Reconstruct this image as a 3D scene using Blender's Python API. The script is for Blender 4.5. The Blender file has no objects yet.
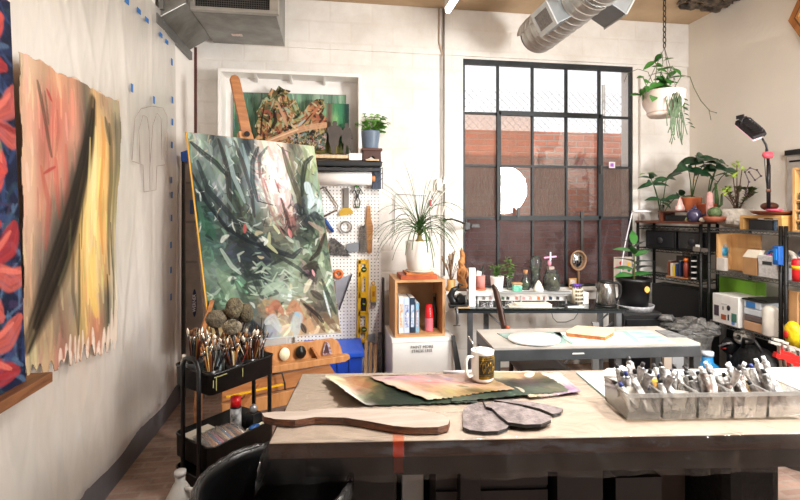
import bpy, bmesh, math, random
import numpy as np
from mathutils import Vector, Matrix, Euler
PI = math.pi
R = random.Random(7)
sc = bpy.context.scene
COL = sc.collection

# ------------------------------------------------------------------ camera
F = 470.0; A = math.radians(8.47); sa, ca = math.sin(A), math.cos(A); H = 1.6
cam = bpy.data.cameras.new('camera'); camo = bpy.data.objects.new('camera', cam); COL.objects.link(camo)
camo.location = (0, 0, H); camo.rotation_euler = (PI/2, 0, -A)
cam.sensor_width = 36; cam.lens = F/800*36; cam.shift_y = -40/800; cam.clip_start = .05
sc.camera = camo
# ------------------------------------------------------------------ world, sun, exposure
sc.view_settings.view_transform = 'Standard'; sc.view_settings.look = 'None'
sc.view_settings.exposure = -0.08; sc.view_settings.gamma = 1.0; sc.view_settings.use_curve_mapping = False
w = bpy.data.worlds.new('sky'); sc.world = w; w.use_nodes = True
bg = w.node_tree.nodes['Background']; bg.inputs[0].default_value = (.93, .96, 1, 1); bg.inputs[1].default_value = 1.75
sun = bpy.data.lights.new('sun', 'SUN'); sun.energy = 8.0; sun.angle = .01; sun.color = (1, .95, .86)
so = bpy.data.objects.new('sun', sun); COL.objects.link(so)
so.rotation_euler = Vector((.25, 1, -1.15)).to_track_quat('-Z', 'Y').to_euler()
# the round studio lamp behind the photographer on the right (seen mirrored in one window pane)
def area(name, loc, target, size, power, col, shape='DISK'):
    l = bpy.data.lights.new(name, 'AREA'); l.shape = shape; l.size = size; l.energy = power; l.color = col
    if shape == 'RECTANGLE': l.size_y = size*.6
    o = bpy.data.objects.new(name, l); COL.objects.link(o); o.location = loc
    o.rotation_euler = (Vector(target)-Vector(loc)).to_track_quat('-Z', 'Y').to_euler(); return o
key = area('round_studio_light', (3.25, .66, 1.98), (.1, 4.4, 2.0), .9, 112, (1, .985, .965)); key.data.spread = math.radians(135)
for x_, y_, p_ in ((1.15, 1.9, 88), (2.5, .9, 125)):      # unseen ceiling strips, added to brighten the table tops
    l_ = area('added_strip_fill', (x_, y_, 3.42), (x_, y_+.01, 0), 1.25, p_, (1, .97, .93), 'RECTANGLE'); l_.data.size_y = .09; l_.rotation_euler = (0, 0, PI/2)
# ------------------------------------------------------------------ helpers
def srgb(h):
    h = h.lstrip('#'); return [((c/12.92) if c <= .04045 else ((c+.055)/1.055)**2.4) for c in (int(h[i:i+2], 16)/255 for i in (0, 2, 4))]
MATS = {}
def mat(h, rough=.6, metal=0, var=.12, scale=8, bump=0, bscale=None, key=None, alpha=1, emit=0, coat=0, stretch=None, h2=None, trans=0):
    k = key or (h, rough, metal, var, scale, bump, alpha, emit, coat, stretch, h2, trans)
    if k in MATS: return MATS[k]
    m = bpy.data.materials.new('m_'+str(len(MATS))); m.use_nodes = True; MATS[k] = m
    nt = m.node_tree; b = nt.nodes['Principled BSDF']; L = nt.links.new
    c = srgb(h)
    tc = nt.nodes.new('ShaderNodeTexCoord'); mp = nt.nodes.new('ShaderNodeMapping'); L(tc.outputs['Object'], mp.inputs[0])
    if stretch: mp.inputs['Scale'].default_value = stretch
    n = nt.nodes.new('ShaderNodeTexNoise'); n.inputs['Scale'].default_value = scale; n.inputs['Detail'].default_value = 4
    L(mp.outputs[0], n.inputs[0])
    r = nt.nodes.new('ShaderNodeValToRGB'); L(n.outputs[0], r.inputs[0])
    c2 = srgb(h2) if h2 else [x*(1-var) for x in c]
    c1 = c if h2 else [min(1, x*(1+var*.6)) for x in c]
    r.color_ramp.elements[0].position = .35; r.color_ramp.elements[1].position = .65
    r.color_ramp.elements[0].color = (*c2, 1); r.color_ramp.elements[1].color = (*c1, 1)
    L(r.outputs[0], b.inputs['Base Color'])
    b.inputs['Roughness'].default_value = rough; b.inputs['Metallic'].default_value = metal
    b.inputs['Alpha'].default_value = alpha; b.inputs['Coat Weight'].default_value = coat
    b.inputs['Transmission Weight'].default_value = trans
    if emit:
        b.inputs['Emission Color'].default_value = (*c, 1); b.inputs['Emission Strength'].default_value = emit
    if bump:
        n2 = nt.nodes.new('ShaderNodeTexNoise'); n2.inputs['Scale'].default_value = bscale or scale*3; n2.inputs['Detail'].default_value = 5
        L(mp.outputs[0], n2.inputs[0]); bp = nt.nodes.new('ShaderNodeBump'); bp.inputs['Strength'].default_value = bump
        bp.inputs['Distance'].default_value = .02; L(n2.outputs[0], bp.inputs['Height']); L(bp.outputs[0], b.inputs['Normal'])
    return m
def film(key, tint='ffffff', body=.12, gloss=.25, rough=.08, bump=0, bscale=12, stretch=None, bodycol='ffffff', wave=0):
    """thin clear sheet: see-through + a little white body + mirror reflection"""
    if key in MATS: return MATS[key]
    m = bpy.data.materials.new(key); m.use_nodes = True; MATS[key] = m
    nt = m.node_tree; N = nt.nodes.new; L = nt.links.new; nt.nodes.remove(nt.nodes['Principled BSDF'])
    out = nt.nodes['Material Output']
    tr = N('ShaderNodeBsdfTransparent'); tr.inputs[0].default_value = (*srgb(tint), 1)
    df = N('ShaderNodeBsdfDiffuse'); df.inputs[0].default_value = (*srgb(bodycol), 1)
    gl = N('ShaderNodeBsdfGlossy'); gl.inputs['Roughness'].default_value = rough
    m1 = N('ShaderNodeMixShader'); m1.inputs[0].default_value = body; L(tr.outputs[0], m1.inputs[1]); L(df.outputs[0], m1.inputs[2])
    fr = N('ShaderNodeFresnel'); fr.inputs[0].default_value = 1.45
    mu = N('ShaderNodeMath'); mu.operation = 'MULTIPLY'; mu.inputs[1].default_value = gloss/.04*.1; L(fr.outputs[0], mu.inputs[0]); mu.use_clamp = True
    m2 = N('ShaderNodeMixShader'); L(mu.outputs[0], m2.inputs[0]); L(m1.outputs[0], m2.inputs[1]); L(gl.outputs[0], m2.inputs[2])
    L(m2.outputs[0], out.inputs[0])
    if bump or wave:
        tc = N('ShaderNodeTexCoord'); mp = N('ShaderNodeMapping'); L(tc.outputs['Object'], mp.inputs[0])
        if stretch: mp.inputs['Scale'].default_value = stretch
        n = N('ShaderNodeTexNoise'); n.inputs['Scale'].default_value = bscale; n.inputs['Detail'].default_value = 6; n.inputs['Distortion'].default_value = 1.2
        L(mp.outputs[0], n.inputs[0]); bp = N('ShaderNodeBump'); bp.inputs['Strength'].default_value = bump; bp.inputs['Distance'].default_value = .03
        L(n.outputs[0], bp.inputs['Height'])
        for s in (gl, df, fr): L(bp.outputs[0], s.inputs['Normal'])
        if wave:
            ra = N('ShaderNodeMapRange'); ra.inputs[1].default_value = .35; ra.inputs[2].default_value = .65; ra.inputs[3].default_value = body*(1-wave); ra.inputs[4].default_value = min(1, body*(1+wave))
            L(n.outputs[0], ra.inputs[0]); L(ra.outputs[0], m1.inputs[0])
    return m
def ray(px, py):
    u = (px-400)/F; return Vector((sa+ca*u, ca-sa*u, (210-py)/F))
def P(px, py, X=None, Y=None, Z=None, D=None):
    """the point of the room on a plane X, Y or Z = const (or at distance D) seen at a pixel of the photograph"""
    r = ray(px, py)
    t = D if D is not None else X/r.x if X is not None else Y/r.y if Y is not None else (Z-H)/r.z
    return Vector((0, 0, H))+r*t
def cf(xc, d, z): return Vector((d*sa+xc*ca, d*ca-xc*sa, z))
WM = {}
def tag(o, label=None, cat=None, group=None, kind=None):
    if label: o['label'] = label
    if cat: o['category'] = cat
    if group: o['group'] = group
    if kind: o['kind'] = kind
    return o
def thing(name, label, cat, loc, rz=0, group=None):
    o = bpy.data.objects.new(name, None); COL.objects.link(o); o.empty_display_size = .05
    o.location = loc; o.rotation_euler = (0, 0, rz)
    WM[o.name] = Matrix.Translation(Vector(loc)) @ Matrix.Rotation(rz, 4, 'Z')
    return tag(o, label, cat, group)
def Rz(a): return Matrix.Rotation(a, 4, 'Z')
def fr(loc, rz=0, rot=None):
    M = Matrix.Translation(Vector(loc)) @ Rz(rz)
    return M @ rot if rot is not None else M
class MB:
    def __init__(s, M=None): s.M = M; s.v = []; s.f = []; s.m = []; s.s = []; s.mi = 0
    def add(s, vs, fs, smooth=False):
        b = len(s.v)
        for v in vs:
            v = Vector(v); s.v.append(s.M @ v if s.M is not None else v)
        for f in fs: s.f.append([b+i for i in f]); s.m.append(s.mi); s.s.append(smooth)
        return s
    def box(s, c, d, rot=None):
        x, y, z = [k/2 for k in d]; c = Vector(c)
        vs = [Vector(p) for p in ((-x,-y,-z),(x,-y,-z),(x,y,-z),(-x,y,-z),(-x,-y,z),(x,-y,z),(x,y,z),(-x,y,z))]
        if rot is not None:
            rot = Rz(rot) if isinstance(rot, (int, float)) else rot
            vs = [rot @ v for v in vs]
        return s.add([v+c for v in vs], [(0,3,2,1),(4,5,6,7),(0,1,5,4),(1,2,6,5),(2,3,7,6),(3,0,4,7)])
    def b2(s, a, b): a = Vector(a); b = Vector(b); return s.box((a+b)/2, [abs(k) for k in (b-a)])
    def bar(s, p0, p1, w, t, up=(0,0,1)):
        p0 = Vector(p0); p1 = Vector(p1); d = (p1-p0); L = d.length; d.normalize(); up = Vector(up)
        if abs(d.dot(up)) > .98: up = Vector((0,1,0))
        x = d.cross(up).normalized(); y = x.cross(d)
        vs = [p+x*(a*w/2)+y*(b*t/2) for p in (p0, p1) for a, b in ((-1,-1),(1,-1),(1,1),(-1,1))]
        return s.add(vs, [(0,3,2,1),(4,5,6,7),(0,1,5,4),(1,2,6,5),(2,3,7,6),(3,0,4,7)])
    def tube(s, pts, r, n=8, caps=True, flat=1):
        pts = [Vector(p) for p in pts]; k = len(pts); rs = r if isinstance(r, (list, tuple)) else [r]*k
        vs = []; prev = None
        for i, p in enumerate(pts):
            d = (pts[min(i+1, k-1)]-pts[max(i-1, 0)])
            d = d.normalized() if d.length > 1e-9 else Vector((0,0,1))
            if prev is None:
                a = Vector((0,0,1)) if abs(d.z) < .9 else Vector((1,0,0)); x = d.cross(a).normalized()
            else: x = (prev-d*prev.dot(d)); x = x.normalized() if x.length > 1e-6 else d.orthogonal().normalized()
            prev = x; y = d.cross(x)
            for j in range(n):
                a = 2*PI*j/n; vs.append(p+x*(math.cos(a)*rs[i])+y*(math.sin(a)*rs[i]*flat))
        fs = [(i*n+j, i*n+(j+1) % n, (i+1)*n+(j+1) % n, (i+1)*n+j) for i in range(k-1) for j in range(n)]
        s.add(vs, fs, True)
        if caps:
            b = len(s.v)-k*n
            s.f.append([b+j for j in range(n)][::-1]); s.f.append([b+(k-1)*n+j for j in range(n)])
            s.m += [s.mi]*2; s.s += [False]*2
        return s
    def cyl(s, p0, p1, r0, r1=None, n=16): return s.tube([p0, p1], [r0, r0 if r1 is None else r1], n)
    def lathe(s, c, prof, n=24, sq=(1,1)):
        c = Vector(c); vs = []
        for r, z in prof:
            for j in range(n):
                a = 2*PI*j/n; vs.append(c+Vector((math.cos(a)*r*sq[0], math.sin(a)*r*sq[1], z)))
        k = len(prof)
        s.add(vs, [(i*n+j, i*n+(j+1) % n, (i+1)*n+(j+1) % n, (i+1)*n+j) for i in range(k-1) for j in range(n)], True)
        b = len(s.v)-k*n
        if prof[0][0] > 1e-4: s.f.append([b+j for j in range(n)][::-1]); s.m.append(s.mi); s.s.append(False)
        if prof[-1][0] > 1e-4: s.f.append([b+(k-1)*n+j for j in range(n)]); s.m.append(s.mi); s.s.append(False)
        return s
    def prism(s, pts, off, side=None):
        pts = [Vector(p) for p in pts]; off = Vector(off); n = len(pts); b = len(s.v)
        s.add(pts+[p+off for p in pts], [list(range(n))[::-1], [n+i for i in range(n)]])
        m0 = s.mi
        if side is not None: s.mi = side
        for i in range(n):
            j = (i+1) % n; s.f.append([b+i, b+j, b+n+j, b+n+i]); s.m.append(s.mi); s.s.append(False)
        s.mi = m0; return s
    def ball(s, c, r, n=12, jit=0, seed=0):
        rr = random.Random(seed); c = Vector(c); r = (r, r, r) if isinstance(r, (int, float)) else r
        h = n//2+1; vs = []
        for i in range(h+1):
            t = PI*i/h
            for j in range(n):
                a = 2*PI*j/n; k = 1+jit*rr.uniform(-1, 1) if 0 < i < h else 1
                vs.append(c+Vector((math.sin(t)*math.cos(a)*r[0]*k, math.sin(t)*math.sin(a)*r[1]*k, math.cos(t)*r[2]*k)))
        return s.add(vs, [(i*n+j, (i+1)*n+j, (i+1)*n+(j+1) % n, i*n+(j+1) % n) for i in range(h) for j in range(n)], jit < .12)
    def grid(s, fn, nu, nv, smooth=True):
        vs = [fn(i/(nu-1), j/(nv-1)) for j in range(nv) for i in range(nu)]
        return s.add(vs, [(j*nu+i, j*nu+i+1, (j+1)*nu+i+1, (j+1)*nu+i) for j in range(nv-1) for i in range(nu-1)], smooth)
    def leaf(s, p, d, L, w, droop=.5, n=6, fold=.25, up=(0,0,1)):
        p = Vector(p); d = Vector(d).normalized(); up = Vector(up)
        x = d.cross(up); x = x.normalized() if x.length > .05 else Vector((1,0,0))
        vs = []; q = p.copy(); dd = d.copy()
        for i in range(n+1):
            t = i/n; ww = w*math.sin(PI*min(1, .04+t*.96)**.8)*.5 if i < n else 0
            nn = x.cross(dd).normalized()
            vs += [q-x*ww+nn*ww*fold, q, q+x*ww+nn*ww*fold]
            dd = (dd-up*droop/n).normalized(); q = q+dd*(L/n)
        fs = []
        for i in range(n):
            a = i*3; fs += [(a, a+1, a+4, a+3), (a+1, a+2, a+5, a+4)]
        return s.add(vs, fs, True)
    def build(s, name, m, parent=None, loc=None, bevel=0, solid=0, sub=0):
        me = bpy.data.meshes.new(name)
        Mi = None
        if parent is not None:
            q = parent
            while q.parent is not None: q = q.parent
            Mi = WM[q.name].inverted()
        elif loc is not None: Mi = Matrix.Translation(-Vector(loc))
        me.from_pydata([Mi @ v if Mi is not None else v for v in s.v], [], s.f)
        for mm in (m if isinstance(m, (list, tuple)) else [m]): me.materials.append(mm)
        me.polygons.foreach_set('material_index', s.m); me.polygons.foreach_set('use_smooth', s.s); me.update()
        o = bpy.data.objects.new(name, me); COL.objects.link(o)
        if parent is not None: o.parent = parent
        elif loc is not None: o.location = loc
        if solid:
            md = o.modifiers.new('thick', 'SOLIDIFY'); md.thickness = solid; md.offset = 0
        if sub:
            md = o.modifiers.new('sub', 'SUBSURF'); md.levels = sub; md.render_levels = sub
        if bevel:
            md = o.modifiers.new('bevel', 'BEVEL'); md.width = bevel; md.segments = 2; md.limit_method = 'ANGLE'; md.angle_limit = .6
        return o
    def one(s, name, m, label, cat, group=None, **k):
        """a thing that is one mesh; origin at its base centre"""
        xs = [v.x for v in s.v]; ys = [v.y for v in s.v]; zs = [v.z for v in s.v]
        o = s.build(name, m, None, ((min(xs)+max(xs))/2, (min(ys)+max(ys))/2, min(zs)), **k)
        return tag(o, label, cat, group)
    def struct(s, name, m, **k): return tag(s.build(name, m, **k), kind='structure')
def copy_tree(o, parent=None):
    c = o.copy(); COL.objects.link(c)
    if parent is not None: c.parent = parent
    else: WM[c.name] = WM[o.name].copy() if o.name in WM else Matrix()
    for ch in list(o.children): copy_tree(ch, c)
    return c
def text(name, body, size, M, m, parent, depth=.0006):
    """M maps text x,y,z to the world"""
    cu = bpy.data.curves.new(name, 'FONT'); cu.body = body; cu.size = size; cu.extrude = depth; cu.align_x = 'CENTER'; cu.align_y = 'CENTER'; cu.resolution_u = 2
    t = bpy.data.objects.new(name, cu); me = bpy.data.meshes.new_from_object(t)
    q = parent
    while q.parent is not None: q = q.parent
    me.transform(WM[q.name].inverted() @ M); me.materials.clear(); me.materials.append(m)
    o = bpy.data.objects.new(name, me); COL.objects.link(o); o.parent = parent
    bpy.data.objects.remove(t); bpy.data.curves.remove(cu); return o
# ------------------------------------------------------------------ brush painting into colour attributes
class Paint:
    def __init__(s, w, h, base='ffffff'):
        s.w, s.h = w, h; s.c = np.zeros((h, w, 3)); s.c[:] = srgb(base); s.r = np.random.RandomState(3)
        s.uu, s.vv = np.meshgrid((np.arange(w)+.5)/w, (np.arange(h)+.5)/h); s.asp = h/w
    def cells(s, rows):
        g = np.array([[srgb(c) for c in r.split()] for r in rows]); gh, gw = g.shape[:2]
        x = np.clip(s.uu*gw-.5, 0, gw-1.001); y = np.clip(s.vv*gh-.5, 0, gh-1.001)
        x0 = x.astype(int); y0 = y.astype(int); fx = (x-x0)[..., None]; fy = (y-y0)[..., None]
        fx = fx*fx*(3-2*fx); fy = fy*fy*(3-2*fy)
        x1 = np.minimum(x0+1, gw-1); y1 = np.minimum(y0+1, gh-1)
        s.c = (g[y0, x0]*(1-fx)+g[y0, x1]*fx)*(1-fy)+(g[y1, x0]*(1-fx)+g[y1, x1]*fx)*fy; return s
    def line(s, pts, width, col, a=1, soft=.4, taper=True):
        col = np.array(srgb(col) if isinstance(col, str) else col); asp = s.asp
        P_ = np.array(pts, float)
        lo = P_.min(0)-width; hi = P_.max(0)+width
        x0, x1 = max(0, int(lo[0]*s.w)), min(s.w, int(hi[0]*s.w)+1); y0, y1 = max(0, int((lo[1])*s.h)), min(s.h, int((hi[1])*s.h)+1)
        if x1 <= x0 or y1 <= y0: return s
        U = s.uu[y0:y1, x0:x1]; V = s.vv[y0:y1, x0:x1]*asp; best = np.full(U.shape, 9.); side = np.zeros(U.shape); along = np.zeros(U.shape)
        n = len(P_)-1
        for i in range(n):
            ax, ay = P_[i][0], P_[i][1]*asp; bx, by = P_[i+1][0], P_[i+1][1]*asp; dx, dy = bx-ax, by-ay; L = dx*dx+dy*dy+1e-12
            t = np.clip(((U-ax)*dx+(V-ay)*dy)/L, 0, 1); d = np.hypot(U-ax-t*dx, V-ay-t*dy)
            m = d < best; best[m] = d[m]; along[m] = (i+t[m])/n; side[m] = (((U-ax)*dy-(V-ay)*dx)/math.sqrt(L))[m]
        wd = width*.5*(np.sqrt(np.clip(1-(2*along-1)**2*.8, .05, 1)) if taper else 1)
        k = np.clip((wd-best)/(wd*soft+1e-6), 0, 1)
        ph = s.r.rand(3)*6
        br = .82+.18*np.sin(side/width*28+ph[0])*np.sin(side/width*11+ph[1])
        al = (a*k*br)[..., None]
        s.c[y0:y1, x0:x1] = s.c[y0:y1, x0:x1]*(1-al)+col*al; return s
    def pick(s, u, v): return s.c[min(s.h-1, max(0, int(v*s.h))), min(s.w-1, max(0, int(u*s.w)))]
    def dabs(s, n, L, wd, ang, spread, jit=.35, a=.7, box=(0,0,1,1), cols=None, bend=.3):
        for _ in range(n):
            u = box[0]+(box[2]-box[0])*s.r.rand(); v = box[1]+(box[3]-box[1])*s.r.rand()
            t = ang+s.r.randn()*spread; l = L*(.5+s.r.rand()); dx, dy = math.cos(t)*l/2, math.sin(t)*l/2/s.asp
            c = np.array(srgb(cols[s.r.randint(len(cols))])) if cols else s.pick(u, v)*np.exp(s.r.randn()*jit)*(1+.12*s.r.randn(3))
            k = bend*s.r.randn()*l
            s.line([(u-dx, v-dy), (u-k*math.sin(t), v+k*math.cos(t)/s.asp), (u+dx, v+dy)], wd*(.5+s.r.rand()), np.clip(c, 0, .95), a)
        return s
def attr_mat(rough=.55, bump=.25, key='paint'):
    if key in MATS: return MATS[key]
    m = bpy.data.materials.new(key); m.use_nodes = True; MATS[key] = m; nt = m.node_tree; b = nt.nodes['Principled BSDF']
    a = nt.nodes.new('ShaderNodeVertexColor'); a.layer_name = 'pigment'; nt.links.new(a.outputs[0], b.inputs['Base Color'])
    b.inputs['Roughness'].default_value = rough; b.inputs['Specular IOR Level'].default_value = .2
    n = nt.nodes.new('ShaderNodeTexNoise'); n.inputs['Scale'].default_value = 60; tc = nt.nodes.new('ShaderNodeTexCoord'); nt.links.new(tc.outputs['Object'], n.inputs[0])
    bp = nt.nodes.new('ShaderNodeBump'); bp.inputs['Strength'].default_value = bump; bp.inputs['Distance'].default_value = .004
    nt.links.new(n.outputs[0], bp.inputs['Height']); nt.links.new(bp.outputs[0], b.inputs['Normal']); return m
def painted(name, pt, fn, parent=None, mask=None, solid=0, rough=.55, label=None, cat=None, group=None, loc=None, key='paint'):
    """fn(u,v) -> world point; a fine grid carrying the brushwork as a colour attribute"""
    w_, h_ = pt.w, pt.h; vs = [fn((i+.5)/w_, (j+.5)/h_) for j in range(h_) for i in range(w_)]
    # stretch rims to the exact edge
    m = MB(); m.v = [Vector(v) for v in vs]
    if parent is None and loc is None: loc = sum((m.v[i] for i in (0, w_-1, -1, -w_)), Vector())/4
    for j in range(h_-1):
        for i in range(w_-1):
            if mask is None or mask[j, i]:
                m.f.append([j*w_+i, (j+1)*w_+i, (j+1)*w_+i+1, j*w_+i+1]); m.m.append(0); m.s.append(True)
    o = m.build(name, attr_mat(rough, key=key), parent, loc)
    at = o.data.color_attributes.new('pigment', 'FLOAT_COLOR', 'POINT')
    buf = np.ones((w_*h_, 4), np.float32); buf[:, :3] = np.clip(pt.c.reshape(-1, 3), 0, 1); at.data.foreach_set('color', buf.ravel())
    if mask is not None:
        bm = bmesh.new(); bm.from_mesh(o.data); bmesh.ops.delete(bm, geom=[v for v in bm.verts if not v.link_faces], context='VERTS'); bm.to_mesh(o.data); bm.free()
    if solid:
        md = o.modifiers.new('thick', 'SOLIDIFY'); md.thickness = solid; md.offset = -1
    if label: tag(o, label, cat, group)
    return o
def poly_mask(w_, h_, poly):
    uu, vv = np.meshgrid((np.arange(w_)+.5)/w_, (np.arange(h_)+.5)/h_); ins = np.zeros((h_, w_), bool); n = len(poly)
    for i in range(n):
        x0, y0 = poly[i]; x1, y1 = poly[(i+1) % n]
        c = ((y0 > vv) != (y1 > vv)); ins ^= c & (uu < (x1-x0)*(vv-y0)/((y1-y0) or 1e-9)+x0)
    return ins
# ================================================================== SETTING
XL, XR, YB, ZC, YR = -1.25, 3.82, 4.57, 3.6, -3.6
def node_wall(key, base, joint, bw, bh, bump=.35, mort=.012, var=.06, stain=None, axis='XZ', rough=.7, dirt=.5):
    m = bpy.data.materials.new(key); m.use_nodes = True; nt = m.node_tree; N = nt.nodes.new; L = nt.links.new; b = nt.nodes['Principled BSDF']
    tc = N('ShaderNodeTexCoord'); sp = N('ShaderNodeSeparateXYZ'); L(tc.outputs['Object'], sp.inputs[0]); cb = N('ShaderNodeCombineXYZ')
    L(sp.outputs['XYZ'.index(axis[0])], cb.inputs[0]); L(sp.outputs['XYZ'.index(axis[1])], cb.inputs[1])
    br = N('ShaderNodeTexBrick'); L(cb.outputs[0], br.inputs[0]); br.inputs['Scale'].default_value = 1
    br.inputs['Brick Width'].default_value = bw; br.inputs['Row Height'].default_value = bh; br.inputs['Mortar Size'].default_value = mort; br.inputs['Mortar Smooth'].default_value = .4
    c = srgb(base); br.inputs['Color1'].default_value = (*c, 1); br.inputs['Color2'].default_value = (*[k*(1-var) for k in c], 1); br.inputs['Mortar'].default_value = (*srgb(joint), 1)
    n = N('ShaderNodeTexNoise'); n.inputs['Scale'].default_value = 2.2; n.inputs['Detail'].default_value = 8; n.inputs['Roughness'].default_value = .7; L(tc.outputs['Object'], n.inputs[0])
    rp = N('ShaderNodeValToRGB'); L(n.outputs[0], rp.inputs[0]); rp.color_ramp.elements[0].position = .3; rp.color_ramp.elements[1].position = .6
    rp.color_ramp.elements[0].color = (*srgb(stain or 'd8d0c6'), 1); rp.color_ramp.elements[1].color = (1, 1, 1, 1)
    mx = N('ShaderNodeMix'); mx.data_type = 'RGBA'; mx.blend_type = 'MULTIPLY'; mx.inputs[0].default_value = dirt
    L(br.outputs[0], mx.inputs[6]); L(rp.outputs[0], mx.inputs[7]); L(mx.outputs[2], b.inputs['Base Color']); b.inputs['Roughness'].default_value = rough
    bp = N('ShaderNodeBump'); bp.inputs['Strength'].default_value = bump; bp.inputs['Distance'].default_value = .01; bp.invert = True
    n2 = N('ShaderNodeTexNoise'); n2.inputs['Scale'].default_value = 40; L(tc.outputs['Object'], n2.inputs[0])
    ad = N('ShaderNodeMath'); ad.operation = 'MULTIPLY_ADD'; L(n2.outputs[0], ad.inputs[0]); ad.inputs[1].default_value = .25; L(br.outputs['Fac'], ad.inputs[2])
    L(ad.outputs[0], bp.inputs['Height']); L(bp.outputs[0], b.inputs['Normal']); return m
M_wall = node_wall('block wall', 'f1ede7', 'ece7e0', .4, .2, bump=.3)
M_plain = mat('ebe3d8', .75, var=.05, scale=1.5, bump=.08, bscale=30)
M_left = mat('f2ede6', .7, var=.05, scale=2)
M_ceil = mat('c4a988', .85, h2='a58b6c', scale=1.7, bump=.5, bscale=9)
M_floor = node_wall('floor', 'a8897a', 'a08c7e', .21, .065, bump=.15, var=.28, stain='6a584e', axis='XY', rough=.85, dirt=.8)
M_brick = node_wall('red brick', 'ac644c', '8d8580', .215, .082, bump=.8, mort=.009, var=.25, stain='8a6a5c', rough=.85, dirt=.6)
MB().b2((XL-.2, YR-.2, -.1), (XR+.2, YB+.2, 0)).struct('floor', M_floor)
MB().b2((XL-.2, YR-.2, ZC), (XR+.2, YB+.2, ZC+.15)).struct('ceiling', M_ceil)
MB().b2((XL-.2, YR-.2, 0), (XL, YB+.2, ZC)).struct('wall_left', M_left)
MB().b2((XR, YR-.2, 0), (XR+.2, YB+.2, ZC)).struct('wall_right', M_plain)
WX0, WX1, WZ0, WZ1 = 1.32, 3.18, .80, 3.12
m = MB().b2((XL, YB, 0), (WX0, YB+.2, ZC)).b2((WX1, YB, 0), (XR, YB+.2, ZC)).b2((WX0, YB, 0), (WX1, YB+.2, WZ0)).b2((WX0, YB, WZ1), (WX1, YB+.2, ZC))
m.struct('wall_back', M_wall)
# rear wall with a broad door opening towards the yard
MB().b2((XL, YR-.2, 0), (-.2, YR, ZC)).b2((2.8, YR-.2, 0), (XR, YR, ZC)).b2((-.2, YR-.2, 2.6), (2.8, YR, ZC)).struct('wall_rear', mat('5e5650', .8))
MB().b2((-.8, YB-.025, 3.14), (XR, YB, ZC)).struct('trim_1', M_wall, bevel=.006)     # beam over the window
m = MB().b2((WX1+.06, YB-.04, .0), (XR, YB, 3.02)); m.struct('trim_2', M_wall, bevel=.006)
MB().b2((XL, 3.99, 0), (XL+.012, YB, ZC)).struct('trim_3', M_left)
MB().b2((XL+.0, YB-.012, 1.4), (XL+.035, YB, 3.1)).struct('trim_4', mat('5a3028', .8))
MB().b2((XL, YR, 0), (XL+.02, 4.4, .17)).struct('baseboard_left', mat('5a585a', .5, bump=.1))
MB().b2((WX0-.0, YB-.03, WZ0-.035), (WX1+.02, YB+.12, WZ0)).struct('trim_5', mat('e9e3da', .6))   # window sill
# torn hole in the ceiling plaster
m = MB(); c = P(708, 4, Z=ZC-.02); rr = random.Random(5)
for k in range(46):
    a = rr.uniform(0, 2*PI); q = rr.random()**.5
    m.ball((min(XR-.07, c.x+math.cos(a)*.34*q), c.y+math.sin(a)*.16*q-.02, ZC-.015), (rr.uniform(.03,.09), rr.uniform(.02,.06), rr.uniform(.01,.035)), 7, .3, k)
m.struct('ceiling_hole_rim', mat('2e2822', .95, h2='6b5c4c', scale=14, bump=.8))
# ------------------------------------------------------------------ window_1
M_frame = mat('1f2427', .55, var=.3, scale=12, bump=.3)
fy = YB+.03
win = thing('window_1', None, None, ((WX0+WX1)/2, fy, WZ0)); win['kind'] = 'structure'
cw = (WX1-WX0)/5; rows = [WZ0, 1.52, 2.05, 2.58, WZ1]
m = MB()
for i in range(6):
    x = WX0+cw*i; wd = .045 if i in (0, 5) else .02
    m.b2((max(WX0, x-wd/2), fy-.02, WZ0), (min(WX1, x+wd/2), fy+.02, WZ1))
for z in rows:
    wd = .022
    if z == WZ1: m.b2((WX0, fy-.025, z-.05), (WX1, fy+.02, z))
    elif z == WZ0: m.b2((WX0, fy-.02, z), (WX1, fy+.02, z+.03))
    else: m.b2((WX0, fy-.019, z-wd/2), (WX1, fy+.019, z+wd/2))
m.build('window_frame', M_frame, win)
m = MB(); x0, x1, z0, z1 = WX0+cw, WX0+4*cw, 1.52, 2.58
for a, b in (((x0-.022, z0-.022), (x0+.022, z1+.022)), ((x1-.03, z0-.022), (x1+.022, z1+.022)), ((x0, z0-.03), (x1, z0+.022)), ((x0, z1-.022), (x1, z1+.028))):
    m.b2((a[0], fy-.045, a[1]), (b[0], fy-.018, b[1]))
m.build('casement', M_frame, win, bevel=.003)
m = MB().box((x0+.2, fy-.055, z0+.06), (.028, .02, .1)).box((x0+2.4*cw, fy-.055, z0+.03), (.03, .02, .07)).box((x0+2.42*cw, fy-.04, z0-.2), (.025, .02, .34)).box((x1-.01, fy-.055, z0+.5), (.02, .02, .09))
m.build('window_latch', mat('3a3530', .5), win)
G_clear = film('clear glass', 'fafafa', .04, 1.0, .02, bodycol='c8b8b0')
G_dusty = film('dusty glass', 'ccc4c4', .14, .5, .07, bump=.05, bscale=3, bodycol='8a7c80', wave=.5)
G_wired = film('wired glass', 'f0e4dc', .2, .1, .3, bump=.6, bscale=60, bodycol='c8a898', wave=.3, stretch=(1,1,1.6))
G_obs = film('obscure glass', 'd8ccc6', .36, .1, .35, bump=.6, bscale=34, bodycol='8e8078', wave=.3, stretch=(2.2, 1, .35))
def pane(i, j): return (WX0+cw*i, rows[3-j], WX0+cw*(i+1), rows[4-j])
kinds = {'window_pane_clear': [(i, 0) for i in range(5)]+[(2,1),(3,1),(4,1),(1,2),(3,2)], 'window_pane_wired': [(0,1),(1,1)], 'window_pane_obscure': [(0,2),(2,2),(4,2)], 'window_pane_dusty': [(i, 3) for i in range(5)]}
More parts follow.
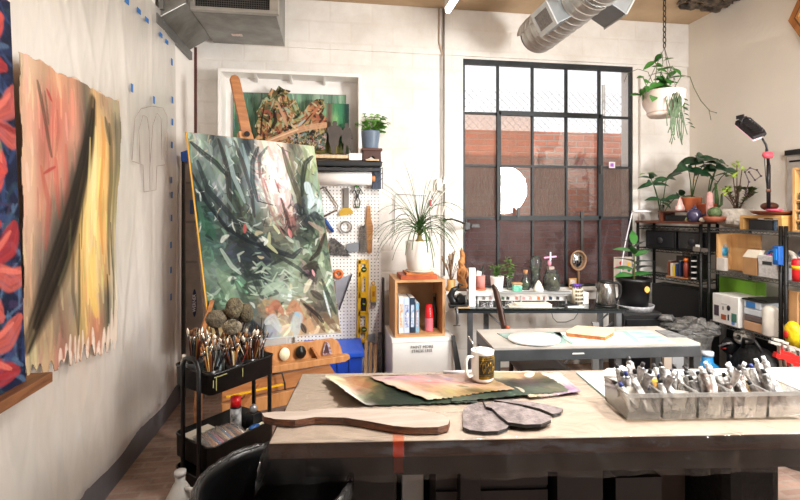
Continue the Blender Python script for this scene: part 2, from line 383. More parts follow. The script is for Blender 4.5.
for nm, ps in kinds.items():
    for p in ps:
        a, b, c, d = pane(*p); MB().box(((a+c)/2, fy, (b+d)/2), (c-a-.018, .004, d-b-.018)).build(nm, {'clear': G_clear, 'wired': G_wired, 'obscure': G_obs, 'dusty': G_dusty}[nm.split('_')[-1]], win)
m = MB().box(P(612, 165, Y=fy-.03), (.07, .003, .065)); s_ = m.one('window_sticker', mat('f4d8de', .5), 'small pink and white square sticker on the upper right clear pane', 'sticker')
q = MB().box(P(612, 165, Y=fy-.033), (.036, .003, .036)).build('sticker_centre', mat('9a5fc0', .5)); q.parent = s_; q.location = -s_.location
# outside
MB().b2((.2, 6.0, 0), (6.2, 6.2, 2.66)).struct('outside_brick_wall', M_brick)
MB().b2((.2, YB+.2, -.1), (6.2, 6.0, 0)).struct('outside_ground', mat('8a8078', .9))
m = MB(); z0, z1 = 2.60, 3.28
for k in range(-8, 46):
    x = 1.1+k*.105
    for s_ in (1, -1):
        a = Vector((x, 6.24, z0)); b = Vector((x+s_*(z1-z0), 6.24+.004*s_, z1)); m.bar(a, b, .0045, .0045)
fe = thing('chain_link_fence', 'galvanised chain link fence above the brick wall outside the window', 'fence', (3, 6.24, 2.6))
m.build('wire_mesh', mat('b0aeac', .5, .6), fe)
m = MB()
for x in (1.5, 3.9): MB().cyl((x, 6.27, 1.2), (x, 6.27, 3.4), .025).build('post', mat('9a9a98', .5, .6), fe)
# ------------------------------------------------------------------ left wall: plastic sheet and tape
px_ = XL+.03
rr = random.Random(2); fold = [(rr.uniform(.2, 3.9), rr.uniform(.2, 3), rr.uniform(-1, 1), rr.uniform(.01, .03), rr.uniform(-.006, .009)) for _ in range(110)]
def wr(y, z):
    d = 0
    for (fy_, fz, sl, wdt, am) in fold:
        t = (y-fy_)-(z-fz)*sl*.5
        if abs(t) < wdt*3 and abs(z-fz) < .7: d += am*math.exp(-(t/wdt)**2)*math.cos((z-fz)/.7*PI/2)
    return d
def sheet(u, v):
    y = .2+u*3.78; z = 3.05*(1-v)+.165*v
    out = 0
    return Vector((px_+.008*math.sin(y*9+z*2)*(.4+v)+wr(y, z)+out*(1-u*.6), y, z))
f_ = film('wall film', 'faf8f4', .5, .2, .3, bump=.15, bscale=4, bodycol='f6f1ea', wave=.12, stretch=(1, 3, .8))
MB().grid(sheet, 190, 130).one('plastic_sheet', f_, 'large translucent plastic sheet taped over the left wall', 'plastic sheet')
tp = mat('2c6cb0', .6); k = 0
pts = [(127,1,0),(139,11,0),(147,20,0),(161,35,0),(167,42,0)]+[(172,62,1),(172.5,100,1),(172.5,122,1),(172,145,1),(171.5,180,1),(172,195,1),(171.5,218,1),(171,245,1),(171,270,1),(171,297,1)]+[(132,88,1),(154,100,1)]
for x, y, vert in pts:
    X = px_+.012+(.012 if x < 160 and y > 60 else 0); p = P(x, y, X=X)
    MB(fr(p)).box((0,0,0), (.003, .03 if vert else .055, .05 if vert else .03)).one('tape_piece', tp, 'small piece of blue masking tape on the edge of the left wall plastic' if not (x < 160 and y > 60) else ('blue tape piece above the small outline drawing, nearer the big canvas' if x == 132 else 'blue tape piece directly on top of the outline drawing'), 'tape', 'blue tape along the plastic sheet' if not (x < 160 and y > 60) else None)
# faint garment-like outline drawing
dr = thing('outline_drawing', 'faint pencil outline drawing of a hanging shape under the plastic', 'drawing', P(150, 150, X=px_+.02))
def WL(pts, X=px_+.024): return [P(a, b, X=X) for a, b in pts]
MB().prism(WL([(132,150),(136,118),(142,112),(150,108),(158,109),(163,116),(165,140),(164,165),(157,166),(155,190),(144,192),(142,163),(133,160)], px_-.014), (.002,0,0)).build('paper', mat('d0c8c0', .7), dr)
gl = mat('b58a84', .8); m = MB()
for pts in ([(132,160),(135,118),(141,109),(152,106),(163,108),(167,116),(167,150),(165,165)], [(140,163),(139,130),(143,115),(147,117),(149,130),(150,163)], [(150,165),(153,125),(157,113),(161,118),(162,160)], [(144,192),(143,165),(132,161)], [(144,192),(156,190),(157,166),(165,165)], [(150,165),(150,190)]):
    m.tube(WL(pts), .0022, 4)
m.build('pencil_line', mat('9a8c86', .8), dr)
# ------------------------------------------------------------------ ledge, floral canvas, loose canvas
lg = P(40, 373.5, X=-1.13); MB().b2((XL+.002, .5, .905), (-1.11, 2.09, .945)).one('picture_ledge', mat('7a4e30', .5, h2='5b3820', scale=6, stretch=(8,1,8), bump=.2), 'brown wooden ledge on the left wall carrying the floral canvas', 'ledge', bevel=.003)
pt = Paint(170, 300, '2b3350')
pt.dabs(900, .16, .03, 1.2, 1.2, box=(0,0,1,1), cols=['1d2740','35456a','4b5f86','242b45','5a4a6a','6f86a0','3d5560'], a=.8)
rr = random.Random(11)
for cx, cy, r in [(.2,.06,.2),(.75,.12,.22),(.3,.24,.2),(.85,.32,.22),(.25,.42,.22),(.7,.5,.22),(.15,.6,.18),(.8,.68,.24),(.3,.76,.22),(.75,.88,.24),(.2,.94,.2),(.5,.62,.12)]:
    a0 = rr.uniform(0, 6)
    for k in range(6):
        a = a0+k*PI/3; dx, dy = math.cos(a)*r, math.sin(a)*r/pt.asp
        pt.line([(cx+dx*.15, cy+dy*.15), (cx+dx*.6-dy*.25, cy+dy*.6+dx*.1), (cx+dx, cy+dy)], r*.5, rr.choice(['c4534a','d8675a','b84a4c','cf7468']), .95, .2)
        pt.line([(cx+dx*.25, cy+dy*.25), (cx+dx*.85, cy+dy*.85)], r*.14, rr.choice(['e89080','8f3038']), .8)
    for k in range(4): pt.line([(cx-.02, cy), (cx+rr.uniform(-.05,.05), cy+rr.uniform(-.02,.02))], r*.18, rr.choice(['c8b86a','7f9a6a','dcc890']), .9)
    if rr.random() < .7: pt.line([(cx, cy), (cx+.05, cy+.06), (cx+.02, cy+.12)], .03, '6f9a78', .8)
pt.c = np.clip(pt.c,0,1)**1.3*.85
fl = thing('floral_canvas', 'canvas of coral red flowers on dark blue standing on the wooden ledge', 'painting', (-1.17, 1.6, .945))
def ff(u, v): return Vector((-1.172+.022*v, 1.02+u*(.912+.055*v), 2.37-v*1.423))
painted('painted_face', pt, lambda u, v: ff(u, v)+Vector((.003,0,0)), fl)
m = MB(); a = [ff(0,0), ff(1,0), ff(1,1), ff(0,1)]; m.prism(a, (-.03,0,0)); m.build('stretcher', mat('7a3c48', .7), fl)
def patch(c4, n=None):
    a, b, c, d = c4
    return lambda u, v: (a*(1-u)+b*u)*(1-v)+(d*(1-u)+c*u)*v
cX = XL+.06
c4 = [P(13, 45, X=cX), P(116, 98, X=cX), P(115, 349, X=cX), P(19, 383, X=cX)]
pt = Paint(190, 400, 'e0c0a0').cells(['d8b490 c09870 d89a68 c88a60 6a5840 d0a860 b89868 a89878','dca884 b8785a cf6a48 d0825a 54483a e8bc60 c8a868 6a6048','d8a484 c0583e c85a40 d08a68 4a4034 f0cc70 dcac48 7a7050','d4a888 b85c40 d07a58 9a7050 5a4c38 f4dc88 e8bc50 8a7c50','d8ac8c c87858 c88868 5a4a38 d8b860 f6e090 ecc04c a8985c','dab090 cc8464 6a5640 5a5038 f0cc60 f4d878 e0b040 b0a468','d0a888 9a7458 4a4032 a88850 e8c458 f0d078 e4b440 c8b888','c8a080 54483a 6a5840 b89850 ecc050 ecd088 c8a048 cfc0a0','c09870 4a4034 a08058 a89868 e8b83c e8cc80 b8903c d8ccb0','b09068 7a6a48 8a6a48 908870 dcb040 d8b870 5a5030 e0d0b8','b8a070 a08858 8a6048 a89060 c8a848 c87840 5a5438 e0d0b8','c4ac80 c0a070 a85c38 b07850 b8884c b86838 c8a078 e4d4c0'])
pt.c = pt.c*.82+.18*np.array(srgb('e4d4c4')); pt.dabs(500, .22, .022, PI/2, .06, jit=.22, a=.5, bend=.02)
for pts, wd, c, a in [([(.13,.08),(.2,.18),(.27,.3)],.05,'4c4a34',.7),([(.2,.1),(.24,.2)],.03,'6a6448',.7),([(.22,.09),(.27,.12)],.035,'c02818',.9),([(.2,.36),(.3,.33)],.03,'b81c14',.9),([(.17,.34),(.25,.45),(.22,.6)],.06,'c04430',.5),([(.3,.3),(.33,.5)],.05,'c83c28',.5),([(.38,.25),(.4,.55)],.05,'cc4c34',.4),
    ([(.66,.06),(.60,.22),(.5,.4),(.4,.54),(.28,.68),(.16,.8),(.04,.9)],.28,'40362a',.97),([(.66,.1),(.56,.3),(.44,.5),(.3,.66),(.12,.84)],.17,'2a221b',.9),([(.42,.5),(.4,.62),(.3,.72)],.03,'6a6a48',.6),
    ([(.78,.1),(.8,.2),(.78,.4),(.8,.62)],.05,'dc9c20',.8),([(.86,.12),(.88,.35),(.86,.7)],.06,'686044',.8),([(.82,.1),(.86,.2)],.05,'5a543c',.8),([(.94,.12),(.93,.4),(.94,.8)],.04,'8a8460',.7),([(.9,.5),(.92,.7),(.9,.92)],.035,'4a4630',.8),
    ([(.52,.55),(.5,.8),(.49,.9)],.05,'5c5c50',.8),([(.44,.6),(.42,.75),(.5,.92)],.05,'7a5a3c',.7),([(.62,.2),(.64,.5),(.62,.8)],.05,'f4dc90',.7),([(.7,.15),(.72,.55)],.05,'f8e8a8',.6),([(.7,.6),(.66,.75),(.7,.85)],.1,'f2cc40',.7),
    ([(.56,.42),(.55,.6)],.025,'54503a',.8),([(.66,.62),(.72,.76)],.08,'ecd070',.6),([(.83,.7),(.82,.9)],.03,'3c3c28',.8)]:
    pt.line(pts, wd, c, a, .5)
for k in range(26): x = .3+.7*k/26; pt.line([(x, 1), (x+.02*math.sin(k*3), .93+.04*math.sin(k*1.7)-(.06 if x > .8 else 0))], .035, 'ead8c8', .9, .3)
for k in range(9): pt.line([(0,.0+k*.001),(1,.012)], .02, 'e0c8b0', .4)
uu, vv = pt.uu, pt.vv
top = .012+.004*np.sin(uu*23)+.003*np.sin(uu*61+1); bot = 1-np.clip((.02+.03*np.sin(uu*17+2)*np.sin(uu*41)+.02*np.sin(uu*90)), .003, 1)
mk = (vv > top) & (vv < bot) & (uu > .01+.006*np.sin(vv*30)) & (uu < .99-.008*np.sin(vv*37))
fp = patch(c4)
pt.c = np.clip(pt.c,0,1)**1.3*.93; pt.c = pt.c*.8+.2*pt.c.mean(2, keepdims=True)
painted('loose_canvas', pt, lambda u, v: fp(u, v)+Vector((.012+.008*math.sin(u*14+v*3)+.01*math.sin(v*9)*u, 0, 0)), mask=mk, solid=.003, label='unstretched canvas with a dark diagonal stroke between orange and yellow, pinned on the left wall', cat='painting', key='paint')
# ------------------------------------------------------------------ metal air box on the ceiling, top left
gal = mat('9a9a96', .38, .75, h2='7e7c78', scale=5, bump=.15)
gal2 = mat('8a8a86', .4, .7, h2='66645f', scale=4, bump=.2)
hv = thing('ventilation_box', 'galvanised sheet metal air box with a black grille in the top left corner', 'ventilation box', (-.77, 4.2, 3.14))
m = MB(); m.b2((-1.06, 3.85, 3.14), (-.42, YB-.03, ZC-.005)); m.build('box_body', gal, hv, bevel=.006)
m = MB().b2((-1.10, 3.80, 3.142), (-.40, 3.85, 3.17)).b2((-.47, 3.80, 3.17), (-.40, 3.85, 3.59)).b2((-1.10, 3.80, 3.17), (-1.03, 3.85, 3.59)); m.build('box_rim', mat('b2b0aa', .4, .6), hv, bevel=.004)
m = MB().b2((-1.035, 3.835, 3.165), (-.465, 3.848, 3.59)); g = m.build('grille', mat('141414', .6), hv)
m = MB()
for k in range(33): x = -1.03+k*.0175; m.box((x, 3.83, 3.375), (.0022, .004, .41))
for k in range(24): m.box((-.75, 3.828, 3.175+k*.0175), (.56, .004, .0022))
m.build('grille_wire', mat('6a6864', .5, .5), g)
m = MB(); pr = [Vector((XL+.015, 3.62, 2.985)), Vector((-1.06, 3.7, 3.14)), Vector((-1.06, 3.7, ZC-.01)), Vector((XL+.015, 3.62, ZC-.01))]; m.prism(pr, (0, .72, 0)); m.build('side_duct', gal2, hv, bevel=.006)
m = MB().b2((XL+.014, 3.55, 2.93), (XL+.04, 4.4, 3.0)).b2((-1.22, 3.6, 3.05), (-1.19, 3.7, 3.59)); m.build('flange', mat('7a7a78', .45, .7), hv)
MB().box(P(237, 35, Z=3.137), (.09, .05, .003)).build('maker_sticker', mat('e8e0da', .5, h2='d0a8a0', scale=60), hv)
# ------------------------------------------------------------------ round spiral duct
dx_, dz_, dr_ = 1.84, 3.17, .168
sd = thing('spiral_duct', 'round galvanised spiral duct with two side outlets under the ceiling', 'duct', (dx_, 2.8, dz_-dr_))
def circ(y, r, n=32): return [Vector((dx_+math.cos(2*PI*j/n)*r, y, dz_+math.sin(2*PI*j/n)*r)) for j in range(n)]
m = MB(); n = 40; ys = []; y = 4.0
prof = []
while y > 1.2: prof += [(y, dr_), (y-.078, dr_), (y-.083, dr_+.0045), (y-.088, dr_+.0045)]; y -= .093
vs = [p for y, r in prof for p in circ(y, r, n)]
vs = [Vector((v.x, v.y+.05*math.atan2(v.z-dz_, v.x-dx_)/PI, v.z)) for v in vs]
m.add(vs, [(i*n+j, i*n+(j+1) % n, (i+1)*n+(j+1) % n, (i+1)*n+j) for i in range(len(prof)-1) for j in range(n)], False)
spm = mat('bdbab4', .34, .6, h2='9c978e', scale=3, stretch=(1,6,1), bump=.05); m.build('duct_pipe', spm, sd)
m = MB(); m.add(circ(3.985, dr_-.004, n), [list(range(n))]); m.build('end_cap', mat('7d7a74', .4, .7), sd)
for nm, a, yy in (('side_outlet', 208, 3.36), ('side_outlet', -30, 3.12)):
    t = math.radians(a); M = Matrix.Translation((dx_, yy, dz_)) @ Matrix.Rotation(-t, 4, 'Y')
    m = MB(M).b2((dr_-.04, -.13, -.09), (dr_+.10, .13, .09)); o = m.build(nm, mat('86898a', .4, .6), sd, bevel=.004)
    MB(M).b2((dr_+.10, -.10, -.06), (dr_+.104, .10, .06)).build('outlet_grille', mat('77706a', .5, h2='5a544e', scale=80), o)
    MB(M).b2((dr_+.098, -.135, -.095), (dr_+.108, -.10, .095)).b2((dr_+.098, .10, -.095), (dr_+.108, .135, .095)).b2((dr_+.098, -.10, -.095), (dr_+.108, .10, -.06)).b2((dr_+.098, -.10, .06), (dr_+.108, .10, .095)).build('outlet_flange', mat('b4b4b2', .4, .4), o)
for yy in (3.0, 1.9): m = MB(); m.tube([Vector((dx_+math.cos(k*PI/12)*(dr_+.003), yy, dz_+math.sin(k*PI/12)*(dr_+.003))) for k in range(25)], .006, 6); m.cyl((dx_, yy, dz_+dr_), (dx_, yy, ZC), .006); m.build('hanger_strap', gal2, sd)
# ceiling tube light
tl = thing('tube_light', 'white glowing tube light running along the ceiling', 'ceiling light', (1.12, 3.5, 3.5))
a = P(448, 10, Z=3.5); b = a+Vector((.03, -1.3, 0))
MB().bar(a+Vector((0,0,.055)), b+Vector((0,0,.055)), .07, .09).build('light_housing', mat('e8e6e2', .4), tl)
MB().cyl(a+Vector((0,.0,-.005)), b+Vector((0,0,-.005)), .028).build('light_tube', mat('fffaf2', .4, emit=7), tl)
# conduits on the back wall
cd = thing('conduit_pipe', 'thin vertical electrical conduit with a junction box on the white wall left of the window', 'conduit', (1.114, YB-.02, .9))
c1 = P(443.5, 30, Y=YB-.03).x; z_ = lambda y: P(443, y, Y=YB-.03).z
gm = mat('8e8982', .45, .4)
MB().tube([(c1, YB-.04, ZC-.01), (c1, YB-.04, 3.2), (c1, YB-.04, z_(176)), (c1-.03, YB-.04, z_(186))], .011, 10).build('pipe', gm, cd)
MB().tube([(c1+.005, YB-.035, z_(184)), (c1+.005, YB-.035, .95)], .010, 10).build('pipe', mat('8d8a84', .5, .4), cd)
MB().tube([(c1-.045, YB-.035, ZC-.01), (c1-.045, YB-.035, 3.25), (c1-.005, YB-.04, 3.12)], .008, 8).build('pipe', mat('c0a890', .5), cd)
MB().box(P(439, 185, Y=YB-.03), (.06, .05, .12)).build('junction_box', mat('c9c5bd', .5, .2), cd, bevel=.006)
cc = MB().tube([P(x, y, Y=YB-.08) for x, y in ((437,180),(434,186),(435,193),(440,196),(446,190),(448,196),(444,208),(441,218),(438,214),(440,200),(436,190))], .007, 8)
cc.one('looped_cable', mat('d8d0c4', .5), 'pale cord looped over the junction box on the wall', 'cord')
MB().box(P(430.5, 203, Y=YB-.012), (.02, .015, .06)).one('wall_marker', mat('b03a48', .5), 'small dark red marker fixed on the wall over the long-leaved plant', 'marker')
MB().tube([P(x, y, Y=YB-.02) for x, y in ((394,233),(395,196),(396,194),(428,196),(432,236))], .004, 6).one('acrylic_panel_frame', film('panel edge', 'd8d8d8', .5, .3, .1, bodycol='a0a0a0'), 'faint clear panel outline on the wall behind the long-leaved plant', 'panel')
# swing arm
sw = thing('swing_arm_clamp', 'black swing arm with a clamp head in front of the lower left window', 'clamp arm', P(444, 220, Y=YB-.1))
MB().tube([P(444, 220, Y=YB-.04), P(452, 219, Y=YB-.12), P(461, 222, Y=YB-.16), P(466, 225, Y=YB-.18)], .009, 8).build('arm', mat('1c1a19', .45), sw)
MB().ball(P(444.5, 220, Y=YB-.05), .02, 10).build('joint', mat('151413', .45), sw)
MB().box(P(467, 226, Y=YB-.19), (.055, .05, .075)).box(P(475, 226, Y=YB-.19), (.09, .04, .04)).cyl(P(466, 231, Y=YB-.19), P(466, 219, Y=YB-.19), .012).build('clamp_head', mat('1d1b1a', .4, h2='403c3a', scale=30), sw, bevel=.006)
# ================================================================== BACK WALL, LEFT HALF: alcove frame with paintings
wh = mat('f4f1ec', .55, var=.04); wood = mat('c08a52', .5, h2='9c6a3a', scale=5, stretch=(1.5,1.5,12), bump=.1); ply = mat('d6ab78', .55, h2='bf9260', scale=6, stretch=(1,1,8))
pale = mat('e0c49c', .6, h2='cba97c', scale=6, stretch=(8,1,1)); blk = mat('141414', .45, h2='202020'); steel = mat('8f9294', .35, .8, h2='74777a')
al = thing('wall_shelf_frame', 'shallow white open shelf frame high on the wall holding the forest pictures', 'shelf', (-.35, 4.45, 2.07))
x0, x1, zt, zb = -.985, .29, 2.86, 2.075
MB().b2((x0, 4.36, zt-.03), (x1, YB-.002, zt)).build('top_board', wh, al, bevel=.003)
MB().b2((x0, 4.36, zb), (x0+.03, YB-.002, zt-.03)).build('side_board', wh, al, bevel=.003)
MB().b2((x1-.03, 4.36, zb), (x1, YB-.002, zt-.03)).build('side_board', wh, al, bevel=.003)
MB().b2((x0+.03, 4.34, zb), (x1-.03, YB-.002, zb+.03)).build('bottom_board', pale, al)
MB().b2((x0+.03, YB-.012, zb+.03), (x1-.03, YB-.002, zt-.03)).build('back_panel', wh, al)
for px in (254, 289, 323):
    p = P(px, 76, Y=4.4); x = p.x; MB().prism([(x, 4.37, zt-.03), (x, YB-.02, zt-.03), (x, YB-.02, zt-.07)], (.02, 0, 0)).build('bracket', wh, al)
# rear forest canvas
def flat(c4, pt, T, th=.02, part='painted_face', side='4a4238', **k):
    a, b, c, d = [Vector(q) for q in c4]; n = (b-a).cross(d-a).normalized()
    if n.y > 0 and abs(n.y) > .2: n = -n
    f = patch((a, b, c, d)); painted(part, pt, lambda u, v: f(u, v)+n*.002, T, **k)
    MB().prism([a, b, c, d], -n*th).build('stretcher', mat(side, .7), T)
pt = Paint(210, 110, '5f8064').cells(['6a8a78 52705c 7a9884 486450 6f9078 8aa892 587a60 9ab49c 6a8a74 7fa088','5a8068 6a9078 4a6a58 5f8468 7a9a80 4f7258 6a8a6c 88a890 5a5a48 4f8a6c','4a7058 5a8068 3f5c4a 56805f 6a8c6a 446a50 608464 3f8060 6a6048 3a7a5a','466a50 4f7458 5a6a48 4a6a4c 6a7048 3f5f48 5a7050 2f6a4c 3a6a50 2a6048','8a6a38 7a6838 9a7038 8a6030 7a5a30 6a5830 5a6038 5a5a30 4a5a38 3a5038'])
pt.dabs(420, .16, .012, PI/2, .08, jit=.4, a=.6, bend=.03, cols=None)
pt.dabs(60, .25, .01, PI/2, .03, cols=['3a4038','a8c0a0','4a3a3a','7a9ab0'], a=.6, bend=.02)
bp_ = lambda x, y, Y=4.50: P(x, y, Y=Y)
T = thing('forest_canvas', 'wide green forest painting at the back of the white wall frame', 'painting', (-.35, 4.53, zb+.03))
flat([bp_(233, 92, 4.53), bp_(346, 95, 4.53), bp_(346, 153, 4.53), bp_(233, 153, 4.53)], pt, T)
pt = Paint(90, 110, '3f7a58').cells(['4f8a68 7aa884 6a5a4c 4f8a60 3a7a58 204038','3f7a58 6a9a70 6a5048 7aa870 3f8058 1a3a30','4a8060 8aac78 5a4a40 6a9a60 2f6a4c 1c3c30','3a6048 5a7a4c 4a4438 4a7a50 2f6848 1a3a2c','7a6a30 6a6a38 5a5a30 7a7038 5a5a30 303a20'])
pt.dabs(160, .16, .03, PI/2, .08, jit=.35, a=.6, bend=.03)
T = thing('small_forest_canvas', 'smaller darker green forest canvas behind the two grey figure silhouettes', 'painting', (.1, 4.48, zb+.03))
flat([bp_(315, 103, 4.46), bp_(349, 104, 4.46), bp_(349, 154, 4.46), bp_(315, 153, 4.46)], pt, T)
# cut-out painting of an uprooted tree
pt = Paint(240, 190, '7a6a40').cells(['5a5a38 6a6a40 7a6038 5a6040 8a7a48 4a5a40','8a8048 a88a50 c08a50 a0a058 c07a40 7a6a40','7a7a48 3a3c30 c08a60 a87a48 d0a068 8a5a38','9a9a58 8a7040 b09050 d0a070 c08a50 b08a58','c8a060 a8763c c89868 4a5a58 3a4440 6a7a68','a87838 9a6a30 946430 3a4440 4a5a50 54583c'])
pt.dabs(520, .10, .03, 0, 2, jit=.4, a=.9, box=(0,0,1,1), cols=['141812','1a1e18','1f241e','2a3028','161616','c8b068','d8a868','a8c0a0','7a8a4c','e0c090','8a4a30','5a7a5a','b87a40','dcc8a0','c0603c','90a860'])
for pts, wd, c in [([(.32,.25),(.4,.45),(.46,.62)],.045,'d8a880'),([(.36,.25),(.44,.42),(.5,.6)],.02,'7a3a34'),([(.3,.2),(.4,.12),(.48,.14)],.03,'5a6a3a'),([(.28,.4),(.3,.55),(.24,.66)],.05,'1c201c'),([(.15,.3),(.12,.5),(.1,.75)],.025,'20241f'),([(.62,.62),(.78,.46),(.9,.3)],.05,'c8804a'),([(.66,.6),(.8,.42)],.02,'2a2a26'),([(.6,.62),(.7,.52)],.03,'a8c8c8')]: pt.line(pts, wd, c, .95, .15)
for pts, wd, c in [([(-.02,.98),(.2,.86),(.5,.72),(.75,.64),(.98,.6)],.075,'d8a87c'),([(.0,.95),(.3,.8),(.6,.67)],.02,'ecc8a0'),([(.02,1),(.3,.88),(.55,.78)],.018,'a06a44'),([(0,.92),(.01,1.0)],.08,'a04a28'),([(.55,.86),(.56,1.0)],.05,'26302c'),([(.56,.8),(.7,.74)],.04,'7a9a98')]: pt.line(pts, wd, c, 1, .15, taper=False)
pt.dabs(160, .05, .014, .5, 2, jit=.4, a=.9, box=(.52,.74,1,1), cols=['2a302c','5a7a80','8aa0a0','c8a0a0','6a7a50','d0b080','1a1e1c'])
outl = [(-.0,.98),(.0,.84),(.06,.76),(.02,.62),(.07,.5),(.04,.4),(.1,.3),(.12,.2),(.2,.14),(.24,.04),(.3,.08),(.34,.0),(.4,.05),(.5,.08),(.44,.14),(.5,.22),(.56,.2),(.6,.32),(.64,.4),(.7,.36),(.76,.26),(.86,.2),(.95,.2),(.97,.32),(.93,.42),(1,.5),(1,.72),(.97,.98),(.6,1.0),(.3,1.0)]
pt.c = np.clip(pt.c,0,1)**1.3; pt.c = pt.c*.75+.25*pt.c.mean(2, keepdims=True)
T = thing('cutout_tree_painting', 'jagged cut-out painting of an uprooted tree and its fallen trunk in the white frame', 'painting', (-.35, 4.4, zb+.03))
f = patch([bp_(253, 85, 4.40), bp_(327, 86, 4.40), bp_(327, 151, 4.40), bp_(253, 151, 4.40)])
painted('painted_face', pt, lambda u, v: f(u, v), T, mask=poly_mask(240, 190, outl), solid=.012)
# the dark backs of the figures, and the figures themselves: flat grey silhouettes
def silhouette(pts, x, y, Y, hpx, label, grp=None):
    s = hpx; q = [P(x+a*s, y-b*s, Y=Y) for a, b in pts]
    return MB().prism(q, (0, .006, 0)).one('figure_silhouette', mat('544c46', .7, h2='48413c'), label, 'figure silhouette', grp)
man = [(-.05,0),(.1,0),(.04,.05),(.05,.25),(.12,.3),(.14,.5),(.16,.55),(.24,.62),(.24,.72),(.19,.82),(.06,.87),(.08,.93),(.06,1),(-.03,1),(-.07,.93),(-.05,.87),(-.2,.82),(-.22,.66),(-.17,.6),(-.17,.4),(-.12,.25),(-.07,.05)]
silhouette(man, 334.5, 155, 4.385, 34, 'grey standing figure silhouette with folded arms, wider of the pair')
wom = [(-.12,0),(.0,0),(-.04,.05),(-.02,.3),(.02,.3),(.12,.08),(.16,.08),(.12,.35),(.12,.5),(.17,.5),(.14,.75),(.1,.84),(.04,.87),(.05,.95),(.02,1),(-.05,1),(-.08,.93),(-.05,.87),(-.12,.82),(-.17,.6),(-.15,.4),(-.1,.35),(-.12,.1)]
silhouette(wom, 347, 155, 4.39, 32, 'slimmer paler grey walking figure silhouette, right of the folded-arms one')
MB().b2(P(349, 160, Y=4.33), P(361.5, 154.5, Y=4.42)).one('small_white_box', wh, 'small white box at the right end of the shelf under the silhouettes', 'box', bevel=.002)
# black rail, paper roll
rl = thing('paper_roll_holder', 'black rail with a roll of white paper under the wall shelf frame', 'paper roll', (.1, 4.4, 1.85))
MB().b2((-.12, 4.30, 2.0), (.475, 4.46, 2.05)).build('rail', mat('26282b', .4), rl, bevel=.01)
MB().b2((-.12, 4.33, 1.962), (.47, 4.5, 1.985)).build('lower_rail', mat('33363a', .4), rl)
MB().cyl((-.2, 4.42, 1.895), (.385, 4.42, 1.895), .062, n=28).build('roll', mat('f0ece6', .7, var=.03), rl)
MB().cyl((.385, 4.42, 1.895), (.42, 4.42, 1.895), .028, n=20).build('roll_core', mat('c88a58', .7), rl)
m = MB()
for z in (2.0, 1.95, 1.9, 1.85): m.bar((.43, 4.4, z), (.49, 4.4, z+.05), .006, .006)
for x in (.445, .49): m.bar((x, 4.4, 1.8), (x, 4.4, 2.0), .006, .006)
m.build('wire_bracket', mat('3a4048', .4, .4), rl)
MB().b2((.40, 4.44, 1.8), (.48, 4.5, 2.0)).build('holder_end', mat('4a5568', .5), rl)
bs = thing('pot_stand', 'small dark brown arched stand under the blue-grey pot', 'stand', P(371, 160, Y=4.38))
p0 = P(371.5, 160, Y=4.38); zt_ = P(371, 149, Y=4.38).z; z0_ = 2.05
MB().box((p0.x, 4.38, zt_-.012), (.19, .14, .024)).build('stand_top', mat('5a3428', .5), bs, bevel=.004)
ar = [(p0.x-.085, z0_), (p0.x-.04, z0_), (p0.x-.035, z0_+.03), (p0.x, z0_+.05), (p0.x+.035, z0_+.03), (p0.x+.04, z0_), (p0.x+.085, z0_), (p0.x+.08, zt_-.024), (p0.x-.08, zt_-.024)]
MB().prism([(x, 4.32, z) for x, z in ar], (0, .11, 0)).build('stand_body', mat('4a2a22', .5), bs)
MB().box((p0.x, 4.33, z0_+.008), (.12, .1, .014)).build('stand_base', pale, bs)
def pot(T, c, r, h, m, top=1.0, rim=.006, soil=True, name='pot', ns=28, belly=None):
    c = Vector(c); pr = [(r*.001, 0), (r*top*.8, 0), (r*top*.82, .004)] if not belly else [(.001, 0), (r*.7, 0), (r*.9, h*.15), (r*belly, h*.45)]
    if not belly: pr = [(.001, 0), (r*.78, 0), (r*.82, h*.05), (r*.97, h*.85)]
    pr += [(r, h*.9), (r, h), (r-rim, h), (r-rim, h*.85), (.001, h*.84)]
    o = MB().lathe(c, pr, ns).build(name, m, T)
    if soil: MB().lathe(c, [(r-rim-.001, h*.8), (r-rim-.001, h*.86), (.001, h*.88)], ns).build('soil', mat('3a2a20', .95, bump=.6), T)
    return o
G1 = mat('4f8a2c', .45, h2='3a6e22', scale=20); G2 = mat('2c5a26', .4, h2='1e4420', scale=15); G3 = mat('6fa83c', .45, h2='55902c', scale=20); stem = mat('6a7a3a', .6)
T = thing('potted_fern', 'blue-grey pot with a bright leafy plant beside the white wall frame', 'potted plant', (p0.x, 4.38, zt_))
pot(T, (p0.x-.008, 4.38, zt_), .088, .165, mat('68788a', .4))
m = MB(); ms = MB(); rr = random.Random(3)
for k in range(20):
    a = rr.uniform(-.3, .7) if k < 7 else rr.uniform(0, 6); tilt = rr.uniform(.3, 1.0); b0 = Vector((p0.x-.008, 4.38, zt_+.14))
    dr0 = Vector((math.cos(a)*tilt, math.sin(a)*tilt*.6, 1)).normalized(); L = rr.uniform(.12, .24); pts = [b0+dr0*L*t-Vector((0,0,.08*t*t*tilt)) for t in (0,.3,.6,.85,1)]
    ms.tube(pts, .003, 5)
    for t in range(1, 5):
        for sgn in (1, -1): m.leaf(pts[t], Vector((math.cos(a+sgn*1.1), math.sin(a+sgn*1.1), .2)), rr.uniform(.055, .09), .04, .5, 4, .25, (0,-.6,.8))
ms.build('stem', stem, T); m.build('leaves', G3, T)
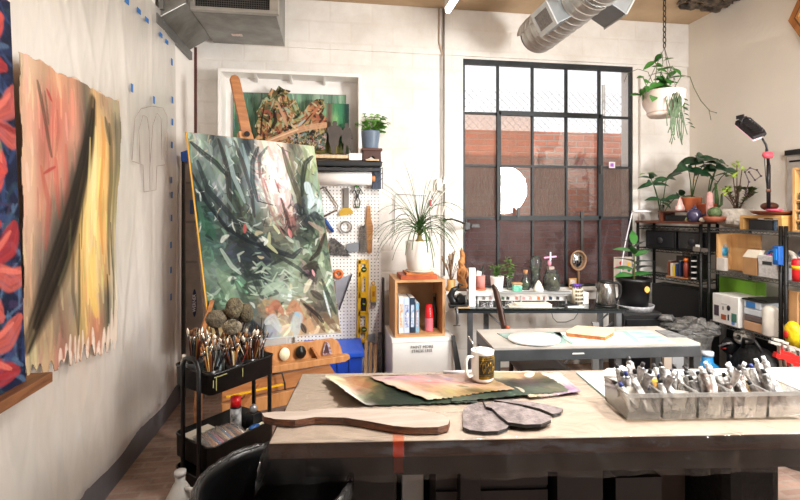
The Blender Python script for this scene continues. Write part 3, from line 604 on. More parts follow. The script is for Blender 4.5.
# ------------------------------------------------------------------ pegboard
pgm = bpy.data.materials.new('pegboard'); pgm.use_nodes = True; nt = pgm.node_tree; N = nt.nodes.new; L_ = nt.links.new; bb = nt.nodes['Principled BSDF']
tc = N('ShaderNodeTexCoord'); vm = N('ShaderNodeVectorMath'); vm.operation = 'SCALE'; vm.inputs['Scale'].default_value = 1/.033; L_(tc.outputs['Object'], vm.inputs[0])
vf = N('ShaderNodeVectorMath'); vf.operation = 'FRACTION'; L_(vm.outputs[0], vf.inputs[0]); vs_ = N('ShaderNodeVectorMath'); vs_.operation = 'SUBTRACT'; vs_.inputs[1].default_value = (.5,.5,.5); L_(vf.outputs[0], vs_.inputs[0])
vu = N('ShaderNodeVectorMath'); vu.operation = 'MULTIPLY'; vu.inputs[1].default_value = (1,0,1); L_(vs_.outputs[0], vu.inputs[0]); vl = N('ShaderNodeVectorMath'); vl.operation = 'LENGTH'; L_(vu.outputs[0], vl.inputs[0])
gt = N('ShaderNodeMath'); gt.operation = 'LESS_THAN'; gt.inputs[1].default_value = .17; L_(vl.outputs['Value'], gt.inputs[0]); mx = N('ShaderNodeMix'); mx.data_type = 'RGBA'; L_(gt.outputs[0], mx.inputs[0])
mx.inputs[6].default_value = (*srgb('f6f4f0'), 1); mx.inputs[7].default_value = (*srgb('57534f'), 1); L_(mx.outputs[2], bb.inputs['Base Color']); bb.inputs['Roughness'].default_value = .5
YP = 4.53
pb = MB().b2(P(295, 346, Y=YP), P(381, 184, Y=YP+.02)).one('pegboard', pgm, 'white perforated pegboard hung with tools', 'pegboard')
MB().b2(P(365, 372, Y=YP+.022), P(381, 184, Y=YB)).b2(P(295, 190, Y=YP+.022), P(381, 184, Y=YB)).struct('trim_6', wh)
Yt = YP-.028
def W(pts, Y=Yt): return [P(a, b, Y=Y) for a, b in pts]
T = thing('coping_saw', 'coping saw with a bent steel frame and blue handle at the pegboard left edge', 'saw', P(330, 232, Y=Yt))
MB().tube(W([(320,189),(325,187),(338,206),(337,210),(323,217)]), .007, 8).build('saw_frame', mat('7a6a58', .35, .7), T)
MB().tube(W([(321,190),(324,217)]), .0025, 6).build('blade', steel, T)
MB().tube(W([(324,218),(327,223),(333,232)]), [.012,.02,.016], 10).build('handle', mat('1f4a8c', .4), T)
T = thing('wall_scraper', 'scraper with a grey handle and yellow blade hanging on the pegboard', 'scraper', P(346, 214, Y=Yt))
MB().prism(W([(343.5,188),(349,188),(349,208),(343.5,208)]), (0,.018,0)).build('handle', mat('7d7872', .5), T, bevel=.004)
MB().prism(W([(343,208),(350,208),(353,211),(353,214),(339,216),(339,212)]), (0,.012,0)).build('blade', mat('c8a238', .4, .2), T)
T = thing('pliers', 'steel pliers with green grip tips hanging on the pegboard', 'pliers', P(357, 210, Y=Yt))
MB().tube(W([(355,190),(357,196),(355,202),(356,208)]), .006, 7).tube(W([(360,190),(358,196),(360,202),(359,208)]), .006, 7).cyl(P(357.5,196,Y=Yt-.01), P(357.5,196,Y=Yt+.01), .014).build('jaws', mat('4a4a48', .35, .7), T)
MB().tube(W([(355,186),(354,190),(352,193)]), .006, 7).tube(W([(358,186),(361,190),(363,194)]), .006, 7).build('spring_arm', steel, T)
MB().ball(P(357,186.5,Y=Yt), .013, 8).build('grip', mat('3fae3a', .4), T); MB().ball(P(357.5,207,Y=Yt), .010, 8).build('grip', mat('3fae3a', .4), T)
def ring(cx, cy, r, t, m, nm, lab, cat, n=28):
    c = P(cx, cy, Y=Yt-.005); return MB().tube([c+Vector((math.cos(2*PI*k/n)*r, 0, math.sin(2*PI*k/n)*r)) for k in range(n+1)], t, 8, caps=False).one(nm, m, lab, cat)
ring(346, 227, .052, .008, mat('8e8a84', .4, .5), 'steel_ring', 'grey metal ring hanging on the pegboard below the scraper', 'ring')
ring(338.5, 274, .034, .014, mat('e0783a', .45), 'orange_tape_roll', 'small orange roll hanging on the pegboard beside the easel painting', 'tape roll')
T = thing('wire_brush', 'wooden handled wire brush hanging on the pegboard', 'brush', P(367, 254, Y=Yt))
MB().prism(W([(367,206),(370.5,206),(371,218),(373,226),(372,252),(369,254),(367,250),(366,222)]), (0,.02,0)).build('handle', wood, T, bevel=.004)
m = MB(); rr = random.Random(4)
for i in range(6):
    for j in range(22): p = P(366.5-i*1.1, 226+j*1.22, Y=Yt+.003*(j % 4)); m.bar(p, p+Vector((-.014+rr.uniform(-.004,.004), rr.uniform(-.03,0), rr.uniform(-.004,.004))), .005, .005)
m.prism(W([(360.5,226),(366.5,225),(366.5,252),(360,253)]), (0,.014,0)); m.build('bristles', mat('8f8880', .7, h2='6a645e', scale=60), T)
MB().tube(W([(369,206),(369,201),(370,200)]), .003, 6).build('hanging_loop', steel, T)
MB().prism(W([(331,237),(351,256),(330,255)]), (0,.012,0)).prism(W([(329,241),(334,238),(345,247),(341,253),(330,254)], Yt-.01), (0,.01,0)).one('speed_square', mat('2c2a29', .5, h2='6e6a66', scale=50), 'black triangular marking tool on the pegboard beside the painting edge', 'square')
MB().prism(W([(347,244),(359,242),(359,251),(349,253),(346,249)]), (0,.03,0)).one('small_grey_box', mat('8a8f96', .5), 'small grey box shape clipped left of the wire brush', 'box', bevel=.003)
T = thing('bevel_blade', 'steel blade tool with a dark edge hanging beside the easel painting', 'blade tool', P(341, 308, Y=Yt))
MB().prism(W([(335,281),(352,274),(339,309),(336,300)]), (0,.01,0)).build('blade', mat('b8bcc6', .3, .5), T)
MB().bar(P(352,274,Y=Yt-.01), P(339,310,Y=Yt-.01), .012, .012).build('dark_edge', mat('3a3a40', .4), T)
T = thing('spirit_level', 'long yellow spirit level hanging upright on the pegboard', 'spirit level', P(363, 343, Y=Yt))
yl = mat('e8b41c', .4, var=.08); q = lambda x, y, dy=0: P(x, y, Y=Yt+dy)
m = MB(); m.prism(W([(358.5,259.5),(361,259.5),(360.2,343),(356.5,343)]), (0,.02,0)); m.prism(W([(365.5,260),(369,260),(368.5,343),(364.8,343)]), (0,.02,0))
for y0_, y1_ in ((260,264),(272,277),(292,298),(311,316),(327,333),(339,343)): m.prism(W([(359,y0_),(368.6,y0_),(368,y1_),(358,y1_)]), (0,.02,0))
m.prism(W([(360,277),(363,277),(362,292),(359.4,292)]), (0,.01,0)); m.build('level_body', yl, T, bevel=.002)
for y in (269.5, 304, 329.5): MB().cyl(q(364,y,-.006), q(364,y,.02), .026 if y != 304 else .02, n=20).build('vial_housing', mat('1d1d1b', .4), T); MB().bar(q(362.6,y,-.009), q(365.6,y,-.009), .008, .01).build('vial', mat('b8d83a', .2), T)
MB().prism(W([(361.5,298),(366,298),(367,304),(366,311),(361.5,311),(360.5,304)]), (0,.024,0)).build('hand_hole_trim', mat('252422', .4), T)
T = thing('utility_knife', 'small yellow folding tool with a ring hanging right of the spirit level', 'knife', P(373, 305, Y=Yt))
MB().prism(W([(370.5,286),(376.5,286),(376.5,302),(370.5,302)]), (0,.015,0)).build('knife_body', yl, T, bevel=.004)
MB().box(q(373.5,304), (.05,.018,.03)).build('knife_end', mat('8c8880', .4, .5), T, bevel=.003)
c = q(373.5, 283.5); MB().tube([c+Vector((math.cos(k*PI/8)*.014, 0, math.sin(k*PI/8)*.02)) for k in range(17)], .004, 6, caps=False).build('ring', yl, T)
m = MB().box(q(373.5, 294, -.003), (.022, .003, .05)); m.build('knife_mark', mat('c47a20', .5), T)
MB().prism(W([(367,335),(375,333),(375,342),(366,342)]), (0,.012,0)).one('grey_scraper_card', mat('9aa0a6', .4, .3), 'small grey metal card at the pegboard bottom edge', 'scraper card')
# blue bin, leaning strips, dark boards
T = thing('blue_storage_bin', 'blue plastic storage bin on the floor under the pegboard', 'storage bin', (.1, 4.15, 0))
blu = mat('1747b8', .4, var=.1)
MB().prism([(-.22,4.04,0),(.275,4.04,0),(.275,4.45,0),(-.22,4.45,0)], (0,0,.36)).build('bin_body', blu, T, bevel=.01)
m = MB().b2((-.24,4.01,.345), (.29,4.47,.385)); 
m.build('bin_rim', mat('1f55cc', .4), T, bevel=.006)
for x in (-.13,-.03,.07,.17): MB().b2((x-.008, 4.028, .03), (x+.008, 4.042, .33)).build('bin_rib', blu, T)
lw = mat('d8b080', .6, h2='c09460', scale=8, stretch=(1,1,6))
for k, (xa, xb, mt, lb) in enumerate([(.315,.34,lw,'pale wooden strip leaning right beside the blue bin'),(.36,.385,mat('b88a58',.6),'browner wooden strip leaning second from the blue bin'),(.405,.43,lw,'pale wooden strip leaning next to the perforated metal strip')]):
    MB().bar((xa, 4.3, .005), (xb, 4.46, .36-.02*k), .028, .014, up=(0,1,.2)).one('wooden_strip', mt, lb, 'wood strip')
m = MB().bar((.455, 4.4, .004), (.475, 4.52, .42), .03, .01, up=(0,1,.2))
m.one('perforated_metal_strip', mat('8a8c8c', .4, .6, h2='4a4a4a', scale=40), 'grey perforated metal strip leaning beside the wooden strips', 'metal strip')
MB().prism([(.497,4.53,0),(.503,4.44,0),(.512,4.44,0),(.512,4.53,.0)], (.0,.0,.95)).one('dark_board', mat('2a2826', .5), 'dark narrow board leaning on the wall left of the white box', 'board')
# ------------------------------------------------------------------ white box, crate and their contents
T = thing('white_box', 'white box with two lines of small black lettering under the wooden crate', 'box', (.79, 4.1, 0))
MB().b2((.52, 3.93, 0), (1.06, 4.42, .50)).build('box_body', mat('f6f5f2', .5, var=.02), T, bevel=.006)
MB().b2((.515, 3.925, .475), (1.065, 4.425, .508)).build('box_lid', mat('f4f2ee', .5, var=.02), T, bevel=.004)
MX = Matrix.Translation(P(422, 349, Y=3.922)) @ Matrix.Rotation(PI/2, 4, 'X')
text('box_lettering', 'PAINT MORE\nSTRESS LESS', .034, MX, mat('23232a', .5), T)
T = thing('wooden_crate', 'open wooden crate with books and cups standing on the white box', 'crate', (.77, 4.1, .508))
zc0, zc1, xa, xb = .508, 1.0, .548, .985; cw_ = mat('c89868', .55, h2='b08050', scale=6, stretch=(1,6,1)); cin = mat('c09468', .6, h2='ac8054', scale=5)
MB().b2((xa, 3.97, zc0), (xa+.022, 4.36, zc1)).build('side_panel', cw_, T); MB().b2((xb-.022, 3.97, zc0), (xb, 4.36, zc1)).build('side_panel', cw_, T)
MB().b2((xa+.022, 3.97, zc1-.022), (xb-.022, 4.36, zc1)).build('top_panel', cw_, T); MB().b2((xa+.022, 3.97, zc0), (xb-.022, 4.36, zc0+.022)).build('bottom_panel', cw_, T); MB().b2((xa+.022, 4.35, zc0+.022), (xb-.022, 4.36, zc1-.022)).build('back_panel', cin, T)
zf = zc0+.0225; Yc = 4.03
for k, (l, r, t, c, lb, sp) in enumerate([(398.8,403.6,297,'ece8e4','white book with an orange and blue spine, leftmost in the crate','d07a3a'),(404,409.4,298,'c8d8ec','wide pale blue book second from left in the crate','3a6ab8'),(410,415,298,'26384c','dark-edged blue book standing third in the crate','6a9ad0'),(415.6,419.2,303,'88b4cc','short light blue book right of the dark-edged one','b84a50')]):
    a = P(l, t, Y=Yc); b = P(r, t, Y=Yc); T = thing('book', lb, 'book', ((a.x+b.x)/2, Yc, zf), group='books in the wooden crate')
    MB().b2((a.x, Yc, zf), (b.x, Yc+.2, a.z)).build('cover', mat(c, .4, var=.05), T, bevel=.002)
    MB().b2((a.x+.004, Yc+.01, a.z-.002), (b.x-.004, Yc+.195, a.z+.001)).build('pages', mat('f0ece0', .7), T)
    MB().b2((a.x+.008, Yc-.001, zf+.05), (b.x-.008, Yc+.001, a.z-.06)).build('spine_print', mat(sp, .5, h2='e8e4e0', scale=45), T)
cup = [(.001,0),(.026,0),(.034,.085),(.037,.088),(.036,.092),(.031,.09),(.001,.085)]
pc = P(429, 334, Y=4.08)
T = thing('pink_paper_cups', 'stack of pink cups in the crate, below the red cups', 'cups', (pc.x, 4.08, zf))
m = MB(); m.lathe((pc.x, 4.08, zf), [(.001,0),(.037,0)]+[(.037+.0025*(k % 2), .012*k+.004) for k in range(1, 10)]+[(.036,.118),(.001,.118)], 24); m.build('cup_stack', mat('e07a86', .4), T)
T = thing('red_cup', 'red paper cups with small white dots upside down on the pink stack', 'cups', (pc.x, 4.08, zf+.12))
MB().lathe((pc.x, 4.08, zf+.1185), [(.001,0),(.04,0),(.04,.004),(.027,.115),(.001,.115)], 24).build('cup_body', mat('d81c24', .35), T)
for k in range(4): MB().ball((pc.x+.004, 4.08-.037+.0028*k, zf+.135+.022*k), .0035, 6).build('white_dot', mat('f0e8e4', .5), T)
b = P(434.5, 334, Y=4.2); T = thing('dark_bottle', 'dark glass bottle in the shadow at the right of the crate', 'bottle', (b.x, 4.2, zf))
MB().lathe((b.x, 4.2, zf), [(.001,0),(.032,0),(.032,.14),(.014,.2),(.014,.28),(.001,.28)], 20).build('bottle_body', mat('3a3028', .2), T); MB().lathe((b.x, 4.2, zf+.28), [(.001,0),(.018,0),(.018,.025),(.001,.025)], 14).build('bottle_cap', mat('7a6a50', .4), T)
# orange books under the plant
T = thing('orange_book', 'flat orange-brown book on the crate, lower of the two', 'book', (.76, 4.1, 1.0), group=None)
a = P(401, 279, Y=3.98); b = P(440, 279, Y=3.98)
MB().b2((a.x, 3.99, 1.0), (b.x-.02, 4.24, 1.036)).build('cover', mat('b85a2c', .5, h2='984420', scale=9), T, bevel=.003)
T = thing('orange_book', 'brighter orange book lying on the lower orange one under the plant pot', 'book', (.77, 4.1, 1.036))
MB().b2((a.x+.05, 4.0, 1.0365), (b.x-.045, 4.22, 1.058)).build('cover', mat('cc7a34', .5, h2='b0602a', scale=9), T, bevel=.003)
T = thing('ponytail_palm', 'long thin-leaved plant in a tall white pot on the orange books', 'potted plant', (.77, 4.1, 1.058))
c = Vector((P(419.5, 270, Y=4.1).x, 4.1, 1.0585))
MB().lathe(c, [(.001,0),(.12,0),(.122,.012),(.10,.013),(.001,.012)], 30).build('saucer', mat('cfc2b0', .5), T)
MB().lathe(c+Vector((0,0,.008)), [(.001,0),(.095,0),(.112,.03),(.122,.12),(.124,.25),(.12,.262),(.112,.262),(.112,.23),(.001,.23)], 32).build('pot', mat('efe9df', .3, var=.03, coat=.4), T)
MB().lathe(c+Vector((0,0,.24)), [(.11,0),(.05,.012),(.022,.05),(.014,.12),(.001,.13)], 14).build('trunk', mat('8a7a48', .8), T)
m = MB(); rr = random.Random(8)
for k in range(78):
    a = rr.uniform(0, 2*PI); el = rr.uniform(.2, 1.5); L = rr.uniform(.34, .60); b0 = c+Vector((0,0,.30+rr.uniform(0,.1)))
    d = Vector((math.cos(a)*math.cos(el), math.sin(a)*math.cos(el)*.7, math.sin(el))); pts = []; q_ = b0.copy(); dd = d.copy()
    for s_ in range(9): pts.append(q_.copy()); q_ = q_+dd*L/8; dd = (dd-Vector((0,0,.30 if el < 1.1 else .14))).normalized()
    ok = [p for p in pts if p.y < YB-.05 and p.z > 1.06]
    if len(ok) > 4: m.tube(ok, [.0075*(1-.7*i/len(ok)) for i in range(len(ok))], 4, flat=.4)
for k in range(26):
    a = rr.uniform(0, 2*PI); m.leaf(c+Vector((0,0,.32+k*.004)), (math.cos(a)*.35, math.sin(a)*.35, 1), .12, .016, .1, 4)
m.build('leaves', mat('46682e', .5, h2='2c4a20', scale=10), T)
# ================================================================== DESK under the window, camera side parallel
glass_top = film('glass top', '8fa39c', .18, .5, .03, bodycol='5a6460')
rzD = -A
def L2(xc, d, z): return cf(xc, d, z)
def dpx(px, D, z=None, py=None): return cf((px-400)/F*D, D, z if z is not None else H-(py-210)/F*D)
DM = fr(cf(0, 4.0, 0), rzD)                       # local frame: x right, y away, z up ; x=0 on the camera axis
def X4(px, dy=0): return (px-400)/F*(4.0+dy)
T = thing('glass_desk', 'glass topped work desk with steel legs under the window', 'desk', cf(1.3, 4.2, 0))
xl, xr = X4(455), X4(629)
def ybk(x): # keep clear of the back wall
    w_ = Vector(cf(x, 4.0, 0)); return (YB-.06-w_.y)/ca
m = MB(DM); m.prism([(xl,0,.748),(xr,0,.748),(xr-.1,.44,.748),(xl+.02,.42,.748)], (0,0,.012)); m.build('glass_top', glass_top, T)
fm = mat('8c9094', .35, .7, h2='6c7074'); MB(DM).b2((xl+.01,.03,.715), (xr-.01,.06,.747)).b2((xl+.01,.36,.715), (xr-.01,.39,.747)).build('frame', mat('3c4246', .4, .5), T)
for px, dy in ((470,.05),(618,.05),(486,.36),(600,.36)):
    x = X4(px, dy); MB(DM).b2((x-.022, dy-.02, 0), (x+.022, dy+.02, .715)).build('leg', fm, T)
for a, b in (((X4(612),.08,.70), (X4(560),.3,.18)), ((X4(618),.1,.62), (X4(566),.3,.12)), ((X4(490),.2,.7), (X4(530),.3,.38))): MB(DM).bar(a, b, .035, .012).build('brace', fm, T)
zD = .7605
# white bench along the wall
T = thing('white_bench', 'low white shelf box on the glass desk carrying the plants and jars', 'shelf', cf(.85, 4.3, .7605))
xa, xb = X4(474,.18), X4(571,.18)
MB(DM).b2((xa, .16, .84), (xb, .40, .872)).build('bench_top', mat('eceae6', .5), T, bevel=.004)
MB(DM).b2((xa, .2, .79), (xb, .215, .84)).build('bench_front', mat('f0eeea', .5), T)
MB(DM).b2((X4(494,.16), .12, .865), (X4(571,.14), .17, .88)).build('bench_edge', mat('b0b2b2', .35, .5), T)
for px in (478, 498, 521, 545, 566): x = X4(px,.2); MB(DM).b2((x-.006, .19, .7605), (x+.006, .39, .84)).build('bench_foot', mat('d8dad8', .4), T)
rr = random.Random(6)
for px, c in ((477,'55504c'),(484,'8a8680'),(491,'c8a8a4'),(503,'4a6a50'),(508,'3a3a3c'),(517,'c88a80'),(524,'d8a0a0'),(531,'e0b0a8'),(539,'e07a30'),(545,'b8302c'),(551,'2c3c5a'),(558,'3a3a3a')):
    x = X4(px,.19); MB(DM).prism([(x-.014,.199,.8),(x+.012,.199,.798),(x+.014,.199,.822),(x-.010,.199,.828)], (0,-.004,0)).build('coloured_print', mat(c, .5), T)
T = thing('window_ledge_box', 'white low box standing right of the bench beside the kettle', 'box', cf(1.6,4.3,.7605))
m = MB(DM).b2((X4(572,.22), .2, .7605), (X4(588,.22), .34, .862)); m.build('box_body', mat('f0eeea', .5), T, bevel=.003)
MB(DM).b2((X4(576,.2)-.01, .197, .79), (X4(584,.2), .1995, .835)).build('box_print', mat('b8bcc4', .5, h2='6a7078', scale=60), T)
# items under and on the bench
def at(px, dy, z): return (X4(px, dy), dy, z)
def dthing(n, l, c, px, dy, z, g=None): return thing(n, l, c, DM @ Vector(at(px, dy, z)), group=g)
T = dthing('paper_stack', 'pale flat stack of paper on the glass desk behind the chair', 'paper', 535, .1, zD)
for k in range(4): MB(DM).box((X4(532)+.01*k, .09, zD+.004+.007*k), (.36-.02*k, .12, .006), .03*k-.05).build('paper_sheet', mat(['e8e0cc','f0ece4','d8ccb0','ece4d4'][k], .6), T)
T = dthing('white_notebook', 'white notebook lying in front of the brush cup on the desk', 'notebook', 580, .04, zD); MB(DM).box((X4(577), .06, zD+.008), (.14, .08, .014)).build('cover', mat('e4e4e0', .5), T, bevel=.002); MB(DM).box((X4(573), .07, zD+.019), (.14, .06, .006), .2).build('dark_strip', mat('22242a', .4), T)
zB = .8725; T = dthing('white_card_block', 'tall narrow white card block standing at the left end of the desk', 'block', 472, .1, zD)
a = DM @ Vector(at(472,.1,0)); MB(DM).b2((X4(469,.1), .09, zD), (X4(475.5,.1), .13, P(472, 268, D=4.1).z)).build('block', mat('e4e8ea', .5), T)
# pink planter
T = dthing('pink_planter', 'pink ridged planter on an orange saucer holding two dark spiky leaves', 'potted plant', 481, .28, zB)
c = DM @ Vector(at(480.5,.28,zB)); MB().lathe(c, [(.001,0),(.05,0),(.052,.014),(.001,.014)], 22).build('saucer', mat('c8683c', .6), T)
MB().lathe(c+Vector((0,0,.0145)), [(.001,0),(.04,0),(.043,.12),(.038,.12),(.038,.11),(.001,.11)], 22).build('pot', mat('c8857c', .6, stretch=(30,30,1), bump=.2), T)
m = MB()
for d_, L in (((-.6,-.1,.9),.17),((.3,.1,1),.14),((-.1,.1,1),.08),((.6,0,.8),.10)): m.leaf(c+Vector((0,0,.12)), d_, L, .028, .1, 5)
m.build('leaves', mat('1e3024', .4), T); MB().prism([c+Vector((-.045,-.02,.13)), c+Vector((.0,-.02,.13)), c+Vector((.005,-.02,.17)), c+Vector((-.04,-.02,.18))], (0,.003,0)).build('plant_tag', mat('ece8e0', .5), T)
def bushy(c, T, n, h, spread, m_, leafL, leafW, seed, stems=5, base=0, flat_=1, lift=.3):
    rr = random.Random(seed); ms = MB(); ml = MB()
    for k in range(stems):
        a = 2*PI*k/stems+rr.uniform(-.4,.4); t = rr.uniform(.2,1); pts = [c+Vector((math.cos(a)*spread*t*s*s, math.sin(a)*spread*flat_*t*s*s, base+h*s*rr.uniform(.9,1.05))) for s in (0,.3,.6,1)]
        ms.tube(pts, .0025, 5)
        for j in range(n):
            s = .25+.75*j/n; i = min(2, int(s*3)); p = pts[i].lerp(pts[i+1], s*3-i); aa = rr.uniform(0, 2*PI)
            ml.leaf(p, (math.cos(aa), math.sin(aa), lift+rr.uniform(-.2,.4)), leafL*rr.uniform(.7,1.2), leafW, .5, 4)
    ms.build('stem', mat('5f7038', .6), T); ml.build('leaves', m_, T)
T = dthing('white_pot_plant', 'small white pot with a dark green plant on the bench', 'potted plant', 497, .28, zB)
c = DM @ Vector(at(497,.28,zB)); pot(T, c, .062, .125, mat('f4f2ee', .35)); bushy(c, T, 9, .13, .09, G1, .05, .022, 21, 7, .1)
T = dthing('glass_vase_plant', 'clear glass of water with a light green leafy cutting on the bench', 'plant cutting', 509, .30, zB)
c = DM @ Vector(at(509.5,.31,zB)); glass = film('thin glass', 'f0f6f4', .06, .5, .03, bodycol='c8d4d0')
MB().lathe(c, [(.001,0),(.03,0),(.034,.03),(.032,.1),(.035,.11)], 18).build('glass', glass, T); bushy(c, T, 9, .27, .07, G3, .06, .028, 22, 4, .03)
T = dthing('green_jar', 'small green jar with a wooden lid on the bench', 'jar', 517, .22, zB)
c = DM @ Vector(at(517,.22,zB)); MB(fr(c,rzD)).box((0,0,.03), (.086,.06,.06)).build('jar_body', mat('4fa088', .25, h2='8ad0b4', scale=40), T, bevel=.012); MB(fr(c,rzD)).box((0,0,.069), (.09,.064,.015)).build('lid', mat('c09060', .5), T, bevel=.005)
T = dthing('cork_bottle', 'glass bottle with a cork and green moss inside', 'bottle', 525, .29, zB)
c = DM @ Vector(at(525.5,.29,zB)); MB().lathe(c, [(.001,0),(.036,0),(.042,.02),(.042,.075),(.02,.12),(.016,.15)], 20).build('glass', glass, T)
MB().lathe(c+Vector((0,0,.14)), [(.001,0),(.015,0),(.022,.04),(.001,.04)], 14).build('cork', mat('b8865a', .8), T); MB().ball(c+Vector((0,0,.04)), (.034,.034,.035), 10, .25, 3).build('moss', mat('4a5c30', .9, bump=.6), T)
T = dthing('cloche_terrarium', 'round glass bowl terrarium with green plants behind the cork bottle', 'terrarium', 534, .34, zB)
c = DM @ Vector(at(535.5,.355,zB)); MB().lathe(c, [(.001,0),(.035,0),(.043,.04),(.045,.09),(.042,.14),(.035,.16),(.052,.2),(.05,.27),(.03,.3),(.001,.305)], 22).build('glass', glass, T); bushy(c, T, 6, .15, .05, mat('5a7a48', .5), .04, .02, 23, 5, .06); MB().ball(c+Vector((0,0,.045)), (.033,.033,.04), 12, .1, 4).build('soil', mat('3a2c20', .9), T)
T = dthing('white_rock', 'pointed white rock in front of the jar terrarium', 'rock', 538, .2, zB)
c = DM @ Vector(at(538.5,.2,zB)); MB().lathe(c, [(.001,0),(.052,0),(.048,.02),(.036,.05),(.02,.08),(.008,.095),(.001,.1)], 7, sq=(1,.6)).build('rock', mat('ece2d0', .7, bump=.5, scale=20), T)
T = dthing('jar_terrarium', 'wide glass jar terrarium full of dark moss next to the mirror', 'terrarium', 551, .27, zB)
c = DM @ Vector(at(551.5,.27,zB)); MB().lathe(c, [(.001,0),(.065,0),(.074,.02),(.074,.12),(.06,.15),(.05,.16),(.058,.17),(.056,.185),(.001,.19)], 26).build('glass', glass, T)
MB().lathe(c, [(.001,.004),(.06,.004),(.066,.03),(.066,.07),(.04,.1),(.001,.11)], 22).build('moss', mat('3c3424', .95, h2='5c5434', scale=30, bump=.8), T); bushy(c, T, 5, .08, .05, mat('6a6a34', .5), .03, .02, 24, 6, .07)
T = dthing('pink_dragonfly_figure', 'small pink and white crossed figure on top of the jar terrarium', 'ornament', 547, .27, zB+.1905)
c = c+Vector((-.01,0,.19)); MB().box(c+Vector((0,0,.0125)), (.05,.05,.025)).build('lid', mat('9a8a80', .4), T); MB().ball(c+Vector((-.01,0,.055)), (.02,.018,.03), 10).build('body', mat('c88a9a', .5), T); MB().bar(c+Vector((-.06,0,.105)), c+Vector((.055,0,.115)), .014, .012).build('wing', mat('f0a8d0', .4), T); MB().bar(c+Vector((-.0,0,.08)), c+Vector((.0,0,.155)), .01, .01).build('wing', mat('f4f0f4', .4), T)
# on the window sill
zS = WZ0
T = thing('round_mirror', 'small round wood-rimmed mirror on the window sill', 'mirror', P(578, 285, Y=4.52))
c = P(578.5, 260.5, Y=4.55); rr = random.Random(1)
MB().tube([c+Vector((math.cos(k*PI/14)*.083*(1+.05*rr.uniform(-1,1)), 0, math.sin(k*PI/14)*.098)) for k in range(29)], .009, 8).build('mirror_rim', mat('b08a68', .6), T)
MB(fr(c, 0, Matrix.Rotation(PI/2, 4, 'X'))).lathe((0,0,-.004), [(.001,0),(.08,0),(.08,.004),(.001,.004)], 30, sq=(1,1.15)).build('mirror_glass', mat('d8dce0', .04, 1, var=.02), T)
MB().bar(c+Vector((0,.0,-.09)), (c.x, 4.545, zS), .02, .012).build('mirror_stand', mat('8a6a4c', .6), T)
T = thing('small_picture_frame', 'small light wooden frame leaning in front of the round mirror', 'picture frame', P(573, 286, Y=4.5))
q0 = P(569, 285, Y=4.5); w_ = .078; h_ = .1; q0.z = zS+.001
for a, b in (((0,0),(w_,.01)),((0,h_-.01),(w_,h_)),((0,.01),(.01,h_-.01)),((w_-.01,.01),(w_,h_-.01))): MB().b2((q0.x+a[0],4.49,q0.z+a[1]), (q0.x+b[0],4.505,q0.z+b[1])).build('frame_bar', mat('d8a860', .5), T)
MB().b2((q0.x+.01,4.495,q0.z+.01), (q0.x+w_-.01,4.5,q0.z+h_-.01)).build('picture', mat('ece4dc', .5, h2='c8a098', scale=60), T)
T = thing('dotted_card', 'beige card with coloured dots at the right end of the window sill', 'card', P(623, 288, Y=4.5))
a = P(614, 258, Y=4.50); b = P(632, 288, Y=4.50); MB().b2((a.x,4.50,zS+.001), (b.x,4.508,a.z+.01)).build('card', mat('b8a898', .6), T)
for x, y, c in ((621,263,'a82430'),(629,264,'d8a820'),(623,268,'2a3a6a'),(629,270,'2a6a4a'),(621,273,'2a8aa8'),(617,267,'e07aa0')): p = P(x, y, Y=4.498); MB().cyl(p, p+Vector((0,-.002,0)), .019, n=18).build('dot', mat(c, .4), T)
T = thing('clip_lamp', 'thin white curved wire lamp at the right edge of the window', 'lamp', P(622, 285, Y=4.4)); wl = mat('f0ecf0', .4)
MB().tube([P(x, y, Y=4.42) for x, y in ((621,280),(622,262),(626,240),(630,222),(632,213),(640,211))], .006, 8).build('wire', wl, T)
MB().lathe(P(641, 212, Y=4.42), [(.001,.0),(.10,0),(.10,.012),(.06,.018),(.001,.02)], 26, sq=(1,.7)).build('lamp_head', wl, T); MB().box(P(621, 282, Y=4.42), (.025,.03,.05)).build('clip', wl, T)
# brush cup, kettle, vase, sculpture, black vice
T = dthing('lattice_brush_cup', 'cream lattice cup holding brushes with purple tops beside the kettle', 'cup', 578, .1, zD)
c = DM @ Vector(at(577.5,.12,zD)); MB().lathe(c, [(.001,0),(.042,0),(.045,.155),(.039,.155),(.038,.02),(.001,.02)], 22).build('cup', mat('e8dcc0', .5), T)
for i in range(4):
    for j in range(5):
        a = -PI/2-.75+j*.36; p = c+Vector((math.cos(a)*.044, math.sin(a)*.044, .03+i*.034)); MB(fr(p, a)).box((0,0,0), (.004,.011,.02)).build('lattice_hole', mat('3c3634', .8), T)
for k, (dx, cl) in enumerate(((-.03,'4a2a8a'),(-.005,'6a3ab0'),(.02,'38206a'),(.035,'2a2a30'),(-.045,'222228'))):
    MB().tube([c+Vector((dx*.4,0,.05)), c+Vector((dx,0,.17))], .004, 5).ball(c+Vector((dx*1.1,0,.18)), (.024,.016,.014), 8).build('brush', mat(cl, .5), T)
T = dthing('kettle', 'brushed steel electric kettle with a black handle at the right of the desk', 'kettle', 607, .12, zD)
c = DM @ Vector(at(606,.12,zD)); st = mat('b4b2ae', .25, .95, h2='8e8c88', scale=3, stretch=(6,6,.5))
MB().lathe(c, [(.001,0),(.088,0),(.09,.012),(.001,.014)], 30).build('kettle_base', mat('151515', .4), T)
MB().lathe(c, [(.001,.0145),(.082,.0145),(.086,.03),(.078,.12),(.068,.2),(.06,.205),(.001,.206)], 34).build('kettle_body', st, T)
MB().lathe(c, [(.001,.2065),(.062,.2065),(.05,.222),(.02,.228),(.001,.229)], 26).build('kettle_lid', mat('1a1a1a', .35), T)
MB(fr(c, rzD)).tube([(.06,0,.2),(.10,0,.205),(.125,0,.18),(.128,0,.12),(.115,0,.07),(.08,0,.045)], .012, 10).build('kettle_handle', mat('171717', .4), T)
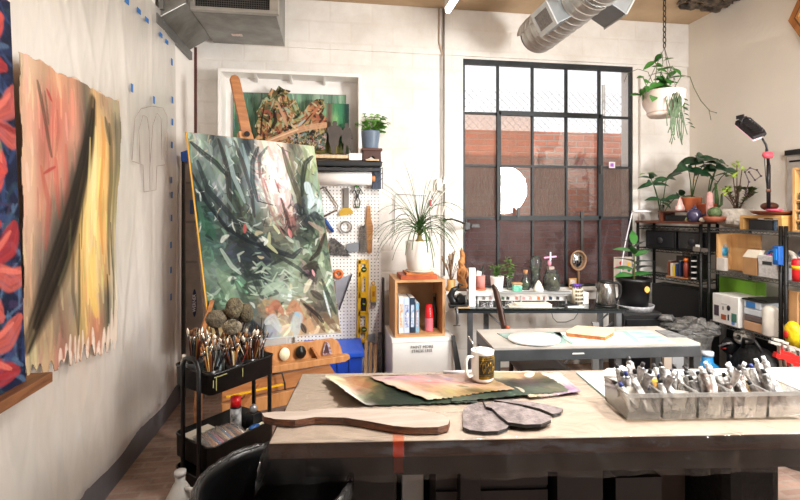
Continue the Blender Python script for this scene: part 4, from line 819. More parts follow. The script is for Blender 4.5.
MB(fr(c, rzD)).prism([(-.06,-.02,.2),(-.06,.02,.2),(-.098,0,.198)], (.008,0,-.045)).build('spout', st, T)
T = dthing('dried_grass_vase', 'tan vase of dried grasses and brushes left of the carved wood figure', 'vase', 451, .2, .0)
T.location = cf(X4(451,.25), 4.25, .8725); WM[T.name] = Matrix.Translation(T.location)
# small side stand carrying the left group
S = thing('corner_stand', 'small white wall shelf at the left end of the desk', 'shelf', cf(X4(455,.25), 4.25, .7605)); sx0, sx1 = X4(445,.25), X4(468.5,.25)
MB(DM).b2((sx0, .17, .845), (sx1, .33, .8722)).build('shelf_board', mat('ece8e2', .5), S); MB(DM).b2((sx0+.02, .28, .7605), (sx1-.01, .31, .845)).build('shelf_foot', mat('d8d4ce', .5), S)
c = T.location.copy(); MB().lathe(c, [(.001,0),(.04,0),(.05,.015),(.036,.05),(.04,.1),(.034,.1),(.001,.09)], 20).build('vase', mat('c89a5c', .5), T)
m = MB(); rr = random.Random(9)
for k in range(34): a = rr.uniform(0, 6.3); t = rr.uniform(.02,.09); L = rr.uniform(.16,.3); m.tube([c+Vector((0,0,.07)), c+Vector((math.cos(a)*t*.4, math.sin(a)*t*.4, .07+L*.5)), c+Vector((math.cos(a)*t, math.sin(a)*t*.8, .07+L))], [.0022,.0022,.005], 4)
m.build('dried_stems', mat('9a7a58', .8, h2='5a4636', scale=30), T)
T = thing('carved_wood_figure', 'tall rough carved wooden figure beside the window', 'sculpture', cf(X4(462,.25), 4.25, .8725))
c = T.location.copy(); MB().lathe(c, [(.001,0),(.045,0),(.045,.02),(.038,.03),(.001,.03)], 18).build('base', mat('5a4030', .5), T)
m = MB(); pts = []; rs = []
for k in range(15): t = k/14; pts.append(c+Vector((.008*math.sin(k*1.3), .008*math.cos(k*1.7), .028+t*.36))); rs.append((.038*(1-t)**.45+.004)*(1+.2*math.sin(k*2.3)))
m.tube(pts, rs, 9); m.build('carved_body', mat('c8884c', .6, h2='a06a38', scale=18, bump=.7), T)
for s_ in (1,-1): MB().tube([c+Vector((s_*.03,-.02,.2)), c+Vector((s_*.045,-.03,.15)), c+Vector((s_*.02,-.04,.11))], [.015,.012,.006], 7).build('carved_arm', mat('b87a44', .6, h2='8a5a30', scale=20, bump=.5), T)
T = thing('bench_vice', 'black lever stapler-like vice clamped at the left corner of the desk', 'vice', cf(X4(458,.06), 4.06, zD)); c = T.location.copy(); bk = mat('131313', .35, h2='232323')
B_ = MB(fr(c, rzD)); B_.box((0,0,.014), (.16,.1,.028)); B_.build('vice_base', bk, T, bevel=.006)
MB(fr(c, rzD)).tube([(.03,0,.03),(-.045,0,.05),(-.065,0,.1),(-.04,0,.15),(.0,0,.17)], [.03,.035,.03,.024,.016], 10).build('vice_arm', bk, T); MB(fr(c, rzD)).cyl((.02,-.05,.08), (.02,.05,.08), .034, n=18).build('vice_wheel', mat('1b1b1b', .3), T)
MB(fr(c, rzD)).tube([(.0,0,.165),(.01,0,.2),(.04,0,.19)], .009, 8).cyl((.05,0,.03), (.05,0,.1), .016).build('vice_lever', mat('2a2a2a', .3, .5), T)
T = thing('steel_clamp', 'steel G clamp gripping the left end of the desk', 'clamp', cf(X4(455), 3.98, .62)); c = cf(X4(456.5), 3.975, .75)
MB(fr(c, rzD)).tube([(.0,.02,.02),(.0,-.01,.022),(-.0,-.025,.0),(-.0,-.025,-.1),(.0,.0,-.115)], .011, 8).build('clamp_frame', mat('7a7d80', .35, .7), T); MB(fr(c, rzD)).cyl((0,.01,-.13), (0,.01,-.012), .006).cyl((-.03,.01,-.13), (.03,.01,-.13), .004).build('clamp_screw', steel, T)
MB(fr(c, rzD)).box((.05,.05,.018), (.13,.06,.01)).one('wooden_ruler', mat('e0bc90', .5), 'short pale wooden strip on the left front corner of the glass desk', 'ruler')
MB().tube([P(x, y, Y=4.567) for x, y in ((551,310),(553,318),(557,322),(566,322),(574,319),(578,313))], .004, 6).one('loose_cable', mat('8a8680', .5), 'thin cable loop hanging on the wall under the desk', 'cable')
MB().prism([P(452,336,Y=3.9), P(455,336,Y=3.9), P(463,378,Y=3.8), P(457,380,Y=3.8)], (0,.03,0)).one('black_folded_stand', mat('151413', .5), 'black narrow folded board leaning beside the white box', 'board')
# ------------------------------------------------------------------ chair
ch = thing('wooden_chair', 'dark wooden chair with a narrow curved back between the two tables', 'chair', cf(.9, 3.55, 0)); dw = mat('3a2419', .45, h2='241510', scale=6, stretch=(1,1,8))
CH = fr(cf(1.03, 3.5, 0), rzD+.06)
m = MB(CH); m.grid(lambda u, v: Vector((-.18+u*.36, -.2+v*.36, .45+.008*math.cos((u-.5)*4))), 10, 8); m.build('seat', dw, ch, solid=.03)
for x, y in ((-.16,-.17),(.16,-.17),(-.16,.14),(.16,.14)): MB(CH).tube([(x,y,.44),(x*1.1,y*1.1,0)], [.018,.014], 8).build('leg', dw, ch)
MB(CH).tube([(-.17,.16,.45),(-.19,.2,.62),(-.22,.24,.8),(-.25,.27,.96),(-.275,.28,1.0)], [.026,.036,.04,.036,.022], 10, flat=.6).build('back_post', mat('4a2c20', .4, h2='2c1a12', scale=6), ch)
MB(CH).tube([(.17,.16,.45),(.17,.18,.55)], [.02,.016], 8).build('back_post', dw, ch)
MB(CH).bar((-.16,.0,.2), (.16,.0,.2), .02, .02).build('stretcher', dw, ch)
MB(CH).tube([(-.19,.165,.66),(-.18,.17,.70)], .018, 6).build('worn_patch', mat('9a4a28', .5), ch)
# ------------------------------------------------------------------ grey steel table
gx0, gd0 = (492-400)/F*2.9, 2.9; GM = fr(cf(.575, 2.895, 0), -.042-.03)
gt_ = thing('steel_table', 'low grey steel framed table with cutting mats and boards on it', 'table', GM @ Vector((.67, .2, 0)))
gw, gd = 1.345, .44; gs = mat('55585a', .45, .5, h2='474a4c', scale=6)
MB(GM).b2((0,0,.735), (gw,gd,.752)).build('table_top', mat('b8b0a6', .6, h2='a09a92', scale=5, bump=.1), gt_, bevel=.002)
MB(GM).b2((0,0,.665), (gw,.03,.735)).build('apron', gs, gt_, bevel=.003); MB(GM).b2((0,gd-.03,.665), (gw,gd,.735)).build('apron', gs, gt_)
MB(GM).b2((0,.03,.665), (.03,gd-.03,.735)).build('apron', gs, gt_); MB(GM).b2((gw-.03,.03,.665), (gw,gd-.03,.735)).build('apron', gs, gt_)
for x, y in ((0,0),(gw-.045,0),(0,gd-.045),(gw-.045,gd-.045)): MB(GM).b2((x+.001,y+.001,0), (x+.045,y+.045,.665)).build('leg', gs, gt_)
zT = .7525
def on(px, py, z=zT): return P(px, py, Z=z)
def slab(nm, lab, cat, pts, z, th, m, side=None, grp=None, mats=None):
    q = [on(x, y, z+th) for x, y in pts]; q = [Vector((p.x, p.y, z)) for p in q]
    # outward order: counter clockwise
    ar = sum(q[i].x*q[(i+1) % len(q)].y-q[(i+1) % len(q)].x*q[i].y for i in range(len(q)))
    if ar < 0: q = q[::-1]
    mm = MB(); mm.prism(q, (0,0,th), side=side); return mm.one(nm, mats or m, lab, cat, grp)
slab('glass_sheet', 'greyish glass sheet under the round white board', 'glass sheet', [(497,333),(560,332),(566,342.5),(517,344)], zT, .005, mat('8fa8a0', .15, var=.05))
T_ = thing('round_white_board', 'round white board lying on the glass sheet', 'board', on(533, 337)); c = on(534, 337.5, zT+.02)
MB().lathe((c.x, c.y, zT+.0055), [(.001,0),(.165,0),(.168,.006),(.165,.016),(.001,.016)], 48, sq=(1,.86)).build('disc', mat('f6f4f0', .5, var=.02), T_)
slab('cutting_mat', 'pale green glass mat under the wooden board on the steel table', 'cutting mat', [(553,332),(626,331),(642,343),(572,343.5)], zT, .005, mat('a8ccc0', .2, var=.05))
slab('white_paper_sheet', 'white paper on the green glass mat', 'paper', [(560,332.5),(622,332),(634,341.5),(574,342.5)], zT+.0055, .002, mat('eef2f0', .6, var=.02))
T_ = slab('wooden_board', 'thick pale wooden board with a rough bark edge on the steel table', 'board', [(577,325.5),(614,328),(614,332),(605,337),(567,333),(566,331)], zT+.008, .024, None, side=1, mats=[mat('ecd4b0', .5, h2='e2c498', scale=4, stretch=(1,5,1)), mat('c07a3c', .6, h2='8a4c20', scale=20, bump=.5)])
slab('green_cutting_mat', 'pale mint cutting mat with white streaks on the right of the steel table', 'cutting mat', [(616,330.5),(649,330.5),(676,342.5),(640,342.5)], zT, .004, mat('6fb898', .5, h2='c8e8d8', scale=6, stretch=(1,3,1)))
slab('grey_card_sheet', 'grey patterned sheet on the far right corner of the steel table', 'paper', [(655,330),(668,330),(688,337),(668,337)], zT, .003, mat('8a8a88', .6, h2='5a5a5c', scale=20))
MB(GM).prism([(.50,-.003,.70),(.58,-.003,.70),(.575,-.003,.708),(.505,-.003,.708)], (0,.003,0)).build('white_scuff', mat('d8d8d6', .5), gt_)
# ------------------------------------------------------------------ rubber plant, its cabinet
cb = thing('black_cabinet', 'low black cabinet under the rubber plant', 'cabinet', cf((644-400)/F*4.2, 4.2, 0)); CB = fr(cf((643-400)/F*4.12, 4.12, 0), rzD)
MB(CB).b2((-.17,0,0), (.15,.3,.68)).build('cabinet_body', mat('0f0f10', .4), cb, bevel=.005); MB(CB).b2((-.18,-.01,.68), (.16,.31,.70)).build('cabinet_top', mat('2c2c2c', .3), cb); MB(CB).b2((-.15,-.014,.05), (.13,-.001,.64)).build('door', mat('141416', .3), cb); MB(CB).box((.1,-.022,.5), (.012,.016,.1)).build('handle', steel, cb)
# metal desk extension legs and wooden posts by the cabinet
for k, (px, c, lb) in enumerate(((596,'8a8c8c','grey metal post under the desk left of the dark gap'),(655,'6a5c4c','brown wooden post in front of the black cabinet'),(668,'b8a898','pale wooden post in front of the cabinet, right of the brown one'),(678,'9a9a9a','flat grey panel standing under the right end of the steel table'))):
    wd = [.05,.045,.06,.09][k]; c0 = cf((px-400)/F*3.75, 3.75, 0); MB(fr(c0, rzD)).b2((-wd/2,0,0), (wd/2,.03,[.7,.60,.62,.58][k])).one('standing_post' if k < 3 else 'leaning_board', mat(c, .5, .2 if k == 0 else 0), lb, 'post' if k < 3 else 'panel')
rp = thing('rubber_plant', 'upright rubber plant in a black pot with a round yellow sticker', 'potted plant', cf((642-400)/F*4.2, 4.25, .7)); c = CB @ Vector((-.01,.145,.7))
MB().lathe(c, [(.001,0),(.15,0),(.165,.03),(.17,.05),(.162,.05),(.15,.012),(.001,.012)], 30).build('white_tray', mat('b8b8ba', .5, h2='8a8a8c', scale=50), rp)
MB().lathe(c+Vector((0,0,.0125)), [(.001,0),(.115,0),(.125,.1),(.138,.24),(.15,.245),(.15,.275),(.14,.275),(.138,.25),(.001,.25)], 34).build('pot', mat('101012', .4), rp)
p = c+Vector((.03,-.142,.20)); p_dir = Vector((.2,-1,0)).normalized(); MB(fr(p, math.atan2(.2, 1))).cyl((0,-.003,0), (0,.006,0), .028, n=24).build('round_sticker', mat('e8b860', .4), rp)
lm = mat('3c7a34', .3, h2='2a5c2a', scale=6, coat=.3); ld = mat('3a4640', .4, h2='28342e', scale=6)
b0 = c+Vector((0,0,.26)); MB().tube([b0, b0+Vector((.01,0,.15)), b0+Vector((-.005,0,.33))], [.012,.009,.004], 8).build('stem', mat('5a5a34', .6), rp)
for z, a, L, up, mm in ((.33,1.2,.16,1.2,lm),(.26,PI-.25,.19,.3,lm),(.22,-.2,.17,.5,lm),(.16,-.5,.2,.25,ld),(.17,PI+.3,.23,.35,ld),(.1,PI-.5,.18,.2,lm),(.1,.1,.22,.3,ld),(.05,-.3,.18,.25,lm),(.05,PI+.1,.2,.1,lm),(.3,.0,.14,.7,ld),(.14,-1.4,.14,.4,lm),(.24,-2.0,.15,.6,lm),(.3,2.4,.16,.9,ld)):
    MB().leaf(b0+Vector((0,0,z)), (math.cos(a), math.sin(a)*.6, up), L, L*.46, .35, 8, .2, up=(0,-.35,1) if mm is lm else (0,0,1)).build('leaf', mm, rp)
# ================================================================== RACKS along the right wall
rk = mat('121212', .4, .3); wire = mat('1d1d1d', .35, .5); wirel = mat('8c8c8a', .3, .8)
def rack(T, M, w, d, levels, ztop, m_post, edge=wirel, zb=0):
    for x, y in ((0,0),(w,0),(0,d),(w,d)):
        m = MB(M).cyl((x,y,zb), (x,y,ztop+.02), .0145, n=12)
        for k in range(int(ztop/.09)): m.cyl((x,y,.05+k*.09), (x,y,.055+k*.09), .0162, n=12)
        m.build('post', m_post, T)
    for z in levels:
        m = MB(M)
        for y in (0, d): m.bar((0,y,z-.004), (w,y,z-.004), .007, .007).bar((0,y,z-.032), (w,y,z-.032), .006, .006)
        for x in (0, w): m.bar((x,0,z-.004), (x,d,z-.004), .007, .007).bar((x,0,z-.032), (x,d,z-.032), .006, .006)
        for y in (0, d):
            n = int(w/.05)
            for k in range(n): xx = w*k/n; m.bar((xx,y,z-.032), (xx+w/n/2,y,z-.004), .003, .003).bar((xx+w/n/2,y,z-.004), (xx+w/n,y,z-.032), .003, .003)
        n = int(w/.028)
        for k in range(1, n): m.bar((w*k/n,0,z-.0015), (w*k/n,d,z-.0015), .003, .003)
        m.build('wire_shelf', edge, T)
# rack B: along the right wall, front face x = const; local x runs towards the camera, local y towards the wall
RB = Matrix(((0, 1, 0, 3.36), (-1, 0, 0, 3.76), (0, 0, 1, 0), (0, 0, 0, 1)))
T = thing('wire_rack', 'black wire shelving rack along the right wall full of studio supplies', 'shelving', RB @ Vector((.6, .2, 0)))
rack(T, RB, .68, .42, [.62, 1.075, 1.44], 1.46, rk)
RC = Matrix(((0, 1, 0, 3.36), (-1, 0, 0, 3.04), (0, 0, 1, 0), (0, 0, 0, 1)))
T = thing('wire_rack', 'next black wire rack, cut by the right edge of the photo', 'shelving', RC @ Vector((.4, .2, 0)))
rack(T, RC, .8, .42, [.62, 1.075, 1.44], 1.46, rk)
# rack A: diagonal near the corner
vA = Vector((3.36, 3.80, 0))-Vector((3.145, 4.44, 0)); lenA = vA.length; aA = math.atan2(vA.y, vA.x); RA = fr((3.145, 4.44, 0), aA)
RA = Matrix.Translation((3.145, 4.44, 0)) @ Matrix(((vA.x/lenA, -vA.y/lenA, 0, 0), (vA.y/lenA, vA.x/lenA, 0, 0), (0,0,1,0), (0,0,0,1)))
dA = .26; lenA -= .04
T = thing('wire_rack', 'shorter black wire rack in the corner with a brown wooden top board', 'shelving', RA @ Vector((.3, .1, 0)))
rack(T, RA, lenA, dA, [.95, 1.22, 1.44], 1.45, rk, edge=wire)
TB = thing('plant_board', 'brown wooden board on the corner rack under the potted plants', 'board', RA @ Vector((.3,.1,1.441)))
MB(RA).b2((-.01,-.03,1.4705), (lenA+.02,dA+.03,1.492)).build('board', mat('6e3a26', .5, h2='4c2618', scale=5, stretch=(1,5,1)), TB, bevel=.003); zAt = 1.4925
def onA(px, y, z):  # point on rack A at depth y of its shelf seen at pixel column px
    o = RA @ Vector((0,y,0)); d = (RA.to_3x3() @ Vector((1,0,0))); r = ray(px, 210)
    # solve o + d*s = r*t in plan
    det = d.x*(-r.y)-d.y*(-r.x); s = (-o.x*(-r.y)+o.y*(-r.x))/det; return Vector((o.x+d.x*s, o.y+d.y*s, z))
def onB(px, y, z, M=RB): x = 3.36+y; r = ray(px, 210); return Vector((x, r.y/r.x*x, z))
terr = mat('b5623a', .7, h2='9a4e2c', scale=8)
# low stand with black box, quartz, teapot, pots, cacti
T = thing('low_plant_stand', 'low dark wooden stand at the left end of the corner rack', 'stand', onA(676, .12, zAt)); c = onA(681,.12,zAt); SM = fr(c, aA)
MB(SM).b2((-.16,-.12,.085), (.16,.12,.10)).build('stand_top', mat('6a3a28', .5, h2='4a2418'), T, bevel=.003)
for s_ in (-.15,.13): MB(SM).b2((s_,-.11,0), (s_+.02,.11,.085)).build('stand_leg', mat('6a3a28', .5), T)
MB(SM).b2((-.1,-.09,.0), (.09,.07,.055)).one('black_box', mat('17171a', .4), 'small black box under the low wooden plant stand', 'box', bevel=.004)
T = thing('pink_quartz', 'pale pink pointed crystal on the low stand', 'crystal', onA(679,.08,zAt+.1005)); c = onA(680,.05,zAt+.1005)
MB().lathe(c, [(.001,0),(.05,0),(.055,.02),(.035,.06),(.02,.1),(.006,.125),(.001,.13)], 6, sq=(1,.7)).build('crystal', mat('e8c8c0', .3, h2='d8a8a0', scale=12, bump=.4), T)
T = thing('leafy_tall_plant', 'spreading plant with long drooping leaves in a clear vase at the corner rack left end', 'potted plant', onA(664,.13,zAt)); c = onA(661.5,.16,zAt)
MB().lathe(c, [(.001,0),(.025,0),(.03,.04),(.024,.12),(.028,.16)], 18).build('vase', film('thin glass'), T)
ms = MB(); ml = MB(); rr = random.Random(12)
def bunch(ml, ms, c, top, n, L, W_, seed, droop=.6, m0=.02):
    rr = random.Random(seed); c = Vector(c); top = Vector(top); pts = [c.lerp(top, t)+Vector((0,0,.05*math.sin(t*PI))) for t in (0,.35,.7,1)]; ms.tube(pts, [.005,.0045,.004,.003], 6)
    for k in range(n):
        a = 2*PI*k/n+rr.uniform(-.3,.3); ml.leaf(top+Vector((0,0,rr.uniform(-.03,.01))), (math.cos(a), math.sin(a)*.7, rr.uniform(-.1,.5)), L*1.25*rr.uniform(.8,1.15), W_*1.6, droop, 6, .25, (rr.uniform(-.2,.2), -.75, .8))
for px, py, n, L in ((653,183,5,.13),(667,177,5,.12),(680,196,6,.13),(660,200,4,.12),(650,176,3,.1)):
    top = P(px, py, D=(c-Vector((0,0,H))).dot(Vector((sa,ca,0)))-.05); bunch(ml, ms, c+Vector((0,0,.03)), top, n, L, .04, px, .8)
b_ = P(650,176,D=4.5); ms.build('stem', mat('3f5a2c', .6), T); ml.build('leaves', mat('2f5a34', .4, h2='20422a', scale=8), T)
MB().leaf(P(653,174,D=4.45), (-1,-.2,.25), .17, .10, .6, 8, .1).build('bright_leaf', mat('7fc028', .4, h2='5aa01c', scale=9), T)
T = thing('terracotta_dark_plant', 'terracotta pot with large dark drooping leaves behind the teapot', 'potted plant', onA(692,.2,zAt)); c = onA(692,.17,zAt+.101)
pot(T, c+Vector((0,0,.0)), .085, .13, terr)
ms = MB(); ml = MB(); D0 = 4.45
for px, py, n, L, W_ in ((697,158,7,.15,.055),(688,168,5,.14,.075),(704,163,4,.12,.05)): bunch(ml, ms, c+Vector((0,0,.12)), P(px, py, D=D0), n, L, W_, px+1, .9)
ms.build('stem', mat('3a5228', .6), T); ml.build('leaves', mat('24482c', .35, h2='16301e', scale=8), T); MB().leaf(P(694,181,D=4.4), (.6,0,.3), .05, .03, .2).build('yellow_leaf', mat('d8a020', .5), T)
T = thing('terracotta_monstera', 'terracotta pot with long-stalked dark leaves behind the tall cactus', 'potted plant', onA(708,.2,zAt)); c = onA(707,.2,zAt)
pot(T, c, .085, .17, mat('a8502e', .7, h2='8c4024')); ms = MB(); ml = MB()
for px, py, n, L, W_ in ((716,168,6,.13,.06),(720,160,3,.11,.06),(727,172,3,.12,.05),(711,176,2,.1,.05)): bunch(ml, ms, c+Vector((0,0,.16)), P(px, py, D=4.4), n, L, W_, px+3, .7)
ms.build('stem', mat('3a5228', .6), T); ml.build('leaves', mat('2c5232', .4, h2='1c3a24', scale=8), T)
T = thing('purple_teapot', 'small purple-blue glazed teapot beside the crystal', 'teapot', onA(694,.04,zAt)); c = onA(695,.03,zAt+.101)
pu = mat('453c5a', .25, h2='2e2a44', scale=12, coat=.5)
c = onA(694.5, -.0, zAt)+Vector((0,0,0)); MB().lathe(c, [(.001,0),(.045,0),(.06,.03),(.064,.07),(.05,.105),(.03,.115),(.001,.117)], 24).build('teapot_body', pu, T); MB().lathe(c+Vector((0,0,.1165)), [(.001,0),(.032,0),(.02,.015),(.008,.02),(.012,.032),(.001,.038)], 18).build('lid', pu, T); MB().tube([c+Vector((.055,-.02,.05)), c+Vector((.085,-.03,.07)), c+Vector((.095,-.035,.1))], [.012,.009,.006], 8).build('spout', pu, T)
T = thing('small_green_dish', 'small round green-rimmed dish in front of the teapot', 'dish', onA(692,-.0,zAt)); c = onA(689.5,-.0,zAt); MB(fr(c, 0)).tube([Vector((math.cos(k*PI/10)*.04, 0, .01+math.sin(k*PI/10)*.035)) for k in range(11)], .007, 6).build('arched_leaf', mat('8aa060', .5), T); MB().box(c+Vector((0,.0,.006)), (.1,.03,.012)).build('dish', mat('6a4a38', .6), T)
T = thing('tall_pink_cactus', 'tall pale pink column cactus on the corner rack', 'cactus', onA(710,.08,zAt)); c = onA(709.5,.05,zAt)
pr = [(.001,0),(.024,0),(.028,.06),(.03,.12),(.029,.2),(.026,.235),(.016,.25),(.001,.256)]
MB().lathe(c+Vector((0,0,.02)), pr, 9).build('column', mat('d8a8a0', .6, h2='b88480', scale=30, bump=.4), T); MB().lathe(c, [(.001,0),(.05,0),(.05,.02),(.001,.02)], 16).build('base', mat('5a4030', .7), T)
T = thing('ball_cactus', 'round green ball cactus in a shallow terracotta bowl', 'cactus', onA(712,-.0,zAt)); c = onA(712.5,-.005,zAt)+Vector((-.005,-.03,0))
MB().lathe(c, [(.001,0),(.06,0),(.085,.025),(.088,.05),(.08,.05),(.07,.04),(.001,.04)], 26).build('bowl', mat('9a5238', .6), T)
m = MB(); vs = []; n = 32
for i in range(13):
    t = PI*i/12
    for j in range(n): a = 2*PI*j/n; r_ = .052*(1+.09*math.cos(a*16/2*2)); vs.append(c+Vector((0,0,.085))+Vector((math.sin(t)*math.cos(a)*r_, math.sin(t)*math.sin(a)*r_, math.cos(t)*.05)))
m.add(vs, [(i*n+j,(i+1)*n+j,(i+1)*n+(j+1)%n,i*n+(j+1)%n) for i in range(12) for j in range(n)], True); m.build('cactus_body', mat('42583034'[:6], .7, h2='6a7850', scale=60), T)
T = thing('white_pebble', 'small whitish lump stone left of the cactus bowl', 'stone', onA(704,-.01,zAt)); c = onA(702.5,-.015,zAt); MB().ball(c+Vector((0,0,.02)), (.032,.022,.02), 8, .15, 5).build('stone', mat('cfc4b4', .8), T)
T = thing('green_stick_cactus', 'thin green upright cactus behind the jade plant', 'cactus', onA(716.5,.22,zAt)); c = onA(716.5,.22,zAt)
MB().lathe(c, [(.001,0),(.045,0),(.055,.07),(.05,.07),(.001,.065)], 18).build('pot', terr, T); m = MB(); m.tube([c+Vector((0,0,.06)), c+Vector((.005,0,.2)), c+Vector((-.01,0,.36))], [.016,.018,.01], 7).tube([c+Vector((.0,0,.12)), c+Vector((.05,0,.16)), c+Vector((.055,0,.26))], [.01,.012,.008], 7); m.build('cactus_body', mat('4a6a34', .6), T)
# white textured pot with jade plant
c = onB(736,.235,1.4445); T = thing('jade_plant', 'jade plant in a large rough white bowl on the racks', 'potted plant', c)
m = MB(); m.lathe(c, [(.001,0),(.08,0),(.14,.03),(.165,.08),(.158,.13),(.13,.165),(.10,.17),(.095,.16),(.11,.14),(.001,.13)], 26, sq=(.95,1)); m.build('rough_bowl', mat('d8d0c4', .85, h2='b4aa9e', scale=16, bump=1), T)
MB().ball(c+Vector((-.135,-.07,.06)), (.04,.035,.035), 8, .2, 2).build('bowl_knob', mat('c4bab0', .85, bump=.8), T)
ms = MB(); ml = MB(); rr = random.Random(31); D1 = 3.75
def jb(p, d, L, r, depth):
    q_ = p+d*L; ms.tube([p, p.lerp(q_, .5)+Vector((rr.uniform(-.01,.01),0,.004)), q_], [r, r*.85, r*.7], 6)
    if depth:
        for _ in range(2 if depth > 1 else 3): jb(q_, (d+Vector((rr.uniform(-.7,.7), rr.uniform(-.5,.5), rr.uniform(.0,.4)))).normalized(), L*.72, r*.65, depth-1)
    for k in range(6): a = rr.uniform(0, 6.3); ml.leaf(q_-d*rr.uniform(0,L*.6), (math.cos(a), math.sin(a), .5), .035, .02, .1, 3)
b0 = c+Vector((.01,0,.12))
for d in ((-.35,0,1),(.05,.1,1.0),(.4,-.1,.9),(.1,-.3,.8)): jb(b0, Vector(d).normalized(), .1, .009, 3)
ms.build('stem', mat('5a4030', .7), T); ml.build('leaves', mat('5a7034', .4, h2='3e5428', scale=20), T)
ml = MB(); rr = random.Random(5)
for px, py in ((737,165),(742,170),(722,193),(727,190),(733,176)):
    p = P(px, py, D=3.7)
    for k in range(9): a = rr.uniform(0,6.3); ml.leaf(p+Vector((rr.uniform(-.02,.02),0,rr.uniform(-.02,.02))), (math.cos(a), math.sin(a)*.6, .5), .05, .022, .2, 3)
    ms2 = MB().tube([b0+Vector((0,0,.02)), b0.lerp(p, .5)+Vector((0,0,.03)), p], .004, 5).build('stem', mat('5a4030', .7), T)
ml.build('bright_leaves', mat('b8cc50', .4, h2='8fb03c', scale=20), T)
m = MB(); pp = [P(x, y, D=3.68) for x, y in ((745,195),(749,182),(745,172),(750,168),(757,170),(761,176),(755,180),(749,172))]; m.tube(pp, .004, 6)
for p in pp: m.ball(p, .009, 6)
m.build('dark_twig', mat('3c2a34', .6), T)
T = thing('glass_ball', 'round clear glass ball behind the rough white bowl', 'ornament', onB(755,.22,1.4445)); c = onB(757,.22,1.4445); MB().ball(c+Vector((0,0,.055)), .055, 20).build('ball', mat('e8d8dc', .1, alpha=.5), T)
# wooden riser, trays, boxes on rack B
c = onB(768,.2,1.4445)
T = thing('wooden_riser', 'light wooden riser on top of the wire rack at the right', 'riser', c); x0_, y0_ = 3.37, onB(741,.02,0).y; x1_, y1_ = 3.51, onB(783,.02,0).y
MB().b2((x0_, y1_, 1.535), (x1_, y0_, 1.558)).build('riser_top', mat('d8a868', .5, h2='c09050', scale=5, stretch=(4,1,1)), T, bevel=.003)
for yy in (y0_-.03, y1_): MB().b2((x0_, yy, 1.4405), (x1_, yy+.03, 1.535)).build('riser_leg', mat('c89858', .5), T)
y2_ = y0_-.06; MB().b2((3.39, y2_-.21, 1.4405), (3.50, y2_, 1.52)).one('dark_box', mat('2a2a2c', .4), 'dark grey box under the wooden riser', 'box', bevel=.004)
MB().b2((3.39, y2_-.295, 1.4405), (3.5, y2_-.22, 1.515)).one('blue_box', mat('2c4a6a', .4, h2='6a7a8a', scale=50), 'small blue box beside the dark box under the riser', 'box', bevel=.003)
T = thing('round_wooden_tray', 'round reddish brown wooden tray on the light riser', 'tray', (3.5, (y0_+y1_)/2-.03, 1.5585)); c = Vector((3.46, (y0_+y1_)/2-.04, 1.5585))
MB().lathe(c, [(.001,0),(.10,0),(.15,.02),(.16,.035),(.15,.035),(.1,.015),(.001,.012)], 32).build('tray', mat('8a4424', .45, h2='6a3018', scale=8), T)
MB().lathe(c+Vector((-.1,-.09,.036)), [(.001,0),(.05,0),(.055,.012),(.045,.014),(.001,.01)], 24).one('pink_dish', mat('d8486a', .4), 'small bright pink dish on the round brown tray', 'dish')
MB().ball(c+Vector((.07,.11,.07)), (.06,.06,.035), 14, .05, 3).one('brown_bowl', mat('6a3c28', .5), 'brown shell-like bowl at the back of the round tray', 'bowl')
# grow lamp
T = thing('grow_lamp', 'black panel grow lamp on a tall pole above the jade plant', 'lamp', Vector((3.66, 3.2, 1.44))); lk = mat('17151a', .4)
D2 = 3.75; q_ = lambda x, y, d=0: P(x, y, D=D2+d)
MB().tube([q_(768.5,217), q_(768.5,185), q_(768.5,165)], .014, 10).build('pole', lk, T); MB().tube([q_(768.5,165), q_(767.5,152), q_(766,145), q_(762,138)], [.011,.008,.008,.007], 8).build('neck', lk, T)
MB().lathe(q_(768.5,219.5), [(.001,0),(.03,0),(.03,.01),(.001,.012)], 16).build('pole_base', lk, T)
MB().tube([q_(766,147), q_(764.5,160), q_(766,180), q_(768,192)], .003, 6).build('cable', lk, T); MB().cyl(q_(768.5,192), q_(768.5,189), .017).build('pole_clip', mat('8a5a48', .5), T)
hd = [q_(735,124), q_(743,122), q_(765,135), q_(763,139), q_(753,140)]
m = MB(); m.prism([q_(734.5,124.5,.1), q_(753,140,-.06), q_(765,135.5,-.06), q_(745,120,.1)], (.008,.0,.03)); hdo = m.build('lamp_panel', lk, T, bevel=.003)
m = MB()
for k in range(8): a = q_(738+k*2.6, 120.5+k*1.9, .06-.02*k); m.box(a+Vector((.02,0,.03)), (.008,.07,.03))
m.build('heat_sink', mat('2b292d', .4), hdo); MB().tube([q_(741,126), q_(742,119), q_(745,117), q_(750,118), q_(764,130), q_(766,134), q_(764,136)], .006, 8).build('lamp_handle', lk, hdo)
m = MB(); m.prism([q_(735.5,125.2,.095), q_(753,140.4,-.055), q_(762,137.5,-.06), q_(744,122,.095)], (-.001,0,-.006)); m.build('led_face', mat('e8b8c4', .4, emit=.6), hdo)
MB().lathe(q_(768,157,-.03)-Vector((0,0,.01)), [(.001,0),(.035,.0),(.05,.02),(.045,.045),(.001,.055)], 9, sq=(1,.5)).one('pink_flower_ornament', mat('e85a68', .5, h2='d04454', scale=20), 'bright pink rounded flower ornament clipped to the grow lamp pole', 'ornament')
